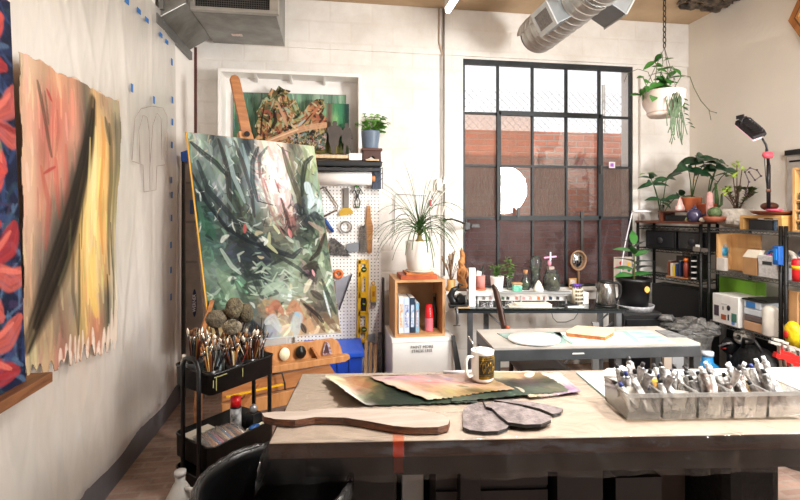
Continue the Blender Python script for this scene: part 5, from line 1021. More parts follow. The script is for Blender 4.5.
# posters and little paint shelf at the right edge
T = thing('wall_poster', 'pale poster with a black hanger bar at the right edge of the photo', 'poster', P(795, 170, X=XR-.01))
a = P(788, 152, X=XR-.012); MB().b2((XR-.02, a.y-.5, 1.2), (XR-.012, a.y, a.z)).build('poster_sheet', mat('b8b0a8', .6, h2='a49c94', scale=10), T); MB().b2((XR-.035, a.y-.5, a.z-.03), (XR-.008, a.y+.01, a.z+.012)).build('hanger_bar', blk, T); MB().b2((XR-.023, a.y-.5, a.z-.09), (XR-.02, a.y-.02, a.z-.075)).build('printed_line', blk, T)
T = thing('small_paint_shelf', 'small light wooden shelf of paint jars at the right edge above the rack', 'shelf', Vector((3.45, 2.75, 1.4405))); a = onB(792.5, .06, 0); y = a.y; lt = mat('dcb074', .5, h2='c89858', scale=6)
ztop = P(793, 168, X=3.42).z
MB().b2((3.42, y-.02, 1.4405), (3.60, y, ztop)).build('side_panel', lt, T); MB().b2((3.42, y-.32, 1.4405), (3.60, y-.30, ztop)).build('side_panel', lt, T)
levs = [1.4405, 1.515, 1.59, 1.665, ztop-.015]
for z in levs: MB().b2((3.42, y-.30, z), (3.60, y-.02, z+.012)).build('shelf_board', lt, T)
rr = random.Random(2)
for li, z in enumerate(levs[:-1]):
    for k in range(4):
        yy = y-.05-k*.065; cc_ = ['3a5a4a','d8d0c4','4a6a5a','a8c0b0','6a5a4a','c8c4b8','2c3c3a'][(li*3+k) % 7]
        J = thing('paint_jar', 'small paint jar on the little wooden shelf at the right edge', 'jar', (3.45, yy, z+.0125), group='paint jars on the small wooden shelf')
        MB().lathe((3.45, yy, z+.0125), [(.001,0),(.022,0),(.022,.035),(.018,.04),(.001,.04)], 14).build('jar_body', mat(cc_, .4), J); MB().lathe((3.45, yy, z+.053), [(.001,0),(.02,0),(.02,.01),(.001,.01)], 14).build('jar_lid', mat('e8e4dc' if k % 2 else '2a2a2a', .4), J)
# hexagon frame on the right wall
T = thing('hexagon_mirror', 'hexagonal wooden framed mirror on the right wall in the top right corner', 'mirror', P(800, 20, X=XR-.03)); a = P(787.5, 21, X=XR-.03)
def hexr(r, X): return [Vector((X, a.y-.33+math.cos(k*PI/3)*r, a.z+math.sin(k*PI/3)*r)) for k in range(6)]
def hring(r0, r1, X, m_, nm):
    A_, B_ = hexr(r0, X), hexr(r1, X); m = MB()
    for k in range(6): j = (k+1) % 6; m.prism([A_[k], A_[j], B_[j], B_[k]], (-.02,0,0))
    m.build(nm, m_, T)
hring(.33, .28, XR-.005, mat('b8783c', .45, h2='9a5c28', scale=8), 'outer_frame'); hring(.28, .262, XR-.005, mat('6a3c1c', .5), 'frame_groove'); hring(.262, .24, XR-.012, mat('c88a4a', .45), 'inner_frame')
MB().prism(hexr(.26, XR-.004), (-.006,0,0)).build('mirror_glass', mat('e0dcd8', .05, 1, var=.02), T)
# ---------------- contents of rack A
gx = lambda px, y=.0: onA(px, y, 0)
def boxA(nm, lab, cat, p0, p1, z0, z1, m_, y0=.02, dy=.15, g=None, **k):
    a = RA.inverted() @ onA(p0, y0, 0); b = RA.inverted() @ onA(p1, y0, 0); return MB(RA).b2((a.x, y0, z0), (b.x, y0+dy, z1)).one(nm, m_, lab, cat, g, **k)
T = thing('black_speaker', 'black speaker-like box on the upper shelf of the corner rack, left one', 'speaker', onA(675,.1,1.2205))
def spk(T, p0, p1):
    a = RA.inverted() @ onA(p0,.02,0); b = RA.inverted() @ onA(p1,.02,0); MB(RA).b2((a.x,.03,1.2205),(b.x,.2,1.395)).build('cabinet', mat('101011', .35), T, bevel=.005); MB(RA).b2((a.x+.012,.026,1.235),(b.x-.012,.0295,1.38)).build('front_panel', mat('19191b', .2), T); c = RA @ Vector(((a.x+b.x)/2,.024,1.30)); MB(fr(c, aA, Matrix.Rotation(PI/2,4,'X'))).lathe((0,0,0), [(.001,0),(.03,0),(.028,.004),(.001,.002)], 20).build('driver', mat('26262a', .4), T)
spk(T, 645, 675); T = thing('black_speaker', 'black speaker-like box on the upper shelf of the corner rack, beside the wire rack post', 'speaker', onA(692,.1,1.2205)); spk(T, 677, 706)
MB().b2((0,0,0),(0,0,0)) if 0 else None
boxA('grey_carton', 'small grey-brown carton hanging low on the corner rack, left of its twin', 'box', 693, 699.5, 1.2205, 1.262, mat('6a6058', .6), -.028, .04)
boxA('grey_carton', 'small grey-brown carton on the corner rack next to the wire rack post', 'box', 701, 708, 1.2205, 1.255, mat('5c534c', .6), -.028, .04)
boxA('white_cube', 'tiny white cube on top of the left grey carton', 'box', 695.5, 699, 1.2625, 1.282, mat('dcd8d0', .5), -.026, .03)
T = thing('leaflet_holder', 'clear leaflet holder with books and an orange-capped bottle on the corner rack', 'holder', onA(677,.1,.95)); a = RA.inverted() @ onA(666,.0,0); b = RA.inverted() @ onA(688,.0,0)
MB(RA).b2((a.x,.16,.9505),(b.x,.17,1.15)).build('holder_back', mat('4a3a30', .5, h2='2c241e', scale=10), T); MB(RA).b2((a.x,.0,.9505),(b.x,.17,.962)).build('holder_tray', mat('a8744a', .5), T)
for k, (px, c_, h_) in enumerate(((669,'6a3a28',.14),(672,'d8c8b0',.12),(674.5,'d8b828',.10),(677,'26365c',.12),(680,'1f2a44',.15))):
    x = (RA.inverted() @ onA(px,.03,0)).x; B = thing('book', ['dark red book in the corner leaflet holder','cream booklet in the corner leaflet holder','yellow booklet in the corner leaflet holder','navy book in the corner leaflet holder, shorter','tall navy book in the corner leaflet holder'][k], 'book', RA @ Vector((x,.05,.9625)), group='books in the leaflet holder'); MB(RA).b2((x-.009,.02,.9625),(x+.009,.14,.9625+h_)).build('cover', mat(c_, .5), B); MB(RA).b2((x-.006,.024,.97),(x+.006,.138,.9635+h_)).build('pages', mat('e0d8c8', .7), B)
T = thing('orange_cap_bottle', 'reddish bottle with an orange cap beside the black paper tray', 'bottle', onA(685.5,-.0,.962)); c = onA(686,.03,.9625)
MB().lathe(c, [(.001,0),(.022,0),(.023,.12),(.012,.15),(.001,.15)], 16).build('bottle_body', mat('8a3c2c', .4), T); MB().lathe(c+Vector((0,0,.1505)), [(.001,0),(.02,0),(.02,.03),(.001,.03)], 14).build('bottle_cap', mat('e8701c', .4), T)
T = thing('paper_tray', 'black stacked paper tray with white sheets on the corner rack', 'paper tray', onA(700,.1,.8)); a = RA.inverted() @ onA(690.5,-.0,0); b = RA.inverted() @ onA(710,-.0,0); xa_, xb_ = a.x, min(b.x, lenA-.03)
for x in (xa_, xb_-.006): MB(RA).b2((x,.0,.955),(x+.006,.2,1.185)).build('tray_side', blk, T)
for k in range(5): z = .957+.054*k; MB(RA).b2((xa_+.006,.0,z),(xb_-.006,.2,z+.004)).build('tray_shelf', mat('303030', .3, .3), T)
for k in range(4): z = .962+.054*k; MB(RA).b2((xa_+.012,-.012,z+.001),(xb_-.012,.19,z+.009)).build('paper_sheet', mat('dcd8d4', .6), T)
for k, (px, c_) in enumerate(((676,'8a8078'),(678.5,'c8beb0'),(681,'b0a494'))):
    x = (RA.inverted() @ onA(px,.1,0)).x; MB(RA).b2((x-.008,.21,.96),(x+.006,.235,1.2)).one('upright_tube', mat(c_, .6), ['brown-grey rolled tube standing behind the leaflet holder, left','pale rolled tube standing behind the leaflet holder, middle','tan rolled tube standing behind the leaflet holder, right'][k], 'tube')
# ---------------- contents of rack B
def boxB(nm, lab, cat, p0, p1, z0, z1, m_, y0=.03, dy=.2, one=True, T=None, **k):
    a = onB(p0, y0, 0); b = onB(p1, y0, 0); m = MB().b2((3.36+y0, b.y, z0), (3.36+y0+dy, a.y, z1)); return m.one(nm, m_, lab, cat, **k) if T is None else m.build(nm, m_, T, **k)
z2 = 1.0755; z3 = .6205
c = onB(722.5,.08,z2); T = thing('water_bottle', 'clear water bottle with a blue label on the middle shelf', 'bottle', c)
MB().lathe(c, [(.001,0),(.04,0),(.042,.01),(.04,.1),(.042,.11),(.042,.2),(.018,.26),(.016,.28),(.001,.28)], 22).build('bottle_body', mat('c0ccd0', .1, alpha=.55), T); MB().lathe(c+Vector((0,0,.125)), [(.0425,0),(.0435,0),(.0435,.07),(.0425,.07)], 22).build('label', mat('3aa0c8', .4), T); MB().lathe(c+Vector((0,0,.28)), [(.001,0),(.018,0),(.018,.02),(.001,.02)], 14).build('cap', mat('e8e8e8', .4), T)
boxB('white_carton', 'short white carton in front of the water bottle', 'box', 716.5, 724.5, z2, z2+.11, mat('dcd4cc', .5), -.005, .035, bevel=.002)
boxB('plywood_board', 'tall light wooden panel standing on the middle shelf', 'panel', 729.5, 760, z2, 1.395, mat('d8a870', .5, h2='c4925c', scale=4, stretch=(1,4,1)), .14, .02)
a = onB(729.5,.14,0); MB().b2((3.37, a.y-.02, z2), (3.50, a.y, 1.39)).one('plywood_board', mat('e0b47c', .5, h2='d0a068', scale=4), 'narrow wooden side panel facing out beside the water bottle', 'panel')
T = thing('brown_paper_bag', 'brown cardboard box with a pale folded top on the middle shelf', 'box', onB(748,.05,z2))
boxB('box_body', '', '', 742.5, 756.5, z2, z2+.14, mat('b08458', .6), .0, .11, T=T, bevel=.003)
a = onB(742.5,.0,0); b = onB(756.5,.0,0); MB().prism([(3.36,b.y,z2+.1405),(3.36,a.y,z2+.1405),(3.40,a.y-.01,z2+.20),(3.40,b.y+.01,z2+.20)], (.05,0,0)).build('folded_top', mat('e4d8c4', .6), T)
T = thing('white_basket', 'white woven plastic basket with a handle hole full of blue tools', 'basket', onB(767,.08,z2)); a = onB(757.5,-.005,0); b = onB(777,-.005,0); wb = mat('e0dedc', .5, h2='c8c6c4', scale=60, bump=.3)
x0_ = 3.355
m = MB(); m.prism([(x0_+.01,b.y+.01,z2),(x0_,b.y,z2+.17),(x0_,a.y,z2+.17),(x0_+.01,a.y-.01,z2)], (.008,0,0)); m.build('front_side', wb, T)
MB().b2((x0_+.26,b.y,z2),(x0_+.268,a.y,z2+.17)).build('back_side', wb, T); MB().b2((x0_+.01,a.y-.008,z2),(x0_+.26,a.y,z2+.17)).build('left_side', wb, T); MB().b2((x0_+.01,b.y,z2),(x0_+.26,b.y+.008,z2+.17)).build('right_side', wb, T); MB().b2((x0_+.01,b.y+.008,z2),(x0_+.26,a.y-.008,z2+.006)).build('basket_floor', wb, T)
ym = (a.y+b.y)/2; MB().b2((x0_-.001,ym-.04,z2+.10),(x0_+.001,ym+.04,z2+.125)).build('handle_hole', mat('3a3a3a', .8), T)
bl = mat('2060a8', .4); 
for k, (dy, c_, lb) in enumerate(((.05,'2a6ab0','blue ring handle sticking out of the white basket, left'),(-.0,'2468b4','blue ring handle sticking out of the white basket, middle'),(-.06,'e0e0e0','white ring handle sticking out of the white basket, right'))):
    cc_ = Vector((x0_+.1, ym+dy, z2+.15)); MB().tube([cc_+Vector((0, math.cos(j*PI/10)*.04, math.sin(j*PI/10)*.055)) for j in range(-10, 11)], .011, 8).one('tool_handle', mat(c_, .4), lb, 'handle')
MB().ball((x0_+.06, ym+.035, z2+.155), (.03,.035,.02), 10, .1).one('pink_sponge', mat('e03a8a', .5), 'bright pink lump at the rim of the white basket', 'sponge')
T = thing('blue_clip_board', 'blue plastic tool clipped on the rack post beside the basket', 'tool', onB(780.5,-.03,1.15)); c = onB(780,-.035,0)
MB().b2((3.29,c.y-.022,z2+.115),(3.335,c.y+.03,z2+.255)).build('tool_body', mat('1a5aa8', .35), T, bevel=.006); MB().b2((3.282,c.y-.01,z2+.15),(3.29,c.y+.012,z2+.235)).build('tool_front', mat('2a78c8', .3), T)
# rack C middle
def yC(px, y=.05): return onB(px, y, 0).y
T = thing('white_tape_roll', 'big white tape roll standing on the middle shelf past the rack post', 'tape roll', Vector((3.5, yC(790), z2)))
cc_ = Vector((3.44, yC(789,.08), z2+.155)); MB().b2((3.38,yC(797),z2),(3.6,yC(784),z2+.09)).one('white_bin', mat('cfcfd4', .5), 'white ribbed bin under the tape roll at the right edge', 'bin', bevel=.004)
MB().tube([cc_+Vector((0, math.cos(j*PI/14)*.045, math.sin(j*PI/14)*.045)) for j in range(29)], .019, 8, caps=False).build('roll', mat('dcd4c8', .5), T)
T = thing('red_can', 'red can with a yellow band at the right edge of the middle shelf', 'can', Vector((3.43, yC(797.5,.06), z2))); c = Vector((3.42, yC(799,.06), z2))
MB().lathe(c, [(.001,0),(.045,0),(.045,.05),(.045,.15),(.03,.165),(.001,.165)], 20).build('can_body', mat('c81c20', .35), T); MB().lathe(c+Vector((0,0,.085)), [(.0455,0),(.046,0),(.046,.03),(.0455,.03)], 20).build('band', mat('e8b020', .4), T); MB().ball(c+Vector((.05,0,.2)), (.04,.04,.035), 12).one('blue_ball', mat('1c4a8a', .4), 'blue rounded lid behind the red can at the right edge', 'lid')
# lower shelf
boxB('green_folder_box', 'bright green box behind the white printed carton', 'box', 719, 756, z3+.0, z3+.36, mat('7fb838', .45), .22, .1)
T = thing('white_printed_carton', 'white carton printed with small dark and coloured icons on the lower shelf', 'carton', onB(727,.05,z3)); a = onB(713,-.01,0); b = onB(739,-.01,0)
X0 = 3.345; MB().b2((X0,b.y,z3),(X0+.30,a.y,z3+.25)).build('carton_body', mat('eae6e0', .5), T, bevel=.005)
def prn(px, py, w_, h_, c_, shape='box'):
    p = P(px, py, X=X0-.002)
    if shape == 'box': MB().box(p, (.002, w_, h_)).build('printed_icon', mat(c_, .5), T)
    else: MB(fr(p,0,Matrix.Rotation(PI/2,4,'Y'))).lathe((0,0,-.001), [(.001,0),(w_/2,0),(w_/2,.002),(.001,.002)], 16, sq=(1.3,1)).build('printed_icon', mat(c_, .5), T)
prn(716.5,310,.05,.09,'4a3a44'); prn(728.5,308,.035,.035,'2a2a2e','disc'); prn(723,308,.014,.03,'8a8078'); prn(723.5,317,.05,.045,'a85838'); prn(728.3,317.5,.012,.05,'22262c'); prn(734,318,.05,.07,'4a7a6a'); prn(733,323,.03,.03,'5a8ac8'); prn(724,304,.06,.008,'c8c4c0')
# cylinder packs right of carton
T = thing('plastic_tub_stack', 'stack of clear plastic tubs with a blue label next to the white carton', 'tubs', onB(752,.05,z3)); a = onB(741.5,.0,0); b = onB(763,.0,0)
for k, (z0_, z1_, c_) in enumerate(((0,.075,'c89c78'),(.077,.125,'6a5c58'),(.127,.18,'d8dce0'),(.182,.245,'ccd4dc'))): MB().b2((3.37,b.y+.01*k,z3+z0_),(3.6,a.y-.01,z3+z1_)).build('tub', mat(c_, .35), T, bevel=.008)
MB().b2((3.366,(a.y+b.y)/2-.02,z3+.19),(3.3695,(a.y+b.y)/2+.06,z3+.235)).build('blue_label', mat('3a78b8', .4), T)
for k in range(4): c = Vector((3.40+.02*k, onB(752,.08,0).y, z3+.2455+.006*k)); 
MB().b2((3.36,b.y,z3+.2455),(3.66,a.y-.0,z3+.256)).b2((3.38,b.y-.02,z3+.256),(3.64,a.y-.04,z3+.266)).one('black_folder_pile', blk, 'thin black folders lying on top of the plastic tubs', 'folders')
c = onB(771,.04,z3); MB().lathe(c, [(.001,0),(.055,0),(.058,.01),(.058,.2),(.04,.225),(.03,.23),(.001,.232)], 24, sq=(.9,1)).one('white_canister', mat('e4dcd0', .45), 'off-white upright canister beside the rack post', 'canister')
boxB('tan_board', 'tan wooden board standing at the right edge of the lower shelf', 'board', 783.5, 797, z3, 1.0, mat('d0a070', .5, h2='bc8c5c', scale=4), .02, .02)
T = thing('yellow_bag', 'yellow bag with red marks at the right edge below the rack', 'bag', Vector((3.34, yC(799), z3))); c = Vector((3.352, yC(800,.0), z3)); MB().lathe(c+Vector((-.05,0,0)), [(.001,0),(.04,0),(.06,.06),(.06,.13),(.03,.17),(.001,.18)], 9, sq=(.7,1)).build('bag_body', mat('e8c81c', .4, bump=.5), T); MB().ball(c+Vector((-.095,.015,.08)), (.006,.02,.03), 8).build('red_mark', mat('c82820', .5), T)
MB().b2((3.34,yC(812,0),z3-.04),(3.5,yC(782,0),z3-.001)).one('support_board', mat('3a2c22', .6), 'dark board edge under the yellow bag', 'board') if 0 else None
# bottom of rack: jugs, bags, roll, headset
T = thing('blue_water_jug', 'large translucent blue water jug on the floor under the wire rack, left one', 'water jug', onB(716,.1,0))
def jug(T, c, r=.13, h=.42):
    MB().lathe(c, [(.001,0),(r*.95,0),(r,.02)]+[(r*(1-.05*(k % 2)), .06+.04*k) for k in range(int((h-.12)/.04))]+[(r*.9,h-.06),(r*.3,h),(r*.28,h+.05),(.001,h+.05)], 26).build('jug_body', mat('2a8ac8', .15, alpha=.75), T); MB().lathe(c+Vector((0,0,h+.0505)), [(.001,0),(r*.32,0),(r*.32,.03),(.001,.03)], 16).build('jug_cap', mat('dcE4ec', .4), T)
jug(T, Vector((3.20,3.86,0)), .11, .40); T = thing('blue_water_jug', 'large translucent blue water jug under the wire rack, nearer the rack post', 'water jug', onB(716,.1,0)); jug(T, Vector((3.55,3.60,0)), .11, .40)
T = thing('blue_water_jug', 'translucent blue water jug standing beside the steel table right leg', 'water jug', cf(2.15,3.4,0)); jug(T, cf(2.37,3.62,0), .13, .43)
m = MB(); c = cf(2.45,4.0,0); m.lathe(c, [(.001,0),(.1,0),(.14,.1),(.16,.3),(.17,.5),(.19,.56)], 22)
rb = random.Random(9)
for k in range(26): m.ball(c+Vector((rb.uniform(-.17,.17), rb.uniform(-.12,.12), .60+rb.uniform(-.06,.06))), (rb.uniform(.05,.1), rb.uniform(.05,.08), rb.uniform(.03,.06)), 9, .16, k)
for f_i in range(len(m.s)): m.s[f_i] = False
m.mi = 0
m.one('grey_plastic_bag', mat('4c4a48', .3, h2='7c7a76', scale=14, bump=.8, alpha=.9), 'crumpled translucent grey plastic bag at the foot of the corner rack', 'bag')
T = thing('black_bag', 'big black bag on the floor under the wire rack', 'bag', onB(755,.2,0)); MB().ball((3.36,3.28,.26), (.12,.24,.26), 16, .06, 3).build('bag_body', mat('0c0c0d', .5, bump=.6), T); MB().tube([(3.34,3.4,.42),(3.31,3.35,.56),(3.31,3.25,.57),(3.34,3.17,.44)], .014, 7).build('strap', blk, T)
T = thing('paper_towel_roll', 'white roll hanging below the lower shelf', 'roll', P(745,336,X=3.45)); c = P(744,337,X=3.42); m = MB(fr(c,0,Matrix.Rotation(PI/2,4,'Y') )); m.lathe((0,0,-.05), [(.022,0),(.055,0),(.055,.1),(.022,.1),(.022,0)], 24); m.build('roll', mat('dcd4c8', .7), T); MB().cyl(c+Vector((-.1,0,0)), c+Vector((.15,0,0)), .009).build('holder_rod', blk, T); MB().bar(c+Vector((.08,0,0)), (c.x+.08,c.y,z3-.035), .01, .01).build('holder_arm', blk, T)
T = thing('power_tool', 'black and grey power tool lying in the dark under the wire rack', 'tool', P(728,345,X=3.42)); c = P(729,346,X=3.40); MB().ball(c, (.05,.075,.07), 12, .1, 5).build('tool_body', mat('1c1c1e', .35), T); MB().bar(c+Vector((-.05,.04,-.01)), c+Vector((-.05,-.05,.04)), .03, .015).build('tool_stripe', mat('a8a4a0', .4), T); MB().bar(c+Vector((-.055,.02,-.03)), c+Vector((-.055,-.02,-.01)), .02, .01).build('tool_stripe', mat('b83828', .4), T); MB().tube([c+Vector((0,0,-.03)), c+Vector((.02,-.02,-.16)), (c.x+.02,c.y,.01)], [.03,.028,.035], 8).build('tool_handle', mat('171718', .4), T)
# red bar clamps at the right edge, standing in a bucket
T = thing('clamp_bucket', 'dark bucket holding the red bar clamps at the right edge', 'bucket', P(797,380,D=2.95)); bc = cf(2.52,2.98,0); MB().lathe(bc, [(.001,0),(.13,0),(.16,.4),(.15,.4),(.125,.02),(.001,.02)], 24).build('bucket', mat('1a1a1a', .5), T)
rr = random.Random(14)
for k in range(9):
    px, py = 779+2.6*k+rr.uniform(-1,1), 337+rr.uniform(0,10)+k*1.2; top = P(px, py, D=2.78+.03*k); base = bc+Vector((rr.uniform(-.08,.08), rr.uniform(-.08,.08), .1))
    C_ = thing('bar_clamp', 'steel bar clamp with a red handle in the bucket at the right edge', 'clamp', base, group='red bar clamps at the right edge')
    MB().bar(base, top, .012, .018).build('bar', mat('b0aaa0', .3, .8), C_); d = (top-base).normalized(); sd_ = Vector((-1,.2,.25)).normalized()
    MB().bar(top-sd_*.01, top+sd_*.05, .02, .014).build('jaw', mat('d8d4cc', .3, .6), C_); p = top-d*.09; MB().bar(p-sd_*.055, p+sd_*.03, .028, .03).build('red_handle', mat('d8201c', .35), C_)
MB().bar(P(787,349,D=2.7), P(802,358,D=2.7), .03, .03).one('red_clamp_head', mat('d02420', .35), 'large red clamp head in front of the others at the right edge', 'clamp', bevel=.005) if 0 else None
# ------------------------------------------------------------------ hanging planter
hp = cf((663-400)/F*3.9, 3.9, 0); T = thing('hanging_planter', 'white hanging planter of trailing plants on a chain from the ceiling', 'hanging plant', (hp.x, hp.y, 2.36))
cH = Vector((hp.x, hp.y, P(663,117,D=3.9).z)); cream = mat('ead8cc', .45)
MB().lathe(cH, [(.001,0),(.10,0),(.115,.012),(.12,.03),(.115,.032),(.15,.1),(.165,.18),(.168,.205),(.155,.205),(.15,.17),(.001,.165)], 36).build('planter_bowl', cream, T); MB().lathe(cH+Vector((0,0,.028)), [(.117,0),(.1225,.001),(.1225,.008),(.118,.01)], 36).build('bowl_ridge', mat('c8ac9c', .5), T)
m = MB(); tp_ = P(664.5,48,D=3.9)
for k in range(3): a = 2*PI*k/3+.5; m.tube([cH+Vector((math.cos(a)*.155,math.sin(a)*.155,.2)), tp_], .003, 5)
m.build('hanger_wire', mat('8a8480', .5), T)
ch_ = mat('3a3632', .4, .7); m = MB(); z = tp_.z; k = 0
while z < ZC-.01:
    c = Vector((tp_.x, tp_.y, z+.022)); ax = Vector((1,0,0)) if k % 2 else Vector((0,1,0)); m.tube([c+ax*(math.cos(j*PI/6)*.012)+Vector((0,0,math.sin(j*PI/6)*.026)) for j in range(13)], .0042, 6, caps=False); z += .044; k += 1
m.build('chain', ch_, T)
ml = MB(); ms = MB(); rr = random.Random(17); tc_ = cH+Vector((0,0,.2)); leafg = mat('3f7a30', .4, h2='2c5a24', scale=10)
D3 = 3.88
for path, nl, L in (([(662,90),(660,78),(663,62),(661,52)],8,.07),([(664,90),(668,76),(672,66),(678,72)],6,.08),([(660,90),(655,80),(657,66),(654,60)],6,.07),([(650,92),(645,86),(642,90),(640,97)],6,.06),([(655,91),(653,96),(654,102)],3,.09),([(668,90),(666,80),(660,72)],6,.07),([(672,90),(679,94),(684,102),(684,112)],5,.06),([(648,90),(644,80),(643,76)],4,.05),([(665,88),(663,84),(668,80)],7,.08)):
    pts = [P(x, y, D=D3+rr.uniform(-.08,.05)) for x, y in path]; ms.tube(pts, .003, 5)
    for j in range(nl): t = (j+.5)/nl*(len(pts)-1); i = min(len(pts)-2, int(t)); p = pts[i].lerp(pts[i+1], t-i); a = rr.uniform(0, 6.3); ml.leaf(p, (math.cos(a), math.sin(a), rr.uniform(-.9,.4)), L*1.5*rr.uniform(.8,1.2), L*.75, .5, 5, .25, (0,-.7,.7))
ms.build('stem', mat('5a6a3a', .6), T); ml.build('leaves', leafg, T)
m = MB(); m.tube([P(x, y, D=D3) for x, y in ((674,88),(682,75),(690,77),(694,88),(701,101),(710,111),(717,113))], .0035, 5); m.tube([P(x, y, D=D3) for x, y in ((709,110),(711,120))], .0025, 5); m.tube([P(x, y, D=D3) for x, y in ((655,88),(648,72),(638,69),(628,73),(624,82))], .0025, 5); m.build('runner_stem', mat('5a5c40', .6), T)
m = MB(); rr = random.Random(19)
for k in range(34):
    x = rr.uniform(668,680); y = rr.uniform(88,98); pts = [P(x, y, D=3.75+rr.uniform(-.03,.04))]; a = rr.uniform(-1,1)
    for j in range(5): x += rr.uniform(-3,3)+a*.3; y += rr.uniform(7,11); pts.append(P(x, y, D=3.75))
    m.tube(pts[:rr.randint(3,6)], .0035, 5)
m.build('trailing_stems', mat('5c7050', .6, h2='44583c', scale=20), T)
m = MB(); z_pts = [P(x, y, D=3.72) for x, y in ((682,96),(684,104),(683,112),(686,120),(690,126))]
for j in range(14): t = j/13*(len(z_pts)-1); i = min(3, int(t)); p = z_pts[i].lerp(z_pts[i+1], t-i); s_ = 1 if j % 2 else -1; m.leaf(p, (s_,-.1,-.3), .05, .022, .2, 4)
m.build('zigzag_leaves', mat('4a8438', .4, h2='3a6a2c', scale=20), T)

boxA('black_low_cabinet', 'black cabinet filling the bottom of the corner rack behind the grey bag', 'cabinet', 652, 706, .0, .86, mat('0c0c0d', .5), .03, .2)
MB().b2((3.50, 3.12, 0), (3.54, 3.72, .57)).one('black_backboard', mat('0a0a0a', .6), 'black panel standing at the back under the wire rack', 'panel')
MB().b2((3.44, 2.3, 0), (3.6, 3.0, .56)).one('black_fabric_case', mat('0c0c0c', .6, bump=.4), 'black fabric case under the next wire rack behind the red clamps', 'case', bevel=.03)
# ================================================================== LADDER, EASEL AND ITS PAINTING
T = thing('folded_ladder', 'folded grey step ladder with blue ends standing behind the easel painting by the corner', 'ladder', P(192, 345, Y=4.05)); la = mat('8c8178', .5, .2, h2='786e66'); YL = 4.05
MB().prism([P(x, y, Y=YL) for x, y in ((185,161),(189.5,161),(205,345),(205,398),(186,398))], (0,.03,0)).build('rail', la, T, bevel=.003); MB().prism([P(x, y, Y=YL+.06) for x, y in ((181.5,158),(184.5,158),(185,398),(181,398))], (0,.03,0)).build('rail', mat('2a2624', .5), T)
MB().prism([P(x, y, Y=YL-.02) for x, y in ((180.5,152),(187,150),(190,155),(190,163),(181,161))], (0,.1,0)).build('end_cap', mat('1e4fa0', .4), T, bevel=.004); MB().prism([P(x, y, Y=YL-.012) for x, y in ((190,200),(194,200),(195,214),(190,214))], (0,.03,0)).build('blue_bracket', mat('24426e', .4), T)
for y in (183,222,262): MB().bar(P(186,y,Y=YL-.004), P(197 if y > 200 else 191,y,Y=YL-.004), .006, .02).build('rung', mat('6a625c', .5), T)
o_ = P(194.5, 303, Y=YL-.002); MB(fr(o_, 0, Matrix.Rotation(PI/2, 4, 'X'))).lathe((0,0,0), [(.001,0),(.027,0),(.027,.003),(.001,.003)], 28, sq=(.62,4.2)).build('oval_label', mat('16264e', .4), T)
text('label_lettering', 'WERNER', .036, Matrix.Translation(o_+Vector((0,-.0045,0))) @ Matrix.Rotation(PI/2, 4, 'X') @ Matrix.Rotation(PI/2, 4, 'Z'), mat('e8e8ec', .5), T)
# painting pose: rectangle recovered from its four corners
k_ = 3.4
def cv(x, up, d): return cf(x, d, 0)+Vector((0,0,up))
pTL = cf(-.4532*k_, k_, H+.16596*k_); pU = cv(.2453*k_, -.0112*k_, .1362*k_); pV = cv(.0708*k_, -.4405*k_, -.044*k_); pN = pU.cross(pV).normalized()
if pN.dot(pTL-Vector((0,0,H))) > 0: pN = -pN      # towards the viewer
ET = thing('easel_painting', 'large abstract green forest painting with a pink glow, standing on the easel', 'painting', pTL+pV+pU*.5)
pt = Paint(300, 480, '6a7a70').cells(['a9bfae 5d6b68 9fb3ab 4a5a5e e9e4d8 f3d9cc 8a8f78 c9d2b0','7c8f8a 8fa39c 5b6a66 a8bfb8 d8c8b8 fbe6e0 7f8a72 a9b88f','5f7470 92a8a2 4f5b58 9db3b5 efe9e2 fff2ec 6b7463 93a88a','44595a 6e827d 5f6a60 8aa0a0 d9cfc2 f2cfc6 4d5a58 b8ccc8','3f6a5a 4c5a5a 515d56 6b7c72 a39f8d b07f74 3c4844 6f8a7a','4a7a68 5a6b66 3c4848 5a6a62 7d8674 5a5a52 4c5f50 62705a','5d7d70 4f6060 39444a 485660 55604f 8f9a84 7f8c72 7d8f78','7f9a8a 6d8578 4b5a54 3f4c50 90a58f a9bba0 55524a 8b9a80','6b8a6e 7fa088 5a6f60 8fae9a b4c4b0 9fb09a a0a08a 8a9a80','4f6a55 8aa68a 6b7f78 c07a45 8f8f80 c6a983 6f6658 7d8070','b9a060 5a6a6a 3f4a55 a8b4b8 d9c9a0 c9a070 b59a74 a8936b'])
pt.dabs(500, .1, .03, PI/2, .25, jit=.3, a=.65, box=(0,0,1,.42), bend=.15)
pt.dabs(700, .08, .03, .3, 1.2, jit=.38, a=.7, box=(0,.38,1,1))
pt.dabs(120, .07, .012, PI/2, .5, cols=['e8efe6','c8dcd8','2c3838','20282c','d8c8a0'], a=.7, box=(0,0,1,.5))
pt.dabs(70, .06, .028, .4, 1.3, cols=['c8d8c4','a8c4b4','2c3838','20282c','dcd0a0','e4e8dc'], a=.7, box=(0,.45,1,1))
pt.dabs(26, .10, .02, .1, .3, cols=['b8ccb4','c4d4c0','a4bca4','8ca890'], a=.8, box=(.35,.62,.68,.8))
pt.dabs(46, .05, .02, .9, .8, cols=['e0a0a0','c87878','f4dcd8','f0c8c0','ffffff'], a=.75, box=(.45,.08,.66,.32))
dk = '303a3e'
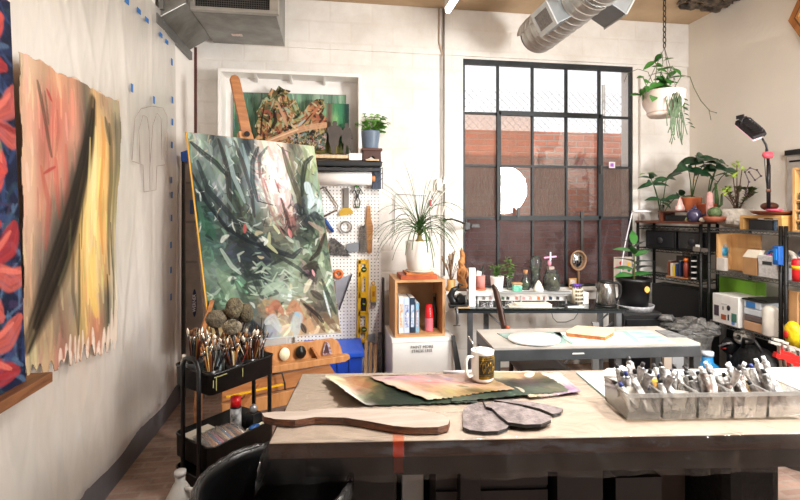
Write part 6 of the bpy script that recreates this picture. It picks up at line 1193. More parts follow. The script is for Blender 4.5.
for pts, wd, c, a in [([(.02,.05),(.1,.1),(.18,.14),(.25,.2)],.05,dk,.9),([(.22,.02),(.26,.15),(.25,.3),(.23,.42)],.045,'454440',.9),([(.34,.02),(.38,.12),(.42,.25),(.42,.4)],.04,'4a4048',.85),([(.27,.05),(.3,.2),(.36,.33)],.04,'a8c4c4',.8),([(.4,.03),(.43,.2),(.45,.3)],.03,'9cbcc0',.8),
    ([(.52,.04),(.46,.12),(.44,.22),(.46,.32)],.045,'3e4a4e',.9),([(.6,.03),(.52,.09),(.5,.2)],.03,'4e5c60',.8),([(.72,.03),(.75,.15),(.8,.28),(.8,.36)],.055,'6a6450',.9),([(.76,.02),(.8,.2)],.02,'9a9470',.8),([(.97,.06),(.9,.1),(.86,.18),(.83,.28)],.05,'38423c',.95),([(.99,.14),(.96,.22),(.9,.3)],.05,'a8c4b0',.7),([(.88,.26),(.89,.22),(.91,.3),(.88,.34)],.07,'cfe4ec',.9),
    ([(.05,.14),(.1,.28),(.22,.38),(.3,.46)],.05,'37464a',.85),([(.1,.12),(.18,.26),(.28,.38)],.03,'7f9894',.8),([(.0,.2),(.08,.34),(.2,.46),(.34,.52),(.48,.56)],.035,'22303a',.9),([(.04,.42),(.1,.5)],.09,'2f7458',.85),([(.02,.34),(.04,.46)],.04,'4a8a70',.7),
    ([(.46,.32),(.6,.34)],.012,'2a2e2e',.95),([(.5,.1),(.53,.3),(.58,.42),(.64,.5)],.02,'b87870',.7),([(.58,.05),(.56,.25),(.6,.38)],.02,'e8e8e0',.9),([(.65,.3),(.68,.4),(.7,.5)],.03,'3a3034',.85),([(.82,.36),(.78,.34),(.84,.42),(.92,.38),(.98,.4)],.08,'36424a',.85),([(.88,.4),(.94,.5),(.9,.56)],.04,'6a7a60',.7),
    ([(.3,.44),(.42,.52),(.5,.6)],.05,'2c343c',.85),([(.42,.56),(.55,.57),(.68,.6),(.76,.56)],.05,'2b3340',.9),([(.5,.64),(.6,.61),(.72,.66),(.78,.7)],.035,'343e40',.85),([(.52,.48),(.5,.54),(.56,.58)],.035,'c8cc94',.9),([(.56,.44),(.6,.48)],.03,'d8dca8',.9),([(.46,.5),(.49,.52),(.47,.54)],.03,'dce4dc',.9),([(.34,.44),(.33,.48)],.03,'d84848',.9),([(.68,.46),(.69,.5)],.04,'e07a78',.85),
    ([(.86,.42),(.96,.46),(.94,.54)],.05,'d8b4a0',.5),([(.98,.48),(.9,.58),(.82,.62)],.04,'3c2a24',.95),([(.76,.66),(.86,.64),(.84,.68)],.07,'4a4238',.9),([(.83,.67),(.84,.7)],.025,'f0a8b0',.95),([(.9,.62),(.94,.72)],.05,'a8b89c',.7),([(.14,.56),(.2,.64),(.26,.68)],.04,'b8ccbc',.75),([(.3,.62),(.36,.7),(.4,.8)],.06,'3c4a44',.8),
    ([(.1,.66),(.16,.76),(.2,.86)],.09,'8caa88',.75),([(.22,.72),(.28,.82),(.26,.92)],.06,'56685a',.8),([(.4,.78),(.5,.74),(.62,.78)],.06,'a8c0a8',.8),([(.58,.88),(.64,.84),(.7,.92)],.08,'d08848',.85),([(.44,.86),(.5,.83),(.54,.88)],.07,'c87038',.85),([(.4,.92),(.46,.9),(.5,.96)],.08,'c4d0d4',.8),([(.6,.96),(.66,.9),(.62,.99)],.09,'b8ccd4',.8),([(.64,.88),(.67,.9)],.03,'7ac0e0',.9),
    ([(.7,.82),(.78,.88),(.86,.98)],.05,'7a5a40',.85),([(.72,.84),(.82,.9),(.86,.94)],.035,'2e3038',.9),([(.8,.78),(.88,.82)],.07,'52463a',.85),([(.9,.72),(.94,.82),(.98,.9)],.04,'3e4844',.85),([(.9,.78),(.93,.92)],.02,'d8e8ec',.9),([(.74,.92),(.76,.99)],.06,'d8a868',.85),([(.88,.9),(.96,.98)],.08,'8a6a4c',.85),([(.68,.94),(.7,.98)],.05,'2c2a30',.9),([(.24,.9),(.36,.96)],.09,'2c3640',.85),([(.8,.72),(.74,.78)],.05,'e0d8b8',.8),([(.06,.9),(.1,.98)],.05,'b8944c',.6),
    ([(.55,.12),(.6,.1),(.62,.2),(.58,.26)],.08,'fffaf6',.85),([(.6,.03),(.63,.1)],.04,'e8a8a0',.7),([(.53,.2),(.55,.26)],.02,'c86868',.8),([(.62,.2),(.64,.26)],.02,'b85a5a',.8)]: pt.line(pts, wd, c, a, .25)
pt.line([(0,.995),(1,.995)], .012, 'c8d4dc', .8, .4)
pt.c = np.clip(pt.c, 0, 1)**1.35*.95; pt.c = pt.c*.65+.35*pt.c.mean(2, keepdims=True)
painted('painted_face', pt, lambda u, v: pTL+pU*u+pV*v+pN*.002, ET, rough=.8, key='oil')
MB().prism([pTL, pTL+pU, pTL+pU+pV, pTL+pV], -pN*.03).build('stretcher', mat('d8962c', .6, h2='b8741c', scale=10), ET)
MB().prism([pTL-pU*.001, pTL+pV-pU*.001, pTL+pV-pU*.001-pN*.032, pTL-pU*.001-pN*.032], -pU*.008).build('yellow_edge', mat('e0a83c', .6), ET)
def onP(px, py, off):
    r = ray(px, py); o = Vector((0,0,H)); q_ = pTL+pN*off; t = (q_-o).dot(pN)/r.dot(pN); return o+r*t
pBL = pTL+pV; eU = Vector((pU.x, pU.y, 0)).normalized(); eY = Vector((-eU.y, eU.x, 0))
def onE(px, py, off=0):
    r = ray(px, py); o = Vector((0,0,H)); q_ = pBL-eY*off; t = (q_-o).dot(eY)/r.dot(eY); return o+r*t
EZ = thing('wooden_easel', 'orange wooden box easel carrying the large painting', 'easel', pBL+eU*.5-Vector((0,0,pBL.z)))
ew = mat('b67a48', .5, h2='9a6034', scale=5, stretch=(1,1,6), bump=.1); ew2 = mat('c48c58', .5, h2='b07642', scale=6, stretch=(6,6,1))
def E_(pts, off, th, nm, m_=None, bev=.003): return MB().prism([onE(x, y, off) for x, y in pts], eY*th).build(nm, m_ or ew, EZ, bevel=bev)
MB().prism([onP(x, y, -.05) for x, y in ((230,78),(231.5,75.5),(235,74.5),(238,76),(240,79),(253,138),(270,215),(260,215),(243,138))], -pN*.035).build('mast', ew, EZ, bevel=.003)
MB().prism([onP(x, y, -.04) for x, y in ((239,131),(252,133),(254,139),(240,138))], -pN*.05).build('mast_clamp', ew2, EZ); MB().cyl(onP(247,134,-.01), onP(247,134,-.09), .022).build('clamp_knob', mat('1c1a18', .4), EZ)
E_([(222,353),(333,338.5),(338,341),(341,347),(343,355),(338,359),(222,377)], .03, .025, 'compartment_board', ew2)
E_([(222,374),(349.5,355),(350.5,358.5),(345,362),(222,381)], .10, .06, 'paint_tray', ew2)
for x in (264, 312): E_([(x,349),(x+2,348),(x+12,361),(x+8,363)], .075, .045, 'tray_divider')
E_([(222,385),(330,365),(337,376),(338,378),(222,402)], .06, .05, 'drawer_box')
E_([(222,405),(300,389),(300,402),(222,420)], .08, .05, 'lower_drawer', ew2)
MB().bar(onE(226,397,.12), onE(284,384,.12), .012, .012).build('yellow_strut', mat('e8b020', .4), EZ)
c = onE(284.5,354,.045); nY = -eY; MR = fr(c, math.atan2(eU.y, eU.x), Matrix.Rotation(PI/2, 4, 'X'))
MB(MR).lathe((0,0,-.0), [(.001,0),(.038,0),(.038,.006),(.001,.006)], 28, sq=(1,1.25)).build('round_patch', mat('efe8c4', .5), EZ)
c = onE(300.5,352,.045); MB(fr(c, math.atan2(eU.y, eU.x), Matrix.Rotation(PI/2, 4, 'X'))).lathe((0,0,-.0), [(.001,0),(.036,0),(.040,.004),(.037,.02),(.022,.022),(.02,.03),(.001,.03)], 20, sq=(1,1.2)).build('black_knob', mat('151311', .4), EZ)
MB().prism([onE(x, y, .05) for x, y in ((326,341),(329,343),(332.5,354),(324,355),(322,354))], eY*.003).build('triangle_sticker', mat('b8b4c0', .5, h2='7a3a3a', scale=60), EZ); MB().prism([onE(x, y, .053) for x, y in ((326,344),(327.5,345),(329.5,353),(324,353))], eY*.003).build('sticker_figure', mat('4a2a2c', .5), EZ)
MB().tube([onE(272,374,.13), onE(282,373,.13), onE(285,384,.13), onE(285,390,.13)], .006, 6).build('tray_hook', blk, EZ)
for (xa, ya, oa), (xb, yb, ob) in (((199,340,.0),(198,440,.0)),((262,380,.02),(205,455,.3)),((256,375,0),(255,426,0)),((330,370,.0),(345,418,0)),((212,300,-.05),(196,352,-.05))):
    a = onE(xa, ya, oa); b = onE(xb, yb, ob); 
    if yb > 400: d = (b-a); b = a+d*((a.z-.0)/(a.z-b.z)) if abs(a.z-b.z) > .01 else b
    MB().bar(a, b, .045, .028).build('leg', ew, EZ)
# ================================================================== TROLLEY WITH BRUSHES
tN = cf(-1.01, 2.5, 0); th = math.radians(56)-A; KM = fr(tN, th); KL, KW = .44, .34
TR = thing('black_trolley', 'black three tier metal trolley crammed with brushes left of the table', 'trolley', KM @ Vector((KL/2, KW/2, 0)))
tk = mat('0e0e0f', .35, .3, h2='1c1c1d', scale=30)
def tray(z0, z1):
    m = MB(KM); R_ = .035; 
    def loop(e, z):
        pts = []
        for cx, cy, a0 in ((KL-R_,KW-R_,0),(R_,KW-R_,PI/2),(R_,R_,PI),(KL-R_,R_,1.5*PI)):
            for k in range(5): a = a0+k*PI/8; pts.append(Vector((cx+math.cos(a)*(R_+e), cy+math.sin(a)*(R_+e), z)))
        return pts
    L_s = [loop(0, z0), loop(0, z1), loop(.006, z1), loop(.006, z1-.008), loop(.0015, z1-.008), loop(-.0015, z1-.004), loop(-.0015, z0+.003)]
    L_s = [loop(-.03, z0), loop(0, z0+.003), loop(.002, z1-.01), loop(.006, z1-.008), loop(.006, z1), loop(-.002, z1), loop(-.003, z0+.005)]
    n = 20; vs = [p for l in L_s for p in l]; m.add(vs, [(i*n+j, i*n+(j+1) % n, (i+1)*n+(j+1) % n, (i+1)*n+j) for i in range(len(L_s)-1) for j in range(n)], True)
    m.f.append([(len(L_s)-1)*n+j for j in range(n)]); m.m.append(0); m.s.append(False); m.f.append([j for j in range(n)][::-1]); m.m.append(0); m.s.append(False); return m
zt1, zt2 = .605, .2
for z0, z1 in ((zt1, .722), (zt2, .33), (.06, .14)): tray(z0, z1).build('tray', tk, TR)
for x, h_ in ((-.02, .79), (KL+.02, .69)):
    y0, y1 = .07, KW-.12; MB(KM).tube([(x,y0,.03),(x,y0,h_-.05),(x,y0+.02,h_-.012),(x,y0+.05,h_),(x,y1-.05,h_),(x,y1-.02,h_-.012),(x,y1,h_-.05),(x,y1,.03)], .0125, 10).build('handle_frame', tk, TR)
for x, y in ((-.02,.07),(-.02,KW-.12),(KL+.02,.07),(KL+.02,KW-.12)): MB(KM).cyl((x-.012,y,.028),(x+.012,y,.028), .028).build('wheel', mat('1a1a1a', .5), TR)
m = MB(KM)
for x, z, L in ((.03,.70,.07),(.2,.705,.05),(.012,.69,.04)): m.b2((x,-.0075,z-L),(x+.005,-.0065,z))
m.b2((.02,-.0075,.70),(.1,-.0065,.705)); m.build('paint_drip', mat('8a8756', .6), TR)
zk = zt1+.0055
# jars in the top tray
rr = random.Random(41)
jars = [(.07,.25,.05,.12,'5a6468'),(.08,.11,.045,.10,'3a3a3c'),(.19,.22,.05,.11,'8a8c88'),(.22,.09,.045,.10,'4a4e50'),(.33,.24,.05,.11,'2e2e30'),(.34,.1,.045,.10,'6a6c6c')]
labs = ['grey brush jar at the left back of the trolley top','dark brush jar at the left front of the trolley top','pale grey brush jar in the middle back of the trolley top','dark grey brush jar in the middle front of the trolley top','black brush jar at the right back of the trolley top','grey brush jar at the right front of the trolley top']
for (x, y, r_, h_, c_), lb in zip(jars, labs):
    J = KM @ Vector((x, y, zk)); MB().lathe(J, [(.001,0),(r_*.92,0),(r_,h_),(r_-.004,h_),(r_*.92-.004,.006),(.001,.006)], 18).one('brush_jar', mat(c_, .3, h2='1c1c1e', scale=14), lb, 'jar')
hcol = ['2a1c14','1c1c1e','7a2c20','b8783c','c8a060','2c3c5a','4a2414','e0d0b0','1e1e20','6a3c20','8a1c24','20486a']
bcol = ['b87a40','5a3820','c8b090','8a5c34','2c2420','d8a860','e8dcc8','6a4a34']
protos = []
for k in range(10):
    b = thing('paint_brush', 'thin artist paint brush standing bristles up in the crowded trolley top tray', 'brush', (0,0,0), group='paint brushes in the trolley top tray')
    L = [.17,.19,.2,.18,.21,.16,.2,.19,.17,.2][k]; r_ = [.0035,.004,.003,.0045,.004,.003,.005,.004,.0035,.004][k]; w_ = [.006,.009,.005,.012,.007,.005,.014,.008,.006,.01][k]
    MB().tube([(0,0,0),(0,0,L*.5),(0,0,L*.86),(0,0,L)], [r_*.5,r_,r_*1.2,r_*.9], 6).build('handle', mat(hcol[k], .35), b)
    MB().tube([(0,0,L),(0,0,L+.018),(0,0,L+.03)], [r_*1.1,w_*.7,w_*.8], 8, flat=.6).build('ferrule', mat('c8c4bc', .25, .9), b)
    MB().tube([(0,0,L+.03),(0,0,L+.042),(0,0,L+.062)], [w_*.8,w_,w_*.25], 8, flat=.5).build('bristles', mat(bcol[k % 8], .8), b)
    protos.append(b)
n = 0
for ji, (x, y, r_, h_, c_) in enumerate(jars):
    for j in range(20):
        b = protos[n] if n < 10 else copy_tree(protos[rr.randrange(10)]); a = rr.uniform(0, 2*PI); q = rr.uniform(.1,.8)*r_
        tilt = rr.uniform(.05,.42) if ji not in (0,) else rr.uniform(.02,.2); b.location = KM @ Vector((x+math.cos(a)*q*.3, y+math.sin(a)*q*.3, zk+.008+(.05 if ji == 0 else rr.uniform(0,.025))))
        b.rotation_euler = Euler((0, tilt, a+th+rr.uniform(-.3,.3))); b.scale = (1,1,1); n += 1
# big soft round brushes
heads = [(216,319,.062,.055,'7f7460'),(234.5,308,.056,.065,'857a5e'),(246,313,.045,.06,'6a6048'),(232,327,.055,.045,'9a8e76'),(225,317,.04,.05,'5f5844'),(241,320,.03,.04,'b0a4a8')]
for k, (px, py, rx, rz_, c_) in enumerate(heads):
    D_ = 2.86+.02*k if k != 3 else 2.74; p = P(px, py, D=D_); base = KM @ Vector((.24+.02*k, .18+(.02*k if k != 3 else -.05), zk+.002))
    B = thing('round_mop_brush', ['big grey-brown round brush, leftmost of the large soft brushes','big tan round brush, tallest of the large soft brushes','large brown round brush, rightmost of the large soft brushes','broad pale round brush lowest in front of the large soft brushes','dark round brush tucked between the left and the tallest large brushes','small mauve-grey round brush beside the lowest large brush'][k], 'brush', base, group='large soft round brushes')
    MB().tube([base, p-Vector((0,0,.05))], [.007,.011], 8).build('handle', mat('2a1c16', .4), B); MB().ball(p, (rx,.035,rz_), 14, .06, k).build('bristles', mat(c_, .95, h2='4c4436', scale=30, bump=.9), B)
p = P(226.5, 331, D=2.66); B = thing('white_capped_bottle', 'small white-topped bottle among the brushes on the trolley', 'bottle', KM @ Vector((.16,.15,zk))); b0 = KM @ Vector((.145,.145,zk)); MB().lathe(b0, [(.001,0),(.022,0),(.022,.17),(.014,.19),(.001,.19)], 16).build('bottle_body', mat('9aa8a8', .3), B); MB().lathe(b0+Vector((0,0,.191)), [(.001,0),(.024,0),(.026,.035),(.018,.055),(.001,.06)], 14).build('cap', mat('ece8e4', .4), B)
b0 = KM @ Vector((.035,.30,zk)); B = thing('clear_bottle', 'clear little bottle with a pale cap at the left edge of the trolley top', 'bottle', b0); MB().lathe(b0, [(.001,0),(.02,0),(.022,.1),(.012,.14),(.001,.14)], 16).build('bottle_body', mat('b8b8b0', .2, alpha=.7), B); MB().lathe(b0+Vector((0,0,.1405)), [(.001,0),(.012,0),(.012,.02),(.001,.02)], 12).build('cap', mat('e8e4dc', .4), B)
for k, (px, py, tx, ty) in enumerate(((252,372,253,322),(258,371,262,316),(262,370,264,322),(247,372,244,328))):
    a = P(px, py-2, D=2.8); b = P(tx, ty, D=2.84); d = (b-a)
    B = thing('palette_knife', ['dark palette knife rising above the right end of the trolley, shortest','dark palette knife rising above the right end of the trolley, tallest','dark palette knife at the far right corner of the trolley','dark palette knife leaning left at the right end of the trolley'][k], 'palette knife', a, group='palette knives on the trolley')
    MB().tube([a, a+d*.45], [.008,.007], 7).build('handle', mat('3a2418' if k % 2 else '1a1a1c', .4), B); MB().tube([a+d*.45, a+d*.6], .003, 5).build('shank', steel, B); MB().tube([a+d*.6, a+d*.72, a+d*.9, b], [.005,.016,.013,.002], 8, flat=.2).build('blade', mat('26282a', .35, .6), B)
# middle tray contents
zm = zt2+.0055
def K(px, py, z): # point at height z seen at pixel
    return P(px, py, Z=z)
b0 = KM @ Vector((.31,.20,zm)); B = thing('red_capped_bottle', 'black and white bottle with a red cap in the trolley middle tray', 'bottle', b0)
MB().lathe(b0, [(.001,0),(.032,0),(.032,.2),(.001,.2)], 20).build('bottle_body', mat('1a1a1c', .3), B); MB().lathe(b0+Vector((0,0,.06)), [(.0325,0),(.033,0),(.033,.13),(.0325,.13)], 20).build('label', mat('d8d8d8', .4, h2='2a2a2a', scale=20), B); MB().lathe(b0+Vector((0,0,.2005)), [(.001,0),(.031,0),(.031,.055),(.001,.06)], 20).build('cap', mat('d8181c', .35), B)
MB(KM).b2((.36,.10,zm),(.42,.17,zm+.15)).one('black_small_box', mat('161618', .4), 'small black box beside the red-capped bottle', 'box', bevel=.003); b0 = KM @ Vector((.39,.135,zm+.1505)); MB().lathe(b0, [(.001,0),(.02,0),(.024,.03),(.012,.045),(.001,.045)], 12).one('silver_cap', mat('a8a8aa', .3, .6), 'silver crumpled tube end on the small black box', 'tube')
m = MB(KM); rr = random.Random(8); m.grid(lambda u, v: Vector((.04+u*.24, .03+v*.2, zm+.10+.05*math.sin(u*PI)*math.sin(v*PI)+rr.uniform(-.012,.012))), 12, 10)
bg_ = m.one('clear_plastic_bag', film('bag film', 'f0f0f0', .18, .5, .12, bump=.6, bscale=20, bodycol='d8d4d0'), 'clear crumpled plastic bag lying over the pastel sticks in the trolley', 'bag')
for k in range(11):
    c_ = ['b8784c','d89868','4a5a8a','c85a7a','8a5038','e0b890','7a8ab0','d8a078','5a3a2c','c88a60','e8d0c0'][k]; a = KM @ Vector((.06+.019*k, .04, zm+.092)); b = KM @ Vector((.085+.019*k, .2, zm+.106))
    B = MB().tube([a, b], .0075, 8).one('pastel_stick', mat(c_, .7), 'pastel stick under the clear bag in the trolley middle tray', 'pastel', 'pastel sticks in the trolley')
MB(KM).b2((.05,.035,zm),(.29,.21,zm+.084)).one('pastel_box', mat('b8b0a8', .6), 'pale box under the pastel sticks in the middle tray', 'box')
MB(KM).b2((.30,.02,zm),(.42,.09,zm+.09)).one('pale_paper_pad', mat('e0d8b8', .6), 'cream paper pad at the right end of the middle tray', 'paper pad'); MB(KM).b2((.02,.25,zm),(.2,.32,zm+.1)).one('white_paper_pad', mat('dcd4c4', .6), 'whitish paper pad at the left back of the middle tray', 'paper pad')
MB(KM).ball((.33,.055,zm+.1), (.04,.02,.012), 8, .2).one('blue_scrap', mat('2a5a9a', .5), 'small blue scrap on the cream paper pad', 'scrap')
# floor: jug, white bag
c = cf(-1.02, 2.18, 0); B = thing('plastic_jug', 'translucent plastic jug on the floor in front of the trolley', 'jug', c); MB().lathe(c, [(.001,0),(.07,0),(.075,.02),(.075,.24),(.03,.33),(.022,.34),(.022,.37),(.001,.37)], 22).build('jug_body', mat('b8b4ac', .3, alpha=.75), B); MB().lathe(c+Vector((0,0,.3705)), [(.001,0),(.026,0),(.026,.02),(.001,.02)], 16).build('jug_cap', mat('a8a4a0', .4), B); MB().tube([c+Vector((.03,-.02,.32)), c+Vector((.08,-.03,.31)), c+Vector((.085,-.03,.22)), c+Vector((.075,-.02,.18))], .01, 7).build('jug_handle', mat('b8b4ac', .3), B)
c = cf(-.80, 2.22, 0); MB().lathe(c, [(.001,0),(.08,0),(.10,.1),(.09,.25),(.05,.36),(.001,.38)], 9).one('white_plastic_bag', mat('a8a49e', .5, h2='8a8680', scale=8, bump=.6), 'whitish plastic bag behind the black bin', 'bag')
# black bin
c = cf(-.46, 1.74, 0); B = thing('black_bin', 'large round black bin with a liner tucked under the left corner of the table', 'bin', c); r_ = .275
MB().lathe(c, [(.001,0),(r_*.8,0),(r_*.98,.58),(r_*1.03,.585),(r_*1.03,.605),(r_*.96,.605),(r_*.94,.57),(r_*.78,.02),(.001,.02)], 48).build('bin_body', mat('0f0f10', .35, bump=.1), B)
vs = MB(); rr = random.Random(3); jit = [rr.uniform(-.006,.008) for _ in range(64)]
for_ = [(r_*.93,.45),(r_*.965,.6),(r_*1.0,.616),(r_*1.045,.605),(r_*1.05,.56)]
pts = [c+Vector((math.cos(2*PI*j/64)*(r+jit[j]*.5), math.sin(2*PI*j/64)*(r+jit[j]*.5), z+jit[(j*7) % 64]*.8)) for r, z in for_ for j in range(64)]
vs.add(pts, [(i*64+j, i*64+(j+1) % 64, (i+1)*64+(j+1) % 64, (i+1)*64+j) for i in range(4) for j in range(64)], True); vs.build('bin_liner', mat('2c2a29', .25, bump=.6, bscale=25), B)
c2 = c+Vector((-.12,.02,0)); MB().ball(c+Vector((.05,.0,.12)), (.17,.17,.1), 12, .1, 2).one('dark_rubbish', mat('141414', .6, h2='2c2826', scale=10), 'dark rubbish heap at the bottom of the black bin', 'rubbish')
# ================================================================== FRONT TABLE
TRZ = math.radians(2.2)-A; TM = fr(cf(-.472, 1.695, 0), TRZ); TW, TD = 2.5, .715
FT = thing('work_table', 'long work table covered with brown paper in the foreground', 'table', TM @ Vector((TW/2, TD/2, 0)))
kraft = mat('d6c4b2', .55, h2='c8b6a4', scale=3, bump=.05, bscale=14, coat=.25)
MB(TM).b2((0,0,.702),(TW,TD,.76)).build('table_top', [kraft], FT, bevel=.003)
MB(TM).b2((-.001,-.003,.703),(TW,-.0005,.757)).build('front_edge', mat('5c3a26', .5, h2='42281a', scale=3, stretch=(1,1,14)), FT)
tb = mat('0c0c0d', .4, .2)
MB(TM).b2((.12,.06,.60),(TW-.1,.10,.70)).build('apron', tb, FT); MB(TM).b2((.12,TD-.1,.60),(TW-.1,TD-.06,.70)).build('apron', tb, FT)
for x in (.75, 2.2): 
    MB(TM).b2((x-.04,.1,.4),(x+.04,.18,.70)).build('leg', tb, FT, bevel=.003); MB(TM).cyl((x,.14,0),(x,.14,.4), .022).build('leg_tube', mat('7a7672', .3, .8), FT)
    MB(TM).b2((x-.04,TD-.18,0),(x+.04,TD-.1,.70)).build('leg', tb, FT)
# clear plastic sheet draped over it
def drape(x, y):
    ox, oy = max(0, -x), max(0, -y); o = max(ox, oy)+.3*min(ox, oy)
    X_ = max(x, 0)-min(.02, ox*.5)-.05*min(ox, oy)*4; Y_ = max(y, 0)-min(.016, oy*.5)-.05*min(ox, oy)*3
    z = .7622+ (.0012*math.sin(x*23+y*9)*math.sin(y*31-x*5) if o == 0 else 0) - max(0, o-.004)
    if o > .01: Y_ += -.008*math.sin(x*17)*min(1, oy*8) - .004*math.sin(x*53)*min(1, oy*8); X_ += .006*math.sin(y*21)*min(1, ox*8)
    return TM @ Vector((X_, Y_, z))
xs = [-.13, -.1,-.07,-.04,-.02,-.008,-.002,.0]+[.02+k*(TW-.02)/170 for k in range(171)]; ys = [-.145,-.12,-.09,-.06,-.03,-.015,-.006,-.002,0]+[.015+k*(TD-.015)/50 for k in range(51)]
MB().grid(lambda u, v: drape(xs[round(u*(len(xs)-1))], ys[round(v*(len(ys)-1))]), len(xs), len(ys)).one('clear_plastic_cover', film('table film', 'fafafa', .012, .4, .13, bump=.4, bscale=7, bodycol='e8e2da', stretch=(1,1.6,1), wave=.6), 'clear glossy plastic cover draped over the work table', 'plastic cover')
zP = .7645
def tp_(px, py, z=zP): return P(px, py, Z=z)
def tslab(nm, lab, cat, pts, z, th, mats, side=None, grp=None, bevel=0):
    q = [tp_(x, y, z+th) for x, y in pts]; q = [Vector((p.x, p.y, z)) for p in q]; ar = sum(q[i].x*q[(i+1) % len(q)].y-q[(i+1) % len(q)].x*q[i].y for i in range(len(q)))
    if ar < 0: q = q[::-1]
    return MB().prism(q, (0,0,th), side=side).one(nm, mats, lab, cat, grp, bevel=bevel)
# orange tape over the table edge
T = thing('orange_tape_strip', 'strip of orange-red tape running over the front edge of the table', 'tape', TM @ Vector((.44,0,.76)))
xa = (TM.inverted() @ tp_(393,440)).x; xb = (TM.inverted() @ tp_(404,440)).x
MB(TM).b2((xa,-.0045,.703),(xb,-.0032,.759)).build('tape_band', mat('f24a16', .5), T); MB(TM).b2((xa+.003,-.0045,.645),(xb-.003,-.0032,.7025)).build('tape_tail', mat('7a3420', .6), T); MB(TM).b2((xa,-.004,.7602),(xb,.15,.7608)).build('tape_on_top', mat('d88a68', .6), T)
# driftwood slab
wdm = [mat('ae9e90', .55, h2='beb0a4', scale=5, stretch=(1,6,1), bump=.15), mat('6e3e1c', .5, h2='2c160a', scale=14, bump=.6, stretch=(1,1,4))]
tslab('wavy_wood_slab', 'long wavy wood slab with dark bark edge lying across the left of the table', 'wood slab', [(262,413),(275,411.5),(300,411.5),(318,409),(345,408),(375,409),(410,409.5),(440,413),(450,419),(448,424.5),(438,427),(415,427.5),(395,426),(370,421.5),(345,417.5),(315,417),(295,420),(275,419),(264,416.5)], zP+.001, .026, wdm, side=1)
# three dark-edged slabs
sl = [mat('988c8a', .6, h2='6c6260', scale=34, bump=.3), mat('0c0b0c', .35)]
T1 = tslab('oval_stone_slab', 'large rounded grey slab with black edge nearest the table front', 'stone slab', [(463,410),(468,405),(478,402.5),(488,404),(497,410),(505,417),(510,424),(507,428),(498,431),(484,431.5),(470,430),(463,427)], zP, .012, sl, side=1)
T2 = tslab('oval_stone_slab', 'long pointed grey slab with black edge in the middle of the three', 'stone slab', [(483,400.5),(486,404),(492,402),(503,402.5),(520,406),(538,411),(551,416),(551,420),(541,424),(524,424.5),(508,422),(499,415),(492,408),(486,406.5)], zP+.0125, .012, sl, side=1)
T3 = tslab('flat_stone_slab', 'straight narrow grey slab with black edge behind the pointed one', 'stone slab', [(494,400),(510,399.5),(530,401.5),(550,405),(563,408.5),(561,412),(553,414),(540,408.5),(520,404),(503,401.5)], zP, .012, sl, side=1)
# painted papers
def paper(nm, lab, rows, c4, z, n=(120,60), curl=None, seed=1, strokes=(), torn=True, amp=.003):
    pt = Paint(n[0], n[1], 'e8dccc').cells(rows); pt.r = np.random.RandomState(seed); pt.dabs(160, .14, .07, .3, 1.2, jit=.16, a=.45)
    for s_ in strokes: pt.line(*s_)
    pt.c = np.clip(pt.c,0,1)**1.3*.85; pt.c = pt.c*.7+.3*pt.c.mean(2, keepdims=True)
    a, b, c, d = [tp_(x, y, z) for x, y in c4]; f = patch((a, b, c, d)); uu, vv = pt.uu, pt.vv
    mk = None
    if torn: mk = (vv > .012+.012*np.sin(uu*37+seed)) & (vv < .985-.018*np.sin(uu*29+seed*2)**2-.01*np.sin(uu*90)) & (uu > .008+.008*np.sin(vv*31)) & (uu < .99-.01*np.sin(vv*27+seed))
    def g(u, v):
        p = f(u, v); h_ = amp*(1+math.sin(u*7+seed)*math.sin(v*5+seed*2))+.002
        if curl: h_ += curl(u, v)
        return p+Vector((0,0,h_))
    o = painted(nm, pt, g, mask=mk, solid=.002, label=lab, cat='painted paper', rough=.7); return o
paper('painted_paper', 'torn painting with a dark green area and an orange corner, curled up at the left', ['d8c8a8 c08838 6a7a48 4a6a5a 5a6a58 6a6a60','e0c8a0 b8782c 4a5a38 34483c 3c4c40 50564c','e8dcc8 6a6a38 26342c 2a382e 34403a 484c48','e8dcc8 4a5438 3a4a3c 46584a 54604c 5a6458'], [(321,378),(455,374),(480,404),(345,407)], zP+.001, curl=lambda u, v: .045*max(0, .16-u)/.16*(.4+v) if u < .16 else 0, seed=2, strokes=[([(.0,.0),(.03,.3),(.06,.6),(.08,1)],.06,'e8dcc8',1,.3)])
paper('painted_paper', 'green, grey and ochre torn painting beneath the mug at the back of the table', ['8a8a60 b0a068 8a7a6a c8b890 c8a878 a89060','7a8060 9a9068 5a5a50 4a5044 6a5a58 54584a','6a7a60 5a6450 4a5a4c 5c6a5a 7a8270 8a8a70'], [(425,374),(540,372.5),(572,392),(452,403)], zP+.008, seed=4)
paper('painted_paper', 'pink, yellow and lilac torn painting lying on top of the paper pile', ['d8b8b0 c8a0b0 d8a8a0 c8a8a8 d8b8a8 c8a8a0','e0c8b0 c89888 d8a098 e0a8a0 c8a090 b89880','d8b898 c8a070 d0b088 d8c098 c89878 a88850','d8c4a8 b8a878 c8a060 8a7038 b89858 c8a880'], [(366,377),(478,373.5),(516,390),(428,401)], zP+.014, seed=6, strokes=[([(.4,.3),(.43,.34)],.05,'9ad0c8',.9,.4),([(.6,.25),(.66,.3)],.06,'b8a8d8',.8,.4),([(.55,.62),(.62,.68)],.06,'5a6a30',.7,.5),([(.1,.15),(.2,.1)],.05,'b85a88',.7,.5),([(.3,.4),(.5,.45)],.05,'c85a5a',.5,.5)])
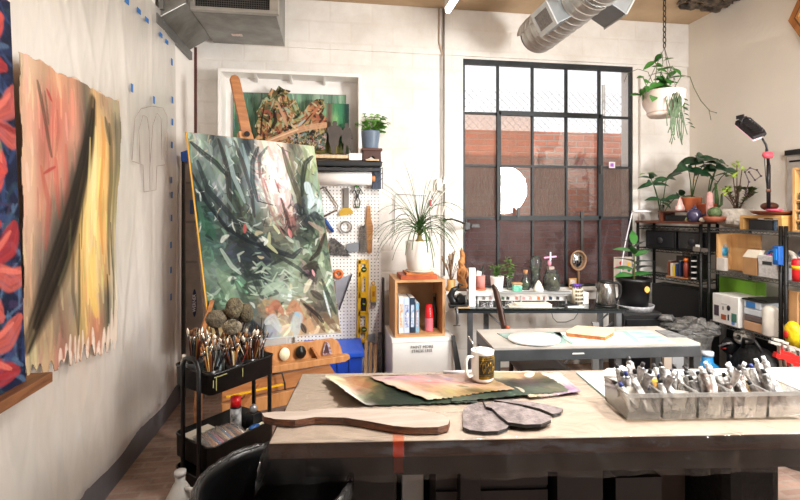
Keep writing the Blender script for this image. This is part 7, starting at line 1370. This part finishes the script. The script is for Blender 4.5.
paper('painted_paper', 'cream torn painting with a mint stroke and a purple patch, right of the mug', ['e8d8c4 e8dcc8 e4d8c4 e8dccc','e4d4bc dcccb4 e8dcc8 e0d4c0','d8c8a8 e0d0b8 dcd0bc d0b8c0','dccbb0 e0d0b8 b8a0b8 c0a8b8'], [(494,374),(560,373),(582,393),(530,399)], zP+.005, seed=8, strokes=[([(.35,.15),(.42,.4),(.6,.75),(.66,.9)],.07,'7ab89c',.85,.4),([(.6,.15),(.7,.3),(.8,.35)],.05,'8a78b8',.8,.4),([(.75,.75),(.9,.85)],.14,'a878b0',.7,.4)])
paper('painted_paper', 'pale clean torn paper at the back edge beside the cream painting', ['ece4d8 e8e0d4 e4dccc','e8dccc e4d8c8 e8e0d4'], [(470,372),(530,371.5),(552,380),(488,381)], zP+.0035, n=(60,30), seed=9)
MB(fr(tp_(455,374.5), TRZ)).tube([(-.06,0,.012),(.03,0,.012),(.09,0,.014)], .009, 7).one('white_paint_tube', mat('e0dce0', .4), 'small whitish rolled tube beside the mug handle', 'tube')
# mug with spoon
mz = zP+.0215; c = tp_(482.5, 379.5, mz); T = thing('mug', 'white mug wrapped in a black and gold pattern on the painted papers', 'mug', c); wm = mat('f0ece6', .25, coat=.5)
MB().lathe(c, [(.001,0),(.046,0),(.052,.006),(.054,.02),(.054,.135),(.056,.142),(.051,.142),(.05,.02),(.001,.012)], 36).build('mug_body', wm, T)
bnd = MB()
def arc(a0, a1, z0, z1, r, n=14): return [[c+Vector((math.cos(a0+(a1-a0)*i/n)*r, math.sin(a0+(a1-a0)*i/n)*r, z)) for i in range(n+1)] for z in (z0, z1)]
lo, hi = arc(-2.2, .35, .018, .128, .0546); bnd.add(lo+hi, [(i, i+1, 15+i+1, 15+i) for i in range(14)], True); bnd.build('dark_wrap', mat('2a2010', .35), T)
gd_ = mat('a8842c', .3, .7, h2='6a5018', scale=60); m = MB(); rr = random.Random(5)
for z0, z1 in ((.02,.03),(.034,.037),(.108,.112),(.117,.126)): lo, hi = arc(-2.18,.33,z0,z1,.0549); m.add(lo+hi, [(i, i+1, 15+i+1, 15+i) for i in range(14)], True)
for k in range(26): a = -2.1+k*.09; z = .045+rr.uniform(0,.05); L = rr.uniform(.01,.03); m.tube([c+Vector((math.cos(a+j*.04)*.0552, math.sin(a+j*.04)*.0552, z+L*j/3+.006*math.sin(k+j*2))) for j in range(4)], .0016, 4)
for k in range(3): a = -1.75+k*.62; m.tube([c+Vector((math.cos(a+.13*math.cos(t*PI/8))*.0552, math.sin(a+.13*math.cos(t*PI/8))*.0552, .072+.02*math.sin(t*PI/8))) for t in range(17)], .0022, 5, caps=False)
m.build('gold_pattern', gd_, T)
hd_ = Vector((-.95,-.35,0)).normalized(); MB().tube([c+hd_*.05+Vector((0,0,.118)), c+hd_*.085+Vector((0,0,.122)), c+hd_*.098+Vector((0,0,.1)), c+hd_*.098+Vector((0,0,.05)), c+hd_*.082+Vector((0,0,.028)), c+hd_*.05+Vector((0,0,.03))], .0085, 10, flat=.8).build('mug_handle', wm, T)
MB().tube([c+Vector((.01,.01,.06)), c+Vector((-.04,.0,.16)), c+Vector((-.075,-.01,.215))], [.003,.003,.005], 6).one('spoon', mat('b8b4ac', .25, .9), 'metal spoon handle sticking out of the mug', 'spoon')
# white board on the right
tslab('white_glass_board', 'big white board with a thin green glass edge on the right back of the table', 'board', [(576,372),(799,367),(830,366),(900,412),(640,413),(619,408)], zP, .005, [mat('e9edf2', .2, var=.02), mat('5fa898', .3)], side=1)
zG = zP+.0055
T = thing('painted_palette_board', 'thin wooden palette board with yellow and red paint smears behind the clear bins', 'palette', tp_(700,385,zG)); q = [tp_(x, y, zG+.012) for x, y in ((628,382),(660,378.5),(745,380),(775,386),(760,390.5),(700,390),(650,387))]
q = [Vector((p.x, p.y, zG)) for p in q][::-1]; MB().prism(q, (0,0,.014), side=1).build('board', [mat('c8883c', .5, h2='e8d060', scale=12), mat('a85a20', .5)], T)
for k, (x, y, c_) in enumerate(((655,381,'d8d040'),(675,381,'b8b8b0'),(690,382,'c87858'),(708,382,'e8c890'),(722,383,'4a6a9a'),(736,383,'d84838'),(750,385,'e87848'))): MB().ball(tp_(x, y, zG+.0145), (.03,.014,.003), 10, .1, k).build('paint_smear', mat(c_, .4), T)
MB().tube([tp_(605,379,zG+.03), tp_(616,384,zG+.02), tp_(626,391,zG+.015)], [.011,.013,.011], 8).one('brown_wooden_handle', mat('5a2c18', .4, h2='3a1c10'), 'dark brown tool handle lying left of the clear bins', 'tool handle')
m = MB(); rr = random.Random(12); a, b, c_, d = tp_(583,378,zG), tp_(622,366,zG+.0), tp_(642,376,zG), tp_(604,384,zG); f = patch((a,b,c_,d)); m.grid(lambda u, v: f(u,v)+Vector((0,0,.004+.03*math.sin(u*PI)*math.sin(v*PI)*rr.uniform(.3,1.2))), 14, 9, smooth=False); m.one('crumpled_paper', mat('e8e6e6', .6, alpha=.9), 'crumpled white wrapping at the left end of the white board', 'paper')
# clear bins with paint tubes
bin_m = film('bin plastic', 'e6e4e0', .10, .2, .15, bodycol='d8d4ce', bump=.1); BM = fr(cf((627-400)/F*1.858, 1.858, zP+.0055), TRZ); bw, bd, bh = .138, .19, .104
protoT = []
def tube_proto(k, cols):
    b = thing('paint_tube', 'x', 'paint tube', (0,0,0)); L = [.1,.12,.09,.11,.13,.1][k]; rr = random.Random(k)
    prof = [(0,.017,.002),(L*.15,.017,.004),(L*.4,.0155,.009),(L*.7,.0145,.0125),(L,.0145,.0145)]; vs = []; n = 12
    for z, w_, t_ in prof:
        for j in range(n): a = 2*PI*j/n; vs.append(Vector((math.cos(a)*w_*(1+.1*rr.uniform(-1,1))+.004*math.sin(z*40+k), math.sin(a)*t_*(1+.2*rr.uniform(-1,1)), z)))
    m = MB(); m.add(vs, [(i*n+j, i*n+(j+1) % n, (i+1)*n+(j+1) % n, (i+1)*n+j) for i in range(4) for j in range(n)], True); m.f.append(list(range(n))[::-1]); m.m.append(0); m.s.append(False); m.build('tube_body', mat(cols[0], .35, .35, h2=cols[1], scale=30, bump=.4), b)
    MB().tube([(0,0,L),(0,0,L+.008)], [.0145,.007], 12).build('tube_shoulder', mat('b8b8b8', .3, .6), b); MB().tube([(0,0,L+.0082),(0,0,L+.026)], [.0085,.0075], 10).build('tube_cap', mat(cols[2], .4), b); return b
pc_ = [('d4d0cc','8a8682','1c1c1e'),('c8c4c0','5a5654','e8e8e8'),('e4e0dc','a8a4a0','2a3a7a'),('9a9692','4a4644','1a1a1a'),('dcd8d4','b8b0a8','3a3a3c'),('b8b4ae','6a4a3c','e0dcd8')]
P6 = [tube_proto(k, pc_[k]) for k in range(6)]; used = set(); rr = random.Random(77)
names5 = ['leftmost clear bin','second clear bin from the left','middle clear bin','fourth clear bin from the left','rightmost clear bin at the photo edge']
for i in range(5):
    x0 = i*(bw+.006); zz = .0 if i % 2 == 0 else .0
    B = thing('clear_bin', 'clear plastic bin of paint tubes, '+['leftmost of the row','second from the left in the row','middle one of the row','fourth from the left in the row','rightmost, cut by the photo edge'][i], 'bin', BM @ Vector((x0+bw/2, bd/2, 0)), group='row of clear bins')
    t = .0025; fx = .004
    m = MB(BM)
    m.prism([(x0+fx,0,0),(x0+bw-fx,0,0),(x0+bw,-.006,bh),(x0,-.006,bh)], (0,t,0)); m.build('front_panel', bin_m, B)
    MB(BM).prism([(x0+fx,bd,0),(x0+bw-fx,bd,0),(x0+bw,bd,bh),(x0,bd,bh)], (0,t,0)).build('back_panel', bin_m, B)
    MB(BM).prism([(x0+fx,t,0),(x0+fx,bd,0),(x0,bd,bh),(x0,t,bh)], (t,0,0)).build('side_panel', bin_m, B); MB(BM).prism([(x0+bw-fx,t,0),(x0+bw-fx,bd,0),(x0+bw,bd,bh),(x0+bw,t,bh)], (-t,0,0)).build('side_panel', bin_m, B)
    MB(BM).b2((x0+fx,t,0),(x0+bw-fx,bd,t)).build('bin_floor', bin_m, B)
    m = MB(BM).b2((x0-.003,-.011,bh-.014),(x0+bw+.003,-.006,bh+.002)).b2((x0-.003,bd,bh-.006),(x0+bw+.003,bd+.006,bh+.002)).b2((x0-.003,-.006,bh-.004),(x0+.002,bd,bh+.002)).b2((x0+bw-.002,-.006,bh-.004),(x0+bw+.003,bd,bh+.002)); m.build('bin_rim', film('bin rim', 'e8e6e2', .25, .2, .15, bodycol='dad8d4'), B)
    for j in range(12):
        k = rr.randrange(6)
        if k not in used and True: b = P6[k]; used.add(k)
        else: b = copy_tree(P6[k])
        b['label'] = 'crumpled grey and white paint tube standing in the '+names5[i]; b['group'] = 'paint tubes in the '+names5[i]
        x = x0+.022+(bw-.044)*((j % 4)+.5)/4; y = .03+(bd-.05)*((j//4)+.5)/4
        up = rr.random() < .3 and j > 3; lay = not up; b.location = BM @ Vector((x, .025+.028*(j//4) if lay else y, .02+.024*(j % 3) if lay else .04+rr.uniform(0,.02))); b.rotation_euler = Euler((rr.uniform(-.35,.3), rr.uniform(-.45,.45), rr.uniform(0, 6.3))) if up else Euler((-rr.uniform(.35,1.0), 0, rr.uniform(-.5,.5)))
for k in range(6):
    if k not in used: P6[k]['label'] = 'crumpled grey paint tube in the bins'
m = MB(BM); rr = random.Random(4)
for x, y, z, L in ((.20,.03,.045,.09),(.02,.06,.05,.1),(.34,.02,.03,.09),(.49,.02,.03,.08)): m2 = MB(BM); m2.prism([(x,y,z-.02),(x+L*.6,y+.002,z-.03),(x+L*.8,y+.004,z+.05),(x+.01,y,z+.06)], (0,.001,0)); m2.one('label_card', mat('e4ded4', .6), 'pale paper scrap tucked inside the '+names5[[1,0,2,3][[.20,.02,.34,.49].index(x)]], 'paper scrap')
# ================================================================== UNDER THE TABLE (colours darkened to carry the shade there)
def under(nm, lab, cat, x0, x1, y0, y1, z0, z1, m_, **k): return MB(TM).b2((x0,y0,z0),(x1,y1,z1)).one(nm, m_, lab, cat, **k)
under('shade_fill_box', 'big black box added for shade under the table between the black bin and the white tub', 'box', .25, .47, .3, .55, 0, .5, blk, bevel=.01)  # added black filler, its colour stands in for the deep shade
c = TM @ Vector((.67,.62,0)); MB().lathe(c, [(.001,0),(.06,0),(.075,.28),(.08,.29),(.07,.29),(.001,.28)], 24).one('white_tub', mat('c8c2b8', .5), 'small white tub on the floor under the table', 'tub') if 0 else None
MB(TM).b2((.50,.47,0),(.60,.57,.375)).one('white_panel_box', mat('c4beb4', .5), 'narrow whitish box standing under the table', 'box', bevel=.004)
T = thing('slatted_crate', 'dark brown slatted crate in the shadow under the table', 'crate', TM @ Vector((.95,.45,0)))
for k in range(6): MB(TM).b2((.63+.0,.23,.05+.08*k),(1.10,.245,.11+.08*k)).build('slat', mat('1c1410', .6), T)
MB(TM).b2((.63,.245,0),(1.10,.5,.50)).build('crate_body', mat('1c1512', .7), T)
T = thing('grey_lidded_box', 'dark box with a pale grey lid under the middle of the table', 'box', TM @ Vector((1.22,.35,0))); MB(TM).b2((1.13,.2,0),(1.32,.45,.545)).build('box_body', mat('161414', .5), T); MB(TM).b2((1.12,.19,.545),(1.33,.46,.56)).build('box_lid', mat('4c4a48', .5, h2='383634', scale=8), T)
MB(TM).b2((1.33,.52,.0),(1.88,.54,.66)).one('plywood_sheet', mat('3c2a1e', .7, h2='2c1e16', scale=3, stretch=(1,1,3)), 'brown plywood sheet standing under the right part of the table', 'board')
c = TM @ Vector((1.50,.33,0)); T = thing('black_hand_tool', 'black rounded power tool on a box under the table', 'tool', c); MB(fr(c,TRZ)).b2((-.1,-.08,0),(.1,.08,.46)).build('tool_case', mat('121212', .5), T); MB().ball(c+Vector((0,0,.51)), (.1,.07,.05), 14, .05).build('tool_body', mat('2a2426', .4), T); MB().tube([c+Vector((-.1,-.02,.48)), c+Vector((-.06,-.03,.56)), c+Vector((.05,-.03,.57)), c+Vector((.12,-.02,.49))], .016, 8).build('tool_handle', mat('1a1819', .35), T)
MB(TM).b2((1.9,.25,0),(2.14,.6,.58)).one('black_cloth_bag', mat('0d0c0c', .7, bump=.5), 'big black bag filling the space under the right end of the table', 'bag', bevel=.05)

MB(TM).b2((.02,.64,0),(2.45,.655,.62)).one('black_shade_sheet', mat('0b0a0a', .8), 'black cloth added for shade at the back under the work table', 'backing')  # added dark sheet hiding the bright floor, stands in for shade
